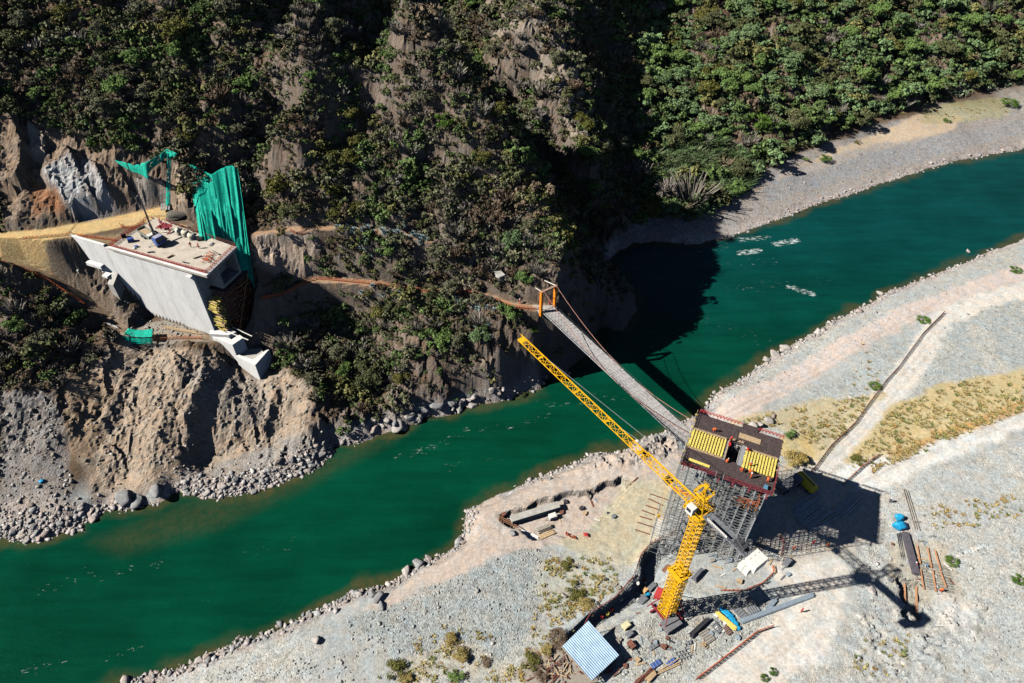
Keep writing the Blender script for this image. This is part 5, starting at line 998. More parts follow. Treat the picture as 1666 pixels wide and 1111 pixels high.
for sd in (-1, 1):
    mb = MB(); P = [FB(k * fL2 / 24, sd * HW, -.15) for k in range(25)]; mb.tube(P, .09, 5); mb.build('edge_stringer', STEEL, br)
    mb = MB(); CBL = [(np.array(FB(k * fL2 / 24, sd * (HW + .12))) + np.array([0, 0, 7.2 * (1 - 2 * (k / 24)) ** 2 * 1.0 + .9 - .9 * (1 - abs(1 - 2 * k / 24))])) for k in range(25)]; mb.tube([tuple(p) for p in CBL], .075, 6); mb.build('main_cable', mat('cable_red_brown', (.42, .22, .17), .6, .2), br)
    mb = MB(); mb2 = MB()
    for k in range(1, 46):
        t = k * fL2 / 46; f_ = k / 46; zc = 7.2 * (1 - 2 * f_) ** 2 + .9 - .9 * (1 - abs(1 - 2 * f_)); p = FB(t, sd * HW); mb.bar(p, (p[0], p[1], p[2] + zc), .035, 3)
        if k % 3 == 0: mb2.box((p[0], p[1], p[2] + .12), (.32, .2, .3), .7)
    mb.build('hangers', DSTEEL, br); mb2.tube([FB(k * fL2 / 46, sd * HW, .12) for k in range(3, 46)], .03, 3); mb2.build('clamp_line', WHT, br)
    mb = MB(); NS = 60
    for k in range(NS): mb.mesh([FB(k * fL2 / NS, sd * HW * 1.01, .05), FB((k + 1) * fL2 / NS, sd * HW * 1.01, .05), FB((k + 1) * fL2 / NS, sd * HW * 1.01, .32), FB(k * fL2 / NS, sd * HW * 1.01, .32)], [(0, 1, 2, 3)])
    mb.tube([FB(k * fL2 / 24, sd * HW, 1.0) for k in range(25)], .03, 3); mb.build('side_rail', mat('rail_mesh_grey', (.14, .15, .17), .7), br)
pyl = MB()
for sd in (-1, 1): p = FB(-.3, sd * 2.35, -1.2); pyl.box((p[0], p[1], BZ + 3.1), (.85, .6, 8.6), math.atan2(fd[1], fd[0]))
po = pyl.build('pylon_legs', ORG, br)
mb = MB(); mb.plank(np.array(FB(-.3, -2.65)) + np.array([0, 0, 7.15]), np.array(FB(-.3, 2.65)) + np.array([0, 0, 7.15]), .7, .5); mb.build('crossbeam', mat('crossbeam_brown', (.38, .24, .17), .7), br)
for sd, tgt in ((-1, (868, 449, 27.2)), (1, (873, 446, 27.5))):
    a_ = np.array(FB(-.3, sd * 2.35)) + np.array([0, 0, 7.45]); b_ = W(*tgt) if sd < 0 else W(*tgt); b_ = W(868, 466, 26) if sd < 0 else W(874, 451, 27.5); mb = MB(); mb.tube([tuple(a_), tuple(b_)], .11, 6); mb.build('backstay', WHT, br)
mb = MB(); p = FB(-3.2, 0, -.35); mb.box(p, (5.6, 5.2, .7), math.atan2(fd[1], fd[0])); mb.build('landing_slab', CONCD, br)
mb = MB()
for sd in (-1, 1): p = FB(fL2 + .3, sd * 2.35); mb.box((p[0], p[1], 14), (.9, .7, 29), math.atan2(fd[1], fd[0]))
mb.build('far_pylon_legs', CONCD, br)
mb = MB(); p = FB(fL2 + 1.4, 0); mb.box((p[0], p[1], 10.6), (2.0, 4.0, 21.4), math.atan2(fd[1], fd[0])); mb.build('far_abutment', CONCD, br)
for nm, pts, zt, lab in (('anchor_block', [(868, 440), (876, 444), (881, 452), (873, 456), (866, 449)], 28.2, 'brown concrete cable anchor block right of the round bush'), ('anchor_block', [(803, 441), (815, 440), (822, 447), (812, 451)], 28.0, 'pale concrete slab sticking out of the shrubs left of the round bush')):
    P = WP(pts, zt); mb = MB(); mb.prism([tuple(p[:2]) for p in P], zt - 3, zt); solo(nm, mb, CONCD, lab, 'anchor')
# ------------------------------------------------------------------ left abutment with box girder
def ABt(s, q, z): p = AB(s, q, z); return (float(p[0]), float(p[1]), float(z))
AA = math.atan2(ABu[1], ABu[0])
ab = thing('bridge_abutment', ABt(30, 6, 14), 'large pale concrete bridge abutment with long side wall and box girder end', 'abutment')
mb = MB(); edges = [0, 6, 12.2, 18, 24, 30, 36, 41.2]; bot = {0: 29, 6: 26.5, 12.2: 19, 18: 12, 24: 11, 30: 11.5, 36: 12, 41.2: 12}
for k in range(len(edges) - 1):
    a, b_ = edges[k] + (.03 if k else 0), edges[k + 1]; P = [ABt(a, 0, 0)[:2], ABt(b_, 0, 0)[:2], ABt(b_, .7, 0)[:2], ABt(a, .7, 0)[:2]]
    mb.prism(P, [bot[edges[k]], bot[edges[k + 1]]] + [bot[edges[k + 1]], bot[edges[k]]], 38.05 if b_ < 13 else 37.4)
mb.build('side_wall', CONC, ab)
mb = MB()
for s_ in (12.2,): mb.prism([ABt(s_ - .03, -.012, 0)[:2], ABt(s_ + (.09 if s_ == 12.2 else .0), -.012, 0)[:2], ABt(s_ + (.09 if s_ == 12.2 else .0), -.003, 0)[:2], ABt(s_ - .03, -.003, 0)[:2]], 30 if s_ < 12 else 13, 37.35)
for z_ in (33.6, 26.0): mb.prism([ABt(a_, q_, 0)[:2] for a_, q_ in ((14.5, -.016), (41.2, -.016), (41.2, -.003), (14.5, -.003))], z_, z_ + .035)
mb.build('panel_joints', mat('joint_stain', (.60, .59, .57), .9, var=.3), ab)
mb = MB(); mb.prism([ABt(s, q, 0)[:2] for s, q in ((14.4, -.5), (47.0, -.5), (46.3, 12.6), (15.5, 15.6))], 37.4, 38.05); mb.build('deck_slab', mat('deck_concrete', (.56, .50, .42), .9, var=.2, scale=.5, dirt=(.40, .33, .24, .6)), ab)
mb = MB(); mb.prism([ABt(s, q, 0)[:2] for s, q in ((14.4, -.55), (47.05, -.55), (47.05, .1), (14.4, .1))], 38.06, 38.3); mb.prism([ABt(s, q, 0)[:2] for s, q in ((46.4, .11), (47.05, .11), (46.4, 12.7), (45.8, 12.7))], 38.06, 38.3); mb.build('edge_kerb', CONC, ab)
mb = MB(); mb.prism([ABt(s, q, 0)[:2] for s, q in ((39.9, .7), (41.2, .7), (41.2, 12.4), (39.9, 12.4))], 14, 37.4); mb.build('end_wall', CONCD, ab)
mb = MB()
for q0, q1, z0, z1 in ((4.6, 5.3, 29.4, 37.4), (11.7, 12.4, 29.4, 37.4), (5.3, 11.7, 29.4, 30.2), (5.3, 11.7, 36.9, 37.4)): mb.prism([ABt(s, q, 0)[:2] for s, q in ((41.2, q0), (45.3, q0), (45.3, q1), (41.2, q1))], z0, z1 - .002)
mb.build('box_girder', CONCD, ab)
mb = MB(); mb.prism([ABt(s, q, 0)[:2] for s, q in ((39.8, -.9), (41.4, -.9), (41.4, -.02), (39.8, -.02))], 35.6, 36.2); mb.build('corbel', CONC, ab)
for s0, s1, dp, z0, z1 in ((-1.2, 1.0, 3.2, 24, 30.5), (10.6, 12.6, 3.0, 16, 28.6)):
    mb = MB(); P = [ABt(s0, -dp, 0)[:2], ABt(s1, -dp, 0)[:2], ABt(s1, -.02, 0)[:2], ABt(s0, -.02, 0)[:2]]; mb.prism(P, z0, [z1 - 2.2, z1 - 2.2, z1, z1]); mb.build('buttress', CONCD, ab)
mb = MB(); mb.prism([ABt(s, q, 0)[:2] for s, q in ((3.2, -1.3), (8.6, -1.3), (8.6, -.02), (3.2, -.02))], 29.6, 30.6); mb.prism([ABt(s, q, 0)[:2] for s, q in ((8.6, -2.2), (10.58, -2.2), (10.58, -.02), (8.6, -.02))], 27.6, 28.2); mb.build('ledge', CONC, ab)
# stepped footing in front
def box_from(pts_top, zt, zb, name, parent, mt):
    P = WP(pts_top, zt); mb = MB(); mb.prism([tuple(p[:2]) for p in P], zb, zt); return mb.build(name, mt, parent)
ft = thing('stepped_footing', W(400, 580, 8), 'stepped pale concrete footing below the abutment at the top of the slope', 'footing')
box_from([(340, 543), (372, 545), (384, 540), (362, 526), (345, 530)], 16.5, 8, 'upper_block', ft, CONC)
box_from([(345, 548), (378, 561), (396, 549), (389, 544), (377, 552), (352, 542)], 15.5, 6, 'middle_wall', ft, CONC)
box_from([(383, 579), (415, 594), (438, 568), (432, 570), (411, 585), (389, 577)], 11.5, 0, 'lower_wall', ft, CONC)
box_from([(386, 579), (412, 588), (430, 576), (425, 566), (395, 568)], 10.9, 4, 'fill_slab', ft, CONCD)
# falsework under the box girder
fk = thing('falsework', ABt(43.5, 6, 14.3), 'dense red and yellow falsework of beams and props beneath the box girder', 'falsework')
mb = MB()
for k in range(190):
    z = 15 + .6 * int(rng.integers(0, 21)) + rng.uniform(0, .15); s = rng.uniform(43.0, 44.0); q = rng.uniform(.4, 3.5); a = rng.uniform(-.16, .16); L = rng.uniform(2.2, 3.4); mb.cur = int(rng.random() < .5)
    c_ = Vector(ABt(s, q, z)); d_ = Vector((math.cos(AA + a), math.sin(AA + a), rng.uniform(-.15, .15))) * L / 2; mb.plank(c_ - d_, c_ + d_, .14, .16)
mb.build('yellow_beams', [YLW, WOOD], fk)
mb = MB()
for i in range(9):
    for j in range(4): mb.bar(ABt(42 + j * 1.3, 3.6 + i * 1.15, 14), ABt(42 + j * 1.3, 3.6 + i * 1.15, 29.2), .07, 4)
mb.build('props', mat('prop_orange_rust', (.45, .17, .09), .8, var=.3), fk)
mb = MB()
for L in range(10):
    z = 15.2 + L * 1.45
    for j in range(4): mb.bar(ABt(42 + j * 1.3, 3.2, z), ABt(42 + j * 1.3, 13.2, z), .05, 3)
    for i in range(9): mb.bar(ABt(41.5, 3.6 + i * 1.15, z), ABt(46.4, 3.6 + i * 1.15, z), .05, 3)
    for i in range(8): mb.bar(ABt(45.95, 3.6 + i * 1.15, z), ABt(45.95, 4.75 + i * 1.15, z + 1.4), .04, 3)
mb.build('ledgers', RUST, fk)
mb = MB(); mb.prism([ABt(s, q, 0)[:2] for s, q in ((41.3, 3.4), (46.6, 3.4), (46.6, 13.4), (41.3, 13.4))], 29.0, 29.38); mb.build('soffit_boards', PLY, fk)
mb = MB()
for k in range(34):
    z = 15 + rng.uniform(0, 13.5); q = rng.uniform(3.6, 12.5); L = rng.uniform(1, 3); mb.plank(ABt(46.5, q, z), ABt(46.6, q + L * .6, z + rng.uniform(-.8, .8)), .16, .14)
mb.plank(ABt(46.55, 3.4, 15), ABt(46.55, 12.9, 28.5), .16, .14); mb.build('timber_bracing', mat('orange_timber', (.58, .30, .16), .8, var=.2), fk)
# railings round the deck
def line_rail(name, P, h, step, mt, lab, cat, net=None, group=None, wall=.0, extra=1):
    """posts with rails along world points P"""
    mb0 = MB(); t = None; pts = [np.array(p, float) for p in P]; t = thing(name, pts[len(pts) // 2], lab, cat, group); rails_ = MB(); k_ = 0
    for i in range(len(pts) - 1):
        a, b_ = pts[i], pts[i + 1]; L = np.linalg.norm(b_ - a); n_ = max(1, int(round(L / step)))
        for k in range(n_ + (1 if i == len(pts) - 2 else 0)):
            p = a + (b_ - a) * k / n_; k_ += 1; lean = rng.normal(0, .04, 2)
            if k_ <= 99: pm = MB(); pm.bar((p[0], p[1], p[2] - .1), (p[0] + lean[0], p[1] + lean[1], p[2] + h + .08), .045, 4); pm.build('post', mt[0], t)
        for hh_ in ((h, h * .5, .12) if net else (h, h * .5)): rails_.bar(a + np.array([0, 0, hh_]), b_ + np.array([0, 0, hh_]), .05 if net else .04, 4)
        if net:
            m_ = max(2, int(L / .45))
            for k in range(m_):
                p = a + (b_ - a) * k / m_; q_ = a + (b_ - a) * (k + 1) / m_; z0_, z1_ = (.1, h) if k % 2 else (h, .1); rails_.bar(p + np.array([0, 0, z0_]), q_ + np.array([0, 0, z1_]), .045, 3, cap=False); rails_.bar(p + np.array([0, 0, .1]), p + np.array([0, 0, h]), .03, 3, cap=False)
    rails_.build('mesh_panel' if net else 'rails', mt[1], t); return t
line_rail('railing', [ABt(14.8, 14.5, 38.1), ABt(14.8, .15, 38.1), ABt(30, .15, 38.1), ABt(46.6, .15, 38.3), ABt(46.1, 12.4, 38.3)], 1.1, 2.0, (REDP, REDP), 'red railing along the outer edge of the abutment deck', 'railing', net=1)
line_rail('railing', [ABt(46.1, 12.5, 38.3), ABt(30, 13.9, 38.1), ABt(20, 15.0, 38.1)], 1.1, 2.0, (REDP, RUST), 'red and grey railing along the hillside edge of the abutment deck', 'railing')
# hanging green net
cols_ = [((307, 253, 50), (326, 382, 38.6)), ((313, 260, 49.6), (335, 386, 38.2)), ((322, 268, 49), (345, 391, 37.5)), ((335, 276, 48.4), (356, 398, 36)), ((346, 281, 48), (368, 408, 34)), ((357, 274, 48.3), (380, 420, 32)), ((368, 268, 48.8), (392, 432, 30)), ((380, 266, 48.8), (402, 442, 28.5)), ((388, 271, 48), (410, 452, 27)), ((391, 290, 46), (415, 462, 26))]
def net_surface(cols_, nu, nv, fold, seed, ragged=0, out=.15):
    tp = np.array([W(*c_[0]) for c_ in cols_]); bt = np.array([W(*c_[1]) for c_ in cols_]); ts = np.linspace(0, len(cols_) - 1, nu); i = np.minimum(ts.astype(int), len(cols_) - 2); f = (ts - i)[:, None]
    tp = tp[i] * (1 - f) + tp[i + 1] * f; bt = bt[i] * (1 - f) + bt[i + 1] * f; vv = np.linspace(0, 1, nv)[None, :, None]; P = tp[:, None] * (1 - vv) + bt[:, None] * vv
    U, Vv = np.meshgrid(np.arange(nu) / 1.0, np.arange(nv) / 1.0, indexing='ij'); f1 = (fbm(U * 1.0 + Vv * .08, Vv * .05, 5.5, 4, seed) + .5 * fbm(U, Vv * .04, 1.8, 2, seed + 9)) * fold * (.35 + .65 * np.minimum(1, Vv / nv * 2.5)); P[..., 1] -= np.abs(f1) * .75 + out; P[..., 0] += f1 * .3
    P[..., 2] += 0; idx_ = np.arange(nu * nv).reshape(nu, nv); F_ = np.stack([idx_[:-1, :-1], idx_[1:, :-1], idx_[1:, 1:], idx_[:-1, 1:]], -1).reshape(-1, 4)
    if ragged: F_ = F_[rng.random(len(F_)) > ragged]
    return P.reshape(-1, 3), F_
for nm, cs_, nu, nv, fo_, lab in (('hanging_net', cols_, 90, 60, 2.2, 'tall bright green netting hung down the cliff behind the deck'),
    ('torn_net', [((188, 259, 52), (200, 268, 51)), ((205, 262, 52), (215, 276, 50)), ((222, 266, 52), (232, 282, 49.5)), ((238, 262, 53), (243, 290, 49)), ((250, 256, 53.5), (247, 275, 50)), ((262, 249, 54), (262, 262, 52)), ((272, 240, 55), (275, 253, 53)), ((290, 248, 54.5), (285, 253, 53.7))], 40, 10, .9, 'torn green net scrap draped over the cliff top behind the boom'),
    ('net_strip', [((274, 248, 54), (271, 330, 41)), ((277, 247, 54), (275, 334, 40.5)), ((280, 250, 53.5), (278, 330, 41))], 6, 24, .6, 'narrow green net strip hanging beside the torn net')):
    Vn, Fn = net_surface(cs_, nu, nv, fo_, 901, .0 if nm == 'hanging_net' else .12, .9 if nm == 'hanging_net' else .6); o = npmesh(nm, Vn, Fn, GRNET); tag(o, lab, 'net'); md = o.modifiers.new('thickness', 'SOLIDIFY'); md.thickness = .06
# green shelter below the wall
sh = thing('net_shelter', W(225, 545, 14.4), 'small green netting canopy on poles beside the stair track', 'shelter')
Vn, Fn = net_surface([((208, 535, 17), (200, 545, 16.8)), ((220, 538, 16.6), (215, 549, 16.4)), ((235, 538, 16.6), (232, 550, 16.4)), ((248, 536, 17), (247, 549, 16.9))], 24, 8, .3, 77); Vn[:, 1] += .5
o = npmesh('canopy', Vn - np.array(sh['_o']), Fn, GRNET); o.parent = sh; o.modifiers.new('thickness', 'SOLIDIFY').thickness = .05
Vn, Fn = net_surface([((199, 545, 16.8), (202, 556, 14.5)), ((215, 549, 16.4), (216, 558, 14.5)), ((232, 550, 16.4), (232, 559, 14.5)), ((247, 549, 16.9), (250, 558, 14.5))], 24, 8, .3, 78)
o = npmesh('side_net', Vn - np.array(sh['_o']), Fn, GRNET); o.parent = sh
for q in ((208, 536, 17), (200, 546, 16.8), (247, 537, 17), (247, 550, 16.9)):
    p = W(*q); mb = MB(); mb.bar(p, (p[0], p[1], 14), .06); mb.build('pole', WOOD, sh)
# ------------------------------------------------------------------ people
def skinned(name, pts, edges, rad, mt):
    me = bpy.data.meshes.new(name); me.from_pydata(pts, edges, []); o = bpy.data.objects.new(name, me); C.objects.link(o)
    o.modifiers.new('s', 'SKIN'); o.modifiers.new('d', 'SUBSURF').levels = 1
    for i, r in enumerate(rad): v = me.skin_vertices[0].data[i]; v.radius = (r, r) if isinstance(r, float) else r
    me.skin_vertices[0].data[0].use_root = True
    dg = bpy.context.evaluated_depsgraph_get(); me2 = bpy.data.meshes.new_from_object(o.evaluated_get(dg)); bpy.data.objects.remove(o); me2.materials.clear(); me2.materials.append(mt); me2.name = name
    for p in me2.polygons: p.use_smooth = True
    return me2
def body_mesh(J, mt, mc):
    """J: joints; body with head, nose, ears, hands with five fingers; overalls as a looser copy of trunk and limbs"""
    P, E, R = [], [], []
    def add(p, r, par=None):
        P.append(tuple(p)); R.append(r)
        if par is not None: E.append((par, len(P) - 1))
        return len(P) - 1
    V_ = {k: Vector(v) for k, v in J.items()}
    pe = add(V_['pelvis'], .145); be = add(V_['pelvis'].lerp(V_['chest'], .5), .125, pe); c_ = add(V_['chest'], .15, be); n_ = add(V_['neck'], .06, c_); h0 = add(V_['head'], .085, n_); up = (V_['head'] - V_['neck']).normalized()
    h1 = add(V_['head'] + up * .10, .088, h0); fw = Vector(J['face']); add(V_['head'] + fw * .11 + up * .03, .02, h0)
    sd_ = fw.cross(up).normalized()
    for s in (-1, 1): add(V_['head'] + sd_ * s * .10 + up * .03, .022, h0)
    nb = len(P)
    for s, k in ((-1, 'l'), (1, 'r')):
        sh_ = add(V_[k + 'sh'], .062, c_); el_ = add(V_[k + 'el'], .048, sh_); wr = add(V_[k + 'wr'], .032, el_); d = (V_[k + 'wr'] - V_[k + 'el']).normalized(); pal = add(V_[k + 'wr'] + d * .07, .034, wr)
        x_ = d.cross(Vector((0, 0, 1))); x_ = x_.normalized() if x_.length > .1 else Vector((1, 0, 0)); y_ = d.cross(x_)
        for fi, (off, ln) in enumerate(((-.030, .070), (-.010, .080), (.010, .076), (.030, .060))):
            a = add(V_[k + 'wr'] + d * .12 + x_ * off, .009, pal); add(V_[k + 'wr'] + d * (.12 + ln) + x_ * off * 1.2 + y_ * .025, .008, a)
        a = add(V_[k + 'wr'] + d * .07 + x_ * .055, .010, pal); add(V_[k + 'wr'] + d * .11 + x_ * .075 + y_ * .015, .009, a)
        hp = add(V_[k + 'hp'], .09, pe); kn = add(V_[k + 'kn'], .062, hp); an = add(V_[k + 'an'], .042, kn); add(V_[k + 'an'] + fw * .15 - Vector((0, 0, .04)), .036, an)
    me = skinned('body', P, E, R, mt)
    P, E, R = [], [], []
    pe = add(V_['pelvis'], .175); be = add(V_['pelvis'].lerp(V_['chest'], .5), .16, pe); c_ = add(V_['chest'], .185, be); add(V_['chest'].lerp(V_['neck'], .7), .10, c_)
    for s, k in ((-1, 'l'), (1, 'r')):
        sh_ = add(V_[k + 'sh'], .088, c_); el_ = add(V_[k + 'el'], .07, sh_); add(V_[k + 'el'].lerp(V_[k + 'wr'], .85), .055, el_); hp = add(V_[k + 'hp'], .118, pe); kn = add(V_[k + 'kn'], .09, hp); add(V_[k + 'kn'].lerp(V_[k + 'an'], .85), .068, kn)
    me2 = skinned('overalls', P, E, R, mc); return me, me2
SKIN = mat('skin', (.30, .17, .10), .6, var=.1)
CL = {'orange': mat('overalls_orange', (.85, .14, .03), .7, var=.2), 'red': mat('overalls_red', (.70, .03, .03), .7, var=.2), 'navy': mat('overalls_navy', (.05, .06, .10), .8, var=.2), 'blue': mat('overalls_pale_blue', (.35, .45, .52), .8, var=.2)}
HL = {'white': mat('helmet_white', (.85, .85, .82), .35), 'red': mat('helmet_red', (.75, .05, .04), .35), 'orange': mat('helmet_orange', (.9, .3, .05), .35), 'blue': mat('helmet_blue', (.1, .25, .6), .35)}
POSE = {
 'stand': dict(pelvis=(0, 0, .95), chest=(0, .02, 1.32), neck=(0, .02, 1.50), head=(0, .05, 1.61), face=(0, 1, 0), lsh=(-.19, 0, 1.40), lel=(-.27, .03, 1.13), lwr=(-.24, .20, .96), rsh=(.19, 0, 1.40), rel=(.28, -.02, 1.13), rwr=(.29, .12, .90), lhp=(-.10, 0, .88), lkn=(-.12, .04, .48), lan=(-.12, 0, .08), rhp=(.10, 0, .88), rkn=(.13, .06, .48), ran=(.15, -.04, .08)),
 'bend': dict(pelvis=(0, -.12, .88), chest=(0, .24, 1.08), neck=(0, .40, 1.14), head=(0, .50, 1.13), face=(0, .75, -.66), lsh=(-.19, .30, 1.08), lel=(-.24, .40, .80), lwr=(-.16, .52, .60), rsh=(.19, .30, 1.08), rel=(.25, .38, .80), rwr=(.15, .54, .58), lhp=(-.10, -.12, .82), lkn=(-.14, .06, .46), lan=(-.14, -.08, .08), rhp=(.10, -.12, .82), rkn=(.14, .12, .46), ran=(.16, .04, .08)),
 'crouch': dict(pelvis=(0, -.18, .36), chest=(0, .06, .70), neck=(0, .16, .86), head=(0, .24, .94), face=(0, .9, -.44), lsh=(-.19, .10, .76), lel=(-.26, .30, .55), lwr=(-.15, .48, .38), rsh=(.19, .10, .76), rel=(.26, .30, .55), rwr=(.16, .46, .34), lhp=(-.11, -.14, .34), lkn=(-.19, .26, .50), lan=(-.15, .02, .08), rhp=(.11, -.14, .34), rkn=(.19, .26, .48), ran=(.15, .0, .08))}
pb = {k: body_mesh(v, SKIN, CL['orange']) for k, v in POSE.items()}
hm = {}
for k, v in POSE.items():
    mb = MB(); hp_ = Vector(v['head']); up_ = (hp_ - Vector(v['neck'])).normalized(); q_ = Vector((0, 0, 1)).rotation_difference(up_).to_matrix(); V_, F_ = [], []
    for j in range(5):
        for i in range(12): r_ = (.165, .15, .12, .075, .0)[j]; z_ = (.06, .10, .16, .20, .215)[j]; V_.append(hp_ + q_ @ Vector((r_ * math.cos(i * math.pi / 6), r_ * 1.12 * math.sin(i * math.pi / 6), z_)))
    for j in range(4):
        for i in range(12): F_.append((j * 12 + i, j * 12 + (i + 1) % 12, (j + 1) * 12 + (i + 1) % 12, (j + 1) * 12 + i))
    mb.mesh(V_, F_); o_ = mb.build('helmet', HL['white']); hm[k] = o_.data; bpy.data.objects.remove(o_)
def person(loc, deg, pose, cl, he, label, group=None):
    t = thing('person', loc, label, 'person', group); t.rotation_euler = (0, 0, math.radians(deg)); t.scale = (1.06, 1.06, 1.06)
    for nm, me, mt in (('body', pb[pose][0], SKIN), ('overalls', pb[pose][1], CL[cl]), ('helmet', hm[pose], HL[he])):
        o = bpy.data.objects.new(nm, me); C.objects.link(o); o.parent = t; o.material_slots[0].link = 'OBJECT'; o.material_slots[0].material = mt
PT = PZ + .0
for px_, py_, a, po_, c_, h_, lab in ((1160, 702, 250, 'bend', 'orange', 'orange', 'worker in orange bending on the far left boards of the platform'), (1188, 719, 200, 'stand', 'red', 'red', 'worker in red left of the hatch, nearer the far edge'), (1187, 727, 30, 'bend', 'red', 'white', 'worker in red stooping just below the other red worker at the hatch'), (1217, 735, 80, 'bend', 'red', 'white', 'worker in red with white helmet right of the hatch'),
    (1182, 752, 300, 'crouch', 'orange', 'white', 'worker in orange crouching at the lower left corner of the hatch'), (1207, 767, 120, 'bend', 'orange', 'red', 'worker in orange below the steel walkway of the platform'), (1220, 760, 10, 'stand', 'orange', 'blue', 'worker in orange at the edge of the right yellow beam grid'), (1219, 769, 200, 'bend', 'orange', 'orange', 'worker in orange stooping between two others by the right beam grid'), (1221, 778, 60, 'stand', 'orange', 'white', 'worker in orange near the front railing of the platform'), (1248, 784, 330, 'bend', 'orange', 'orange', 'worker in orange at the near right corner of the platform')):
    person(W(px_, py_, PT), a, po_, c_, h_, lab)
person(np.array(PF(9.2, 5.9, 27.0)), 0, 'stand', 'red', 'red', 'worker in red down inside the platform hatch')
mb = MB(); mb.prism([PF(a, b_, 0)[:2] for a, b_ in ((8.32, 5.32), (10.58, 5.32), (10.58, 9.98), (8.32, 9.98))], 26.9, 27.0); mb.build('hatch_landing', DSTEEL, pf)
for px_, py_, a, po_, c_, h_, lab in ((1345, 890, 90, 'stand', 'orange', 'orange', 'worker in orange walking just outside the big shadow'), (1290, 895, 200, 'stand', 'orange', 'red', 'worker in orange beside the netting under the scaffold'), (1447, 817, 100, 'stand', 'navy', 'white', 'worker in dark clothes with white helmet by the long rails'), (1303, 996, 30, 'stand', 'red', 'red', 'worker in red alone on the haul road below the crane shadow'),
    (1505, 921, 190, 'crouch', 'blue', 'blue', 'crouching worker in pale blue on the rebar bench'), (1491, 918, 90, 'crouch', 'red', 'white', 'worker in red with white helmet beside the long rebar pile'), (1529, 962, 270, 'bend', 'orange', 'white', 'worker in orange bending at the lower end of the rebar bench'), (895, 497, 180, 'stand', 'red', 'red', 'worker in red passing under the orange bridge pylon'), (846, 494, 90, 'stand', 'red', 'white', 'worker in red on the earth path left of the orange pylon'), (1322, 886, 0, 'stand', 'red', 'red', 'worker in red half in the scaffold shadow')):
    person(T(px_, py_), a, po_, c_, h_, lab)
person(np.array(PF(6.2, .6, 11.7)), 120, 'stand', 'orange', 'orange', 'worker in orange climbing on the scaffold beside the crane mast')
for px_, py_, a, c_, lab in ((311, 402, 200, 'orange', 'worker in orange beside the round tanks, left one of two'), (324, 404, 140, 'red', 'worker in red beside the round tanks, right one of two'), (263, 374, 90, 'red', 'worker in red behind the truck cab'), (246, 372, 30, 'orange', 'worker in orange standing on the truck bed'), (380, 436, 90, 'red', 'worker in red in the shade beside the box girder')):
    if px_ != 380: person(W(px_, py_, 38.1 if px_ != 246 else 39.7), a, 'stand', c_, 'white', lab)
# ------------------------------------------------------------------ fences of orange mesh
def fence(pts, lab, h=1.1, step=3.0, mt=(RUST, ORNET), z=None, grp=None):
    P = []
    for i in range(len(pts) - 1):
        a, b_ = pts[i], pts[i + 1]; n_ = max(1, int(math.hypot(b_[0] - a[0], b_[1] - a[1]) / 22))
        for k in range(n_): P.append((a[0] + (b_[0] - a[0]) * k / n_, a[1] + (b_[1] - a[1]) * k / n_))
    P.append(pts[-1]); P = TP(P) if z is None else [W(p[0], p[1], z) for p in P]
    return line_rail('mesh_fence', P, h, step, mt, lab, 'fence', net=1, group=grp)
fence([(1535, 510), (1500, 545), (1460, 600), (1440, 622), (1415, 655), (1390, 690), (1350, 728), (1325, 762), (1318, 768)], 'rust red mesh fence along the upper dirt road', mt=(RUST, RUST))
fence([(1430, 740), (1400, 762), (1370, 790)], 'faded orange mesh fence beside the lower dirt road', mt=(RUST, mat('faded_orange', (.62, .30, .20), .8)))
fence([(1172, 962), (1210, 962), (1240, 950), (1258, 932), (1256, 922)], 'orange mesh fence curving below the white counterweights', h=.9)
fence([(1132, 1106), (1160, 1085), (1184, 1066), (1230, 1030), (1258, 1020)], 'faded orange mesh fence beside the haul road at the bottom', h=1.3)
fence([(890, 1095), (930, 1060), (960, 1000), (1000, 975), (1030, 940), (1042, 905), (1060, 885), (1075, 878)], 'dark red mesh fence running from the shed past the crane', h=1.3, mt=(RUST, mat('dark_red_net', (.28, .08, .07), .8)))
fence([(1270, 905), (1275, 885), (1268, 872)], 'red mesh fence at the foot of the scaffold shadow', mt=(RUST, MAGR))
fence([(428, 487), (470, 478), (500, 458), (515, 455), (560, 458), (620, 464), (650, 468), (700, 476), (730, 476), (780, 480), (810, 492), (835, 500), (882, 505)], 'orange mesh fence along the lower path to the orange pylon', step=3.2)
fence([(473, 376), (482, 380), (500, 378)], 'short red mesh fence at the start of the upper path', h=.9)
fence([(0, 428), (40, 440), (75, 455), (110, 478), (140, 498)], 'orange mesh fence along the earth steps on the left', mt=(RUST, ORNET))
fence([(330, 552), (290, 552), (255, 556)], 'orange mesh fence on the work terrace below the wall', mt=(RUST, ORNET)); fence([(40, 390), (110, 384), (118, 380)], 'orange mesh fence on the outer edge of the yellow road', mt=(RUST, ORNET), h=.9)
fence([(195, 365), (200, 372), (225, 372), (235, 362)], 'orange mesh fence around the rubble beside the deck entrance', h=.8)
fence([(128, 385), (170, 390), (190, 393)], 'sagging orange mesh fence behind the top of the side wall', h=.9)
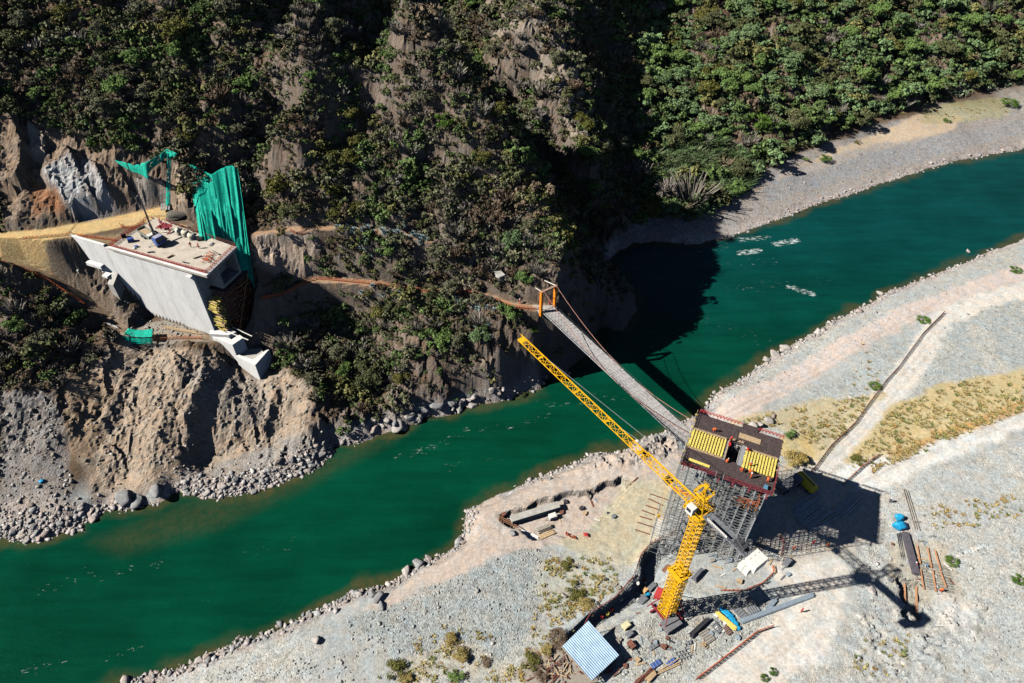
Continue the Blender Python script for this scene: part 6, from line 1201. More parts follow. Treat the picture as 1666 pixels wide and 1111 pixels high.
# ------------------------------------------------------------------ truck with a tall boom on the deck
def hdg(a, b_, z): d = W(*b_, z) - W(*a, z); return math.atan2(d[1], d[0])
DZ = 38.06
th = hdg((222, 378), (258, 402), DZ); tc = W(262, 399, DZ); tk = thing('flatbed_truck', tc, 'blue cab flatbed truck with a tall dark boom standing on the abutment deck', 'truck'); Rk = Matrix.Rotation(th, 3, 'Z')
def K(x, y, z): return Vector(tc) + Rk @ Vector((x, y, z))
mb = MB(); mb.box(K(-.1, 0, 1.75), (1.9, 2.4, 1.9), th); mb.box(K(.15, 0, 2.82), (1.3, 2.2, .3), th); mb.box(K(.95, 0, 1.2), (.35, 2.3, .8), th); cbn = mb.build('cab', BLUP, tk)
mb = MB(); mb.box(K(.87, 0, 2.15), (.06, 2.1, .8), th); mb.build('windscreen', mat('dark_glass', (.03, .04, .05), .15), cbn); mb = MB(); mb.box(K(-.1, 0, 2.99), (1.5, 2.1, .06), th); mb.build('roof_panel', mat('cab_roof_grey', (.40, .40, .50), .5), cbn)
for s in (-1, 1): mb = MB(); mb.ell(K(1.14, s * .85, .95), (.08, .16, .12)); mb.build('headlight', WHT, tk)
mb = MB(); mb.plank(K(-9.4, .45, .95), K(1.0, .45, .95), .2, .3); mb.plank(K(-9.4, -.45, .95), K(1.0, -.45, .95), .2, .3); mb.build('chassis', DARKN, tk)
mb = MB(); mb.box(K(-5.9, 0, 1.3), (6.2, 2.5, .16), th); [mb.box(K(-5.9, s * 1.22, 1.65), (6.2, .06, .5), th) for s in (-1, 1)]; mb.box(K(-9.0, 0, 1.65), (.06, 2.4, .5), th); mb.box(K(-2.8, 0, 1.8), (.08, 2.4, .8), th); mb.build('flatbed', mat('bed_greygreen', (.30, .33, .28), .7, var=.3), tk)
for x in (.1, -6.2, -7.5):
    for s in (-1, 1): mb = MB(); mb.bar(K(x, s * 1.2, .5), K(x, s * .85, .5), .5, 14); w_ = mb.build('wheel', DARKN, tk); mb = MB(); mb.bar(K(x, s * 1.22, .5), K(x, s * 1.18, .5), .22, 10); mb.build('rim', STEEL, w_)
mb = MB(); mb.box(K(-1.7, 0, 1.6), (.9, 2.0, 1.0), th); mb.bar(K(-1.7, 0, 2.0), K(-1.7, 0, 3.2), .28, 8); mb.build('boom_base', DSTEEL, tk)
b0 = K(-1.7, 0, 3.0); bt_ = Vector(W(195, 236, 60.5))
mb = MB(); [mb.bar(b0.lerp(bt_, a), b0.lerp(bt_, b_), r, 4) for a, b_, r in ((0, .34, .30), (.34, .62, .23), (.62, .84, .17), (.84, 1, .11))]; mb.bar(b0 + Vector((.5, 0, -.6)), b0.lerp(bt_, .2), .12); mb.build('boom', DSTEEL, tk)
mb = MB(); [mb.bar(K(-1.7, s * 1.1, 1), K(-1.7, s * 2.4, .15), .09) for s in (-1, 1)]; [mb.box(K(-1.7, s * 2.4, .08), (.4, .4, .12), th) for s in (-1, 1)]; mb.build('outrigger', STEEL, tk)
mb = MB()
for k in range(9): mb.plank(K(-8.6 + k * .05, -1.0 + k * .24, 1.48), K(-5.4, -1.0 + k * .24, 1.5), .17, .12)
solo('lumber', mb, WOOD, 'raw planks loaded on the rear of the truck bed', 'planks')
mb = MB()
for k in range(7): mb.bar(K(-5.2, -.9 + k * .28, 1.5), K(-3.1, -.9 + k * .28, 1.5), .12, 6)
solo('white_pipes', mb, WHT, 'white pipes lying across the front of the truck bed', 'pipes')
# things on the abutment deck
for i, (px_, py_) in enumerate(((293, 380), (303, 383), (313, 388))):
    p = W(px_, py_, DZ); t = thing('water_tank', p, ('left', 'middle', 'right')[i] + ' one of three cream plastic tanks on the abutment deck', 'tank', 'three cream tanks on the deck'); mb = MB()
    Pn = [(0, 1.0), (.1, 1.05), (1.3, 1.05), (1.6, .85), (1.8, .4), (1.84, 0)]
    for j in range(len(Pn) - 1): mb.bar((p[0], p[1], p[2] + Pn[j][0]), (p[0], p[1], p[2] + Pn[j + 1][0] + .001), Pn[j][1], 16, Pn[j + 1][1] + .001)
    mb.build('shell', mat('cream_plastic', (.72, .66, .52), .5, var=.12), t); mb = MB(); mb.bar((p[0], p[1], p[2] + 1.8), (p[0], p[1], p[2] + 1.95), .25, 12); mb.build('lid', DARKN, t)
p = W(326, 390, DZ); mb = MB()
for k in range(5): mb.bar((p[0] - .7, p[1] + .15 * k - .5, p[2] + .4 + .1 * (k % 2)), (p[0] + .9, p[1] + .15 * k - .3, p[2] + .5 + .12 * (k % 3)), .32, 9)
solo('black_drums', mb, DARKN, 'heap of black barrels right of the cream tanks', 'barrels')
mb = MB()
for k in range(46):
    q = W(338 + rng.normal(0, 5), 428 - 9 + rng.normal(0, 4), DZ + .15 + rng.uniform(0, .6)); a = rng.uniform(0, 6.28); L = rng.uniform(.4, 1.0); mb.bar(q, (q[0] + L * math.cos(a), q[1] + L * math.sin(a), q[2] + rng.uniform(-.1, .4)), .07, 4)
    mb.ell(q, (.2, .16, .14), 6, 4) if k % 3 == 0 else None
solo('orange_hoses', mb, ORNET, 'tangled heap of orange hoses near the deck corner', 'hoses')
for nm, px_, py_, R3, mt, lab, cat_ in (('generator', 214, 393, (1.5, 1.0, 1.0), BLUP, 'blue generator near the left edge of the deck', 'generator'), ('blue_bag', 222, 402, (1.4, .8, .6), BLUP, 'blue wrapped bag beside the white sack on the deck', 'bag'), ('white_sack', 219, 405, (.9, .6, .5), WHT, 'white sack at the red railing on the deck', 'sack'), ('black_box', 202, 386, (1.0, .8, 1.0), DARKN, 'black covered machine at the deck corner by the road', 'machine')):
    p = W(px_, py_, DZ); mb = MB()
    if cat_ in ('generator', 'machine'):
        t = thing(nm, p, lab, cat_); mb.box((p[0], p[1], p[2] + R3[2] / 2 + .15), R3, .4); mb.build('housing', mt, t); mb = MB(); mb.box((p[0], p[1], p[2] + .08), (R3[0] * 1.1, R3[1] * 1.05, .12), .4); mb.build('skid', DSTEEL, t); mb = MB(); mb.bar((p[0] + .3, p[1], p[2] + R3[2] + .1), (p[0] + .3, p[1], p[2] + R3[2] + .5), .06, 6); mb.build('exhaust', STEEL, t)
    else: mb.ell((p[0], p[1], p[2] + R3[2] * .45), (R3[0] / 2, R3[1] / 2, R3[2] / 2), 10, 6); solo(nm, mb, mt, lab, cat_)
mb = MB()
for k in range(26): q = W(268 + rng.normal(0, 9), 368 + rng.normal(0, 5), DZ + .1); a = rng.uniform(0, 3); L = rng.uniform(.4, 1.6); mb.plank(q, (q[0] + L * math.cos(a), q[1] + L * math.sin(a), q[2] + .25), .25, .12)
mb.ell(W(268, 368, DZ), (2.2, 1.2, .05), 14, 6); solo('fitting_heap', mb, MAGR, 'heap of maroon steel fittings behind the truck on the deck', 'scrap')
for k in range(4):
    q = W(261 + k * 4, 337, 39.2); mb = MB(); mb.plank((q[0], q[1] + 1.4, q[2] + .3), (q[0] + .9, q[1] - 1.6, q[2] + .1), .42, .22); solo('grey_panel', mb, STEEL, 'grey steel panel in the row of four leaning under the netted cliff', 'panel', 'row of four grey panels under the cliff')
V_, F_ = icos(77, 3, (1, .8, .42)); p = W(292, 350, 38.2); o = npmesh('sand_heap', V_ * (1 + .08 * rng.normal(size=(len(V_), 1))) * np.array([5.6, 4.2, 3.4]), F_, mat('dark_sand', (.13, .12, .10), .95, var=.35, scale=3, bump=.6)); o.location = tuple(p); tag(o, 'heap of dark sand between the deck and the hanging green net', 'heap')
mb = MB(); [mb.plank(W(a[0], a[1], 16.9), W(b_[0], b_[1], 16.9), .22, .16) for a, b_ in (((363, 537), (404, 553)), ((378, 532), (410, 547)))]; solo('white_beams', mb, WHT, 'two white beams laid across the top of the stepped footing', 'beams')
mb = MB(); [mb.plank(T(250, 531 + 3, .3) if 0 else T(262 + k * 3, 530 + k * 2, .3), T(318 + k * 3, 540 + k * 1.5, .35), .18, .12) for k in range(4)]; solo('plank_pile', mb, WOOD, 'orange brown planks lying along the foot of the side wall', 'planks')
mb = MB(); [mb.plank(T(172 + k * 4, 526 + 3 * k, .5), T(192 + k * 2, 534 + 2 * k, .5), .2, .12) for k in range(2)]; solo('white_posts', mb, WHT, 'white posts lying beside the net shelter', 'posts')
# ------------------------------------------------------------------ right bank: shed, machines, stores
sp = [T(957, 1011), T(1008, 1067), T(962, 1108), T(913, 1052)]; RZ = 3.6
rc = [W(957, 1010, RZ + .5), W(1007, 1066, RZ - .3), W(962, 1108, RZ - .3), W(914, 1052, RZ + .5)]; sc_ = sum(rc) / 4
shd = thing('site_shed', (sc_[0], sc_[1], float(hgt(sc_[0], sc_[1])[0])), 'open timber shed with a pale blue corrugated roof at the bottom of the site', 'shed')
a0, a1, a2, a3 = [Vector(r_) for r_ in rc]; NC = 34; V_, F_ = [], []
for k in range(NC + 1):
    t_ = k / NC; wv = .11 * math.cos(k * math.pi); V_ += [a0.lerp(a3, t_) + Vector((0, 0, wv)), a1.lerp(a2, t_) + Vector((0, 0, wv))]
F_ = [(2 * k, 2 * k + 1, 2 * k + 3, 2 * k + 2) for k in range(NC)]
mb = MB(); mb.mesh(V_, F_); rf = mb.build('roof', mat('corrugated_blue', (.42, .58, .74), .35, .35, var=.18, scale=.8, dirt=(.62, .70, .76, .6)), shd); rf.modifiers.new('t', 'SOLIDIFY').thickness = .04
mb = MB(); [mb.bar((r_[0] * .93 + sc_[0] * .07, r_[1] * .93 + sc_[1] * .07, 0), (r_[0] * .93 + sc_[0] * .07, r_[1] * .93 + sc_[1] * .07, r_[2] - .1), .1, 5) for r_ in rc]; mb.build('posts', WOOD, shd)
mb = MB(); [mb.plank(rc[i] - np.array([0, 0, .25]), rc[(i + 1) % 4] - np.array([0, 0, .25]), .1, .16) for i in range(4)]; mb.build('eaves_beam', WOOD, shd)
def boxy(name, px_, py_, size, deg, mt, lab, cat_, extra=None, z=None):
    p = T(px_, py_) if z is None else W(px_, py_, z); R = Matrix.Rotation(math.radians(deg), 3, 'Z'); L = lambda x, y, zz: Vector(p) + R @ Vector((x, y, zz)); t = thing(name, p, lab, cat_)
    mb = MB(); mb.box(L(0, 0, size[2] / 2 + .18), size, math.radians(deg)); mb.box(L(size[0] * .1, 0, size[2] + .22), (size[0] * .6, size[1] * .8, .1), math.radians(deg)); mb.build('housing', mt, t)
    mb = MB(); [mb.plank(L(-size[0] * .55, s * size[1] * .4, .1), L(size[0] * .55, s * size[1] * .4, .1), .15, .18) for s in (-1, 1)]; mb.build('skid', DSTEEL, t)
    if extra == 'wheels':
        for s in (-1, 1): mb = MB(); mb.bar(L(0, s * (size[1] / 2 + .2), .32), L(0, s * (size[1] / 2 + .02), .32), .32, 12); mb.build('wheel', DARKN, t)
        mb = MB(); mb.bar(L(-size[0] / 2, 0, .5), L(-size[0] / 2 - 1.6, 0, .35), .07); mb.build('drawbar', STEEL, t)
    return t
boxy('compressor', 1018, 1020, (1.7, 1.3, 1.1), 35, mat('cream_paint', (.74, .68, .42), .5), 'cream compressor right of the shed roof', 'compressor', 'wheels'); boxy('welding_machine', 1024, 1033, (1.5, 1.1, .8), 35, GRYM, 'dark grey welding machine under the cream compressor', 'machine')
boxy('generator', 1049, 962, (1.5, 1.0, .9), 40, mat('tan_panel', (.74, .44, .20), .6), 'tan topped generator left of the crane mast', 'generator'); boxy('container', 1071, 969, (2.4, 1.6, 1.5), 60, REDP, 'red open tool container touching the crane mast', 'container')
boxy('generator', 1060, 957, (2.2, 1.1, 1.0), 40, GRYM, 'long grey generator behind the tan topped one', 'generator'); boxy('power_pack', 1045, 979, (2.0, 1.4, 1.1), 40, GRYM, 'grey power pack between the tan generator and the fence', 'machine'); boxy('bin', 1053, 970, (.9, .7, .7), 30, BLUT, 'bright blue bin beside the tan topped generator', 'bin'); boxy('bin', 1101, 979, (1.1, .8, .7), 60, BLUT, 'light blue bin in the shade right of the crane mast', 'bin')
boxy('trailer_pump', 1280, 916, (2.0, 1.3, 1.0), 42, GRYM, 'grey trailer pump right of the white counterweights', 'pump', 'wheels'); boxy('compressor', 899, 843, (1.9, 1.3, 1.2), 20, WHT, 'white compressor in the middle of the foundation trench', 'compressor', 'wheels')
boxy('blue_case', 1245, 795, (1.0, .8, .5), 60, mat('case_blue', (.12, .30, .45), .5), 'round blue case at the near right corner of the platform', 'case', z=PZ)
boxy('mixer_frame', 1027, 1050, (1.7, 1.1, .9), 125, RUST, 'rusty mixer frame in the shade right of the shed', 'mixer', 'wheels')
for px_, py_, mt, lab in ((994, 994, REDP, 'red barrel nearest the crane by the boundary fence'), (988, 1000, YLW, 'yellow barrel between two red ones by the fence'), (979, 1004, REDP, 'red barrel nearest the shed by the boundary fence')):
    p = T(px_, py_); t = thing('barrel', p, lab, 'barrel'); mb = MB(); mb.bar(p, p + np.array([0, 0, .95]), .42, 14); [mb.bar(p + np.array([0, 0, z_]), p + np.array([0, 0, z_ + .05]), .445, 14) for z_ in (.3, .62)]; mb.build('drum', mt, t); mb = MB(); mb.bar(p + np.array([.12, 0, .95]), p + np.array([.12, 0, 1.0]), .07, 8); mb.build('bung', DARKN, t)
def bundle(name, a, b_, n_, rad, mt, lab, cat_, spread=.9, z=None, round_=True, lay=2, jit=.0):
    A, B = (T(*a), T(*b_)) if z is None else (W(*a, z), W(*b_, z)); d = (B - A) / np.linalg.norm(B - A); s = np.array([-d[1], d[0], 0]); mb = MB()
    for k in range(n_):
        r_, c_ = k % lay, k // lay; o_ = s * ((c_ - n_ / lay / 2) * rad * 2.1 * spread + r_ * rad); e_ = rng.uniform(-.3, .3) * (1 + jit * 3); j_ = s * rng.normal(0, jit); up = np.array([0, 0, .12 + rad + r_ * rad * 1.8])
        (mb.bar(A + o_ + d * e_ + up, B + o_ + j_ + d * e_ + up, rad, 6) if round_ else mb.plank(A + o_ + d * e_ + up, B + o_ + j_ + d * e_ + up, rad * 1.8, rad * 1.6))
    return solo(name, mb, mt, lab, cat_)
PIPE = mat('pale_blue_pipe', (.45, .54, .62), .45, .3, var=.25)
bundle('pipe_bundle', (1205, 1011), (1322, 968), 9, .12, PIPE, 'long bundle of pale blue steel pipes under the crane shadow', 'pipes')
bundle('pipe_bundle', (1248, 992), (1262, 975), 8, .13, PIPE, 'short stack of pale blue pipes across the long bundle', 'pipes')
for k, (a, b_, n_, lab) in enumerate((((1300, 850), (1338, 822), 16, 'broad layer of blue steel tubes lying in the big shadow'), ((1362, 838), (1393, 807), 8, 'long pale tubes running diagonally across the big shadow'), ((1315, 866), (1362, 838), 3, 'thin rods lying below the diagonal tubes in the shadow'), ((1290, 828), (1330, 806), 5, 'loose tubes nearest the yellow tank in the shadow'))): bundle('tube_stack', a, b_, n_, .12, PIPE, lab, 'tubes', 1.3, lay=1, jit=.25)
bundle('beam_stack', (1165, 997), (1196, 1024), 6, .15, YLW, 'stack of yellow beams beside the blue tarpaulin strip', 'beams', round_=False)
bundle('rebar_bundle', (1471, 868), (1490, 935), 22, .11, mat('rebar_dark', (.13, .12, .14), .6, .3, var=.3), 'long dark bundle of reinforcing bars below the blue bags', 'rebar', lay=3)
bundle('rebar_bundle', (1463, 868), (1478, 945), 3, .09, DSTEEL, 'thin separate bars left of the long dark rebar bundle', 'rebar', 2.0, lay=1); bundle('long_rails', (1474, 797), (1494, 862), 3, .1, WOODG, 'two long grey rails above the blue bags', 'rails', 2.5, lay=1)
for k, (a, b_, lab) in enumerate((((1493, 890), (1498, 920), 'upper left timber of the rebar bench'), ((1509, 893), (1516, 925), 'upper middle timber of the rebar bench'), ((1521, 896), (1530, 928), 'upper right timber of the rebar bench'), ((1497, 926), (1503, 958), 'lower left timber of the rebar bench'), ((1517, 927), (1523, 962), 'lower middle timber of the rebar bench'), ((1530, 932), (1540, 958), 'lower right timber of the rebar bench'))):
    bundle('bench_timber', a, b_, 1, .16, mat('orange_timber', (.58, .30, .16), .8, var=.2), lab, 'timber', round_=False, lay=1)
mb = MB()
for k in range(22): mb.bar(T(1494 + k * .6, 912 + k * 2.2, .35), T(1545 + k * .3, 925 + k * 2.0, .35), .03, 3)
solo('rebar_mat', mb, DSTEEL, 'thin reinforcing bars laid across the bench timbers', 'rebar')
for a, b_, lab in (((1471, 953), (1473, 985), 'left wooden edge beam of the dug pit'), ((1492, 955), (1491, 1000), 'right wooden edge beam of the dug pit')): bundle('edge_beam', a, b_, 1, .2, mat('orange_timber', (.58, .30, .16), .8, var=.2), lab, 'timber', round_=False, lay=1)
for px_, py_, s_, lab in ((1464, 858, 2.2, 'crumpled bright blue bag, the larger lower one'), (1461, 844, 1.5, 'rolled bright blue bag ring, the smaller upper one')):
    p = T(px_, py_); V_, F_ = icos(int(px_), 3, (1, .8, .7)); o = npmesh('blue_bag', V_ * s_ * .85 * np.array([1, 1, 1.5]), F_, BLUT); o.location = (p[0], p[1], p[2] + .5); tag(o, lab, 'bag')
mb = MB(); P = [T(1174, 993, .2), T(1182, 998, .35), T(1192, 1008, .25), T(1200, 1022, .3)]
for k in range(3):
    for j in range(8): q = P[k] + (P[k + 1] - P[k]) * j / 8 + rng.normal(0, .15, 3) * np.array([1, 1, .2]); mb.ell(q, (.65, .55, .3), 7, 4)
solo('blue_tarp', mb, BLUT, 'crumpled strip of bright blue tarpaulin beside the yellow beams', 'tarpaulin')
def panel(px_, py_, sx_, sy_, deg, mt, lab, cat_='panel', ribs=5, name='shuttering_stack', z0=.3):
    p = T(px_, py_); t = thing(name, p, lab, cat_); R = Matrix.Rotation(math.radians(deg), 3, 'Z'); mb = MB(); mb.box(p + np.array([0, 0, z0]), (sx_, sy_, .1), math.radians(deg)); mb.build('sheet', mt, t); mb = MB()
    for k in range(ribs): x_ = -sx_ / 2 + sx_ * (k + .5) / ribs; mb.plank(Vector(p) + R @ Vector((x_, -sy_ / 2, z0 + .13)), Vector(p) + R @ Vector((x_, sy_ / 2, z0 + .13)), .09, .14)
    mb.build('rib', STEEL, t); return t
panel(1204, 997, 3.2, 1.9, 125, GRYM, 'grey formwork panel left of the pipe bundle'); panel(1225, 992, 2.8, 1.6, 20, GRYM, 'grey formwork panel in the crane shadow on the pipes'); panel(1150, 1036, 2.7, 2.3, 120, WOODG, 'weathered formwork panel in the row below the crane'); panel(1166, 1022, 2.2, 1.5, 125, GRYM, 'small steel panel right of the weathered panel'); panel(1183, 1026, 1.9, 1.2, 120, RUST, 'rusty frame panel at the foot of the yellow beams')
panel(1092, 1078, 2.2, 1.0, 35, BLUP, 'dark blue panel left of the empty steel frame', ribs=3); panel(1067, 1081, 2.3, 1.1, 30, BLUP, 'dark blue panel farthest left in the bottom row', ribs=3); panel(1063, 1052, 2.3, .9, 32, GRYM, 'grey green panel alone on the gravel below the crane', ribs=3); panel(1121, 1046, 1.1, .8, 15, GRYM, 'small grey blue panel at the foot of the rebar stack', ribs=2); panel(1236, 889, 3.0, 2.0, 35, WOODG, 'plain board lying at the scaffold foot', ribs=3)
bundle('steel_stack', (1124, 1036), (1152, 1010), 9, .16, DSTEEL, 'dark steel sections stacked below the crane shadow', 'steel', lay=3); bundle('timber_stack', (1053, 1108), (1066, 1094), 7, .16, WOOD, 'raw timber stack at the bottom edge', 'timber', round_=False); bundle('steel_stack', (1034, 1111), (1060, 1090), 7, .14, RUST, 'rusty steel sections at the bottom edge left of the timber', 'steel', lay=2, jit=.4); bundle('timber_strip', (1070, 1094), (1104, 1076), 3, .12, WOOD, 'thin timbers below the dark blue panels', 'timber', round_=False, lay=1, jit=.2)
bundle('dark_tubes', (1128, 945), (1141, 930), 8, .22, GRYM, 'bundle of grey drainage tubes right of the crane mast', 'tubes', lay=3); bundle('rusty_beam', (1078, 930), (1088, 920), 2, .3, RUST, 'short rusty beam left of the crane mast', 'beam', round_=False, lay=1)
p = T(1107, 1065); mb = MB()
for k in range(4): mb.plank(T(1098 + 5 * k, 1062 + 0 * k - k * 1.5, .25), T(1108 + 5 * k, 1076 - k * 1.5, .25), .12, .14)
for k in range(3): mb.plank(T(1097 + 4.5 * k, 1063 + 5 * k, .3), T(1120 + 3 * k, 1056 + 5 * k, .3), .12, .14)
solo('steel_grating', mb, STEEL, 'empty grey lattice frame between the blue panels and the light wood heap', 'frame')
mb = MB()
for k in range(26): q = T(1143 + rng.normal(0, 3), 1050 + rng.normal(0, 2), .15 + rng.uniform(0, .4)); a = rng.uniform(0, 6.28); L = rng.uniform(.4, .9); mb.plank(q, (q[0] + L * math.cos(a), q[1] + L * math.sin(a), q[2]), .16, .1)
solo('offcut_heap', mb, WOOD, 'heap of light wood offcuts near the steel frame', 'wood')
mb = MB()
for k in range(90):
    q = T(905 + rng.normal(0, 16), 1092 + rng.normal(0, 9), .15 + rng.uniform(0, .6)); a = rng.uniform(0, 6.28); L = rng.uniform(.6, 2.2); mb.cur = int(rng.integers(0, 3)); mb.plank(q, (q[0] + L * math.cos(a), q[1] + L * math.sin(a), q[2] + .1), .2, .12)
mb.cur = 2; mb.ell(T(905, 1092), (9, 6, .25), 14, 6); solo('scrap_heap', mb, [WOOD, RUST, WOODG], 'untidy heap of scrap boards left of and below the blue shed roof', 'wood')
mb = MB()
for k in range(36):
    q = T(983 + rng.normal(0, 12), 1096 + rng.normal(0, 8) , .15 + rng.uniform(0, .3)); a = rng.uniform(.4, 1.2); L = rng.uniform(1, 2.6); mb.cur = int(rng.integers(0, 3)); mb.plank(q, (q[0] + L * math.cos(a), q[1] + L * math.sin(a), q[2] + .05), .18, .12)
solo('board_heap', mb, [WOODG, RUST, GRYM], 'boards and bars piled in the shade below the shed', 'wood')
# yellow tank and dark lorry by the platform
th = hdg((1262, 798), (1298, 778), 0); p = T(1283, 792); ly = thing('dump_lorry', p, 'dark grey lorry parked in shade right of the pier platform', 'lorry'); Rl = Matrix.Rotation(th, 3, 'Z'); Lq = lambda x, y, z: Vector(p) + Rl @ Vector((x, y, z))
mb = MB(); [mb.box(Lq(-1.2 , s * 1.15, 1.9), (4.6, .1, 1.2), th) for s in (-1, 1)]; mb.box(Lq(-3.5, 0, 1.9), (.1, 2.4, 1.2), th); mb.box(Lq(1.1, 0, 2.0), (.1, 2.4, 1.4), th); mb.box(Lq(-1.2, 0, 1.3), (4.6, 2.3, .12), th); mb.box(Lq(-1.2, 0, 2.2), (4.4, 2.2, .1), th); mb.build('body', GRYM, ly)
mb = MB(); mb.box(Lq(2.2, 0, 1.7), (1.7, 2.3, 1.9), th); cb_ = mb.build('cab', mat('cab_slate', (.16, .18, .22), .5), ly); mb = MB(); mb.box(Lq(3.06, 0, 2.1), (.04, 2.0, .8), th); mb.build('windscreen', mat('dark_glass', (.03, .04, .05), .15), cb_)
for x in (2.2, -1.5, -2.7):
    for s in (-1, 1): mb = MB(); mb.bar(Lq(x, s * 1.2, .5), Lq(x, s * .85, .5), .5, 12); mb.build('wheel', DARKN, ly)
th2 = hdg((1296, 776), (1318, 798), 0); p2 = T(1309, 790); yk = thing('yellow_tank', p2, 'big yellow tank lying partly in shade beside the dark lorry', 'tank'); Rt = Matrix.Rotation(th2, 3, 'Z'); Lt = lambda x, y, z: Vector(p2) + Rt @ Vector((x, y, z))
mb = MB(); mb.bar(Lt(-2.5, 0, 1.5), Lt(2.5, 0, 1.5), 1.35, 20); mb.bar(Lt(2.5, 0, 1.5), Lt(2.9, 0, 1.5), 1.35, 20, 1.0); mb.bar(Lt(-2.9, 0, 1.5), Lt(-2.5, 0, 1.5), 1.0, 20, 1.35); mb.build('drum', mat('tank_yellow', (.85, .62, .05), .5, var=.15), yk)
mb = MB(); mb.box(Lt(0, 0, 2.9), (4.6, .3, .08), th2); [mb.box(Lt(x, 0, .25), (.5, 2.2, .5), th2) for x in (-1.6, 1.6)]; mb.build('saddle', DSTEEL, yk)
for px_, py_, lab in ((1324, 774, 'white sign board on a frame beside the yellow tank'),):
    p = T(px_, py_); t = thing('sign_board', p, lab, 'sign'); mb = MB(); mb.box((p[0], p[1], p[2] + 1.3), (1.3, .06, 1.3), .9); mb.build('board', WHT, t); mb = MB(); [mb.bar((p[0] + s * .4, p[1] + s * .5, p[2]), (p[0] + s * .4, p[1] + s * .5, p[2] + 1.9), .05) for s in (-1, 1)]; mb.build('post', STEEL, t)
# anchors in the slope, trench formwork, sawhorses
for k, (a, b_) in enumerate((((1056, 803), (1086, 814)), ((1054, 811), (1076, 821)), ((1049, 821), (1072, 829)), ((1045, 830), (1064, 838)), ((1041, 840), (1060, 846)), ((1037, 850), (1062, 858)), ((1033, 861), (1055, 869)))):
    bundle('rail_beam', a, b_, 1, .12, RUST, ('topmost', 'second', 'third', 'fourth', 'fifth', 'sixth', 'lowest')[k] + ' rusty beam laid on the slope left of the scaffold', 'beam', round_=False, lay=1)
for px_, py_, lab in ((1489, 850, 'small sawhorse with grey pipe right of the blue bags'), (1497, 882, 'small wooden sawhorse right of the rebar bundle'), (1515, 874, 'small folded trestle above the rebar bench')):
    p = T(px_, py_); t = thing('sawhorse', p, lab, 'sawhorse'); mb = MB(); mb.plank(p + np.array([-.6, -.1, .8]), p + np.array([.6, .1, .8]), .12, .12); mb.build('top_rail', WOODG, t)
    for sx_ in (-.5, .5):
        for sy_ in (-.3, .3): mb = MB(); mb.bar(p + np.array([sx_, 0, .8]), p + np.array([sx_ * 1.1, sy_, 0]), .04); mb.build('leg', WOODG, t)
mb = MB(); Pz = [T(810, 844, .1), T(842, 857, .1)]; [mb.plank(Pz[0] + np.array([0, k * .5 - .3, .1]), Pz[1] + np.array([0, k * .5 - .3, .1]), .12, .2) for k in range(3)]; [mb.plank(T(812 + k * 4, 843 + k * 1.7, .3), T(812 + k * 4 - 1, 849 + k * 1.7, .3), .1, .14) for k in range(8)]; solo('trench_form', mb, mat('orange_timber', (.58, .30, .16), .8, var=.2), 'wooden formwork closing the left end of the trench', 'formwork')
bundle('trench_slab', (828, 846), (905, 822), 1, 1.0, CONCD, 'long pale concrete strip along the far side of the trench', 'concrete', round_=False, lay=1); bundle('lumber_stack', (876, 866), (896, 858), 9, .16, WOODG, 'stack of grey planks in the trench', 'planks', round_=False, lay=3); bundle('lumber_stack', (878, 874), (902, 864), 5, .14, WOOD, 'fresh planks just below the grey plank stack', 'planks', round_=False, lay=1, jit=.1)
bundle('lean_plank', (953, 800), (960, 812), 1, .2, WOODG, 'single plank bridging the trench', 'plank', round_=False, lay=1); bundle('lone_plank', (1024, 790), (1037, 777), 1, .12, RUST, 'lone rusty plank above the trench', 'plank', round_=False, lay=1)
panel(860, 872, 4.5, 2.2, -28, CONC, 'pale levelling slab at the lower left of the trench', 'slab', 1, 'levelling_slab', .1)
p = T(950, 872); mb = MB(); mb.mesh([p + np.array(q) for q in ((0, 0, .05), (1.1, -.5, .3), (.9, .5, .5), (-.3, .7, .4), (.3, .1, .7))], [(0, 1, 4), (1, 2, 4), (2, 3, 4), (3, 0, 4), (0, 3, 2, 1)]); solo('red_cloth', mb, REDP, 'small red cloth lying right of the trench', 'cloth')
mb = MB(); [mb.plank(T(920 + k * 3, 866 + k * 1.3, .1), T(921 + k * 3, 872 + k * 1.3, .5), .12, .3) for k in range(6)]; solo('red_picket_row', mb, ORNET, 'short row of red slats beside the red cloth', 'slats')
p = T(68, 784); V_, F_ = icos(91, 2); o = npmesh('blue_sheet', V_ * .8, F_, BLUT); o.location = tuple(p + np.array([0, 0, .2])); tag(o, 'small crumpled blue sheet on the left scree', 'sheet')

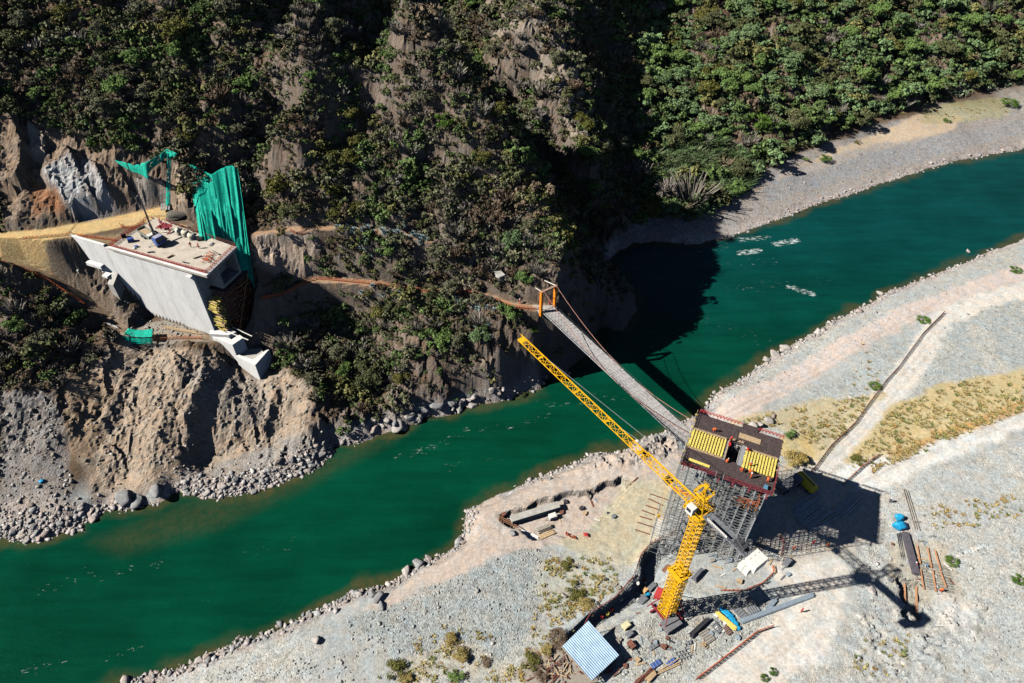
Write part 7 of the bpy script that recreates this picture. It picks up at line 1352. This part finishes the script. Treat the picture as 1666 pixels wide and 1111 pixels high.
# small loose site material round the crane and pier
CT = [((1000, 985), (1050, 940), 14, 'loose fitting lying in the shade inside the boundary fence'), ((1075, 1060), (1200, 1000), 26, 'loose offcut lying among the stacks below the crane'), ((1130, 960), (1290, 890), 22, 'loose plank or tube end lying at the foot of the scaffold'), ((1000, 1090), (1080, 1040), 14, 'loose board lying right of the shed'), ((1440, 880), (1560, 990), 12, 'loose stick lying around the rebar bench'), ((820, 850), (1000, 800), 14, 'loose board lying in the foundation trench'), ((900, 895), (1060, 1000), 6, 'stray board in the weeds by the boundary fence')]
CM = [WOOD, WOODG, RUST, GRYM, DSTEEL, WHT, PIPE]; cme = []
for k, mt in enumerate(CM):
    for L, w_, h_ in ((1.8, .22, .12), (.8, .6, .4)):
        mb = MB(); mb.plank((-L / 2, 0, h_ / 2 + .04), (L / 2, .05, h_ / 2 + .04), w_, h_); mb.plank((-L / 2 + .1, w_ * .5, h_ / 2 + .03), (L / 2 - .2, w_ * .9, h_ / 2 + .05), w_ * .7, h_ * .8); cme.append((mb.build('offcut', mt), [0]))
for (x0, y0), (x1, y1), N, lab in CT:
    for k in range(N):
        p = T(rng.uniform(min(x0, x1), max(x0, x1)), rng.uniform(min(y0, y1), max(y0, y1)), .02); o0, us_ = cme[int(rng.integers(0, len(cme)))]
        if us_[0]: o = o0.copy(); C.objects.link(o)
        else: o = o0; us_[0] = 1
        o.location = tuple(p); o.rotation_euler = (0, 0, float(rng.uniform(0, 6.28))); sc_ = float(rng.uniform(.7, 1.3)); o.scale = (sc_,) * 3; tag(o, lab, 'offcut', lab.replace('loose', 'loose pieces,', 1)[:60])
for o0, us_ in cme:
    if not us_[0]: bpy.data.objects.remove(o0)
# more gear on the abutment deck
for k, (px_, py_, L, deg, mt, lab) in enumerate(((300, 368, 2.6, -20, WOOD, 'raw planks stacked at the hillside railing of the deck'), (283, 376, 1.8, 60, WHT, 'white panel lying between the truck and the tanks'), (246, 411, 1.6, 10, DSTEEL, 'dark steel bar nearest the outer railing of the deck'), (278, 418, 1.4, 40, RUST, 'rusty clamp heap by the outer railing in front of the truck'), (302, 428, 1.5, -10, DSTEEL, 'dark tool heap by the outer railing left of the orange hoses'), (322, 419, 2.2, 30, WOODG, 'grey plank lying behind the orange hoses'), (352, 412, 2.4, -30, WOODG, 'grey planks at the right end of the deck'), (236, 386, 1.3, 80, WOOD, 'short plank left of the truck'), (331, 440, 1.2, 0, WOOD, 'short board at the front corner of the deck'), (345, 398, 1.4, 70, STEEL, 'steel tube right of the black barrels'))):
    p = W(px_, py_, DZ); a = math.radians(deg); mb = MB()
    for j in range(4): o_ = rng.normal(0, .12, 2); mb.plank((p[0] - L / 2 * math.cos(a) + o_[0], p[1] - L / 2 * math.sin(a) + o_[1], p[2] + .1 + .07 * j), (p[0] + L / 2 * math.cos(a) + o_[0] * .3, p[1] + L / 2 * math.sin(a) - o_[1], p[2] + .1 + .08 * j), .2, .11)
    solo('deck_material', mb, mt, lab, 'material')
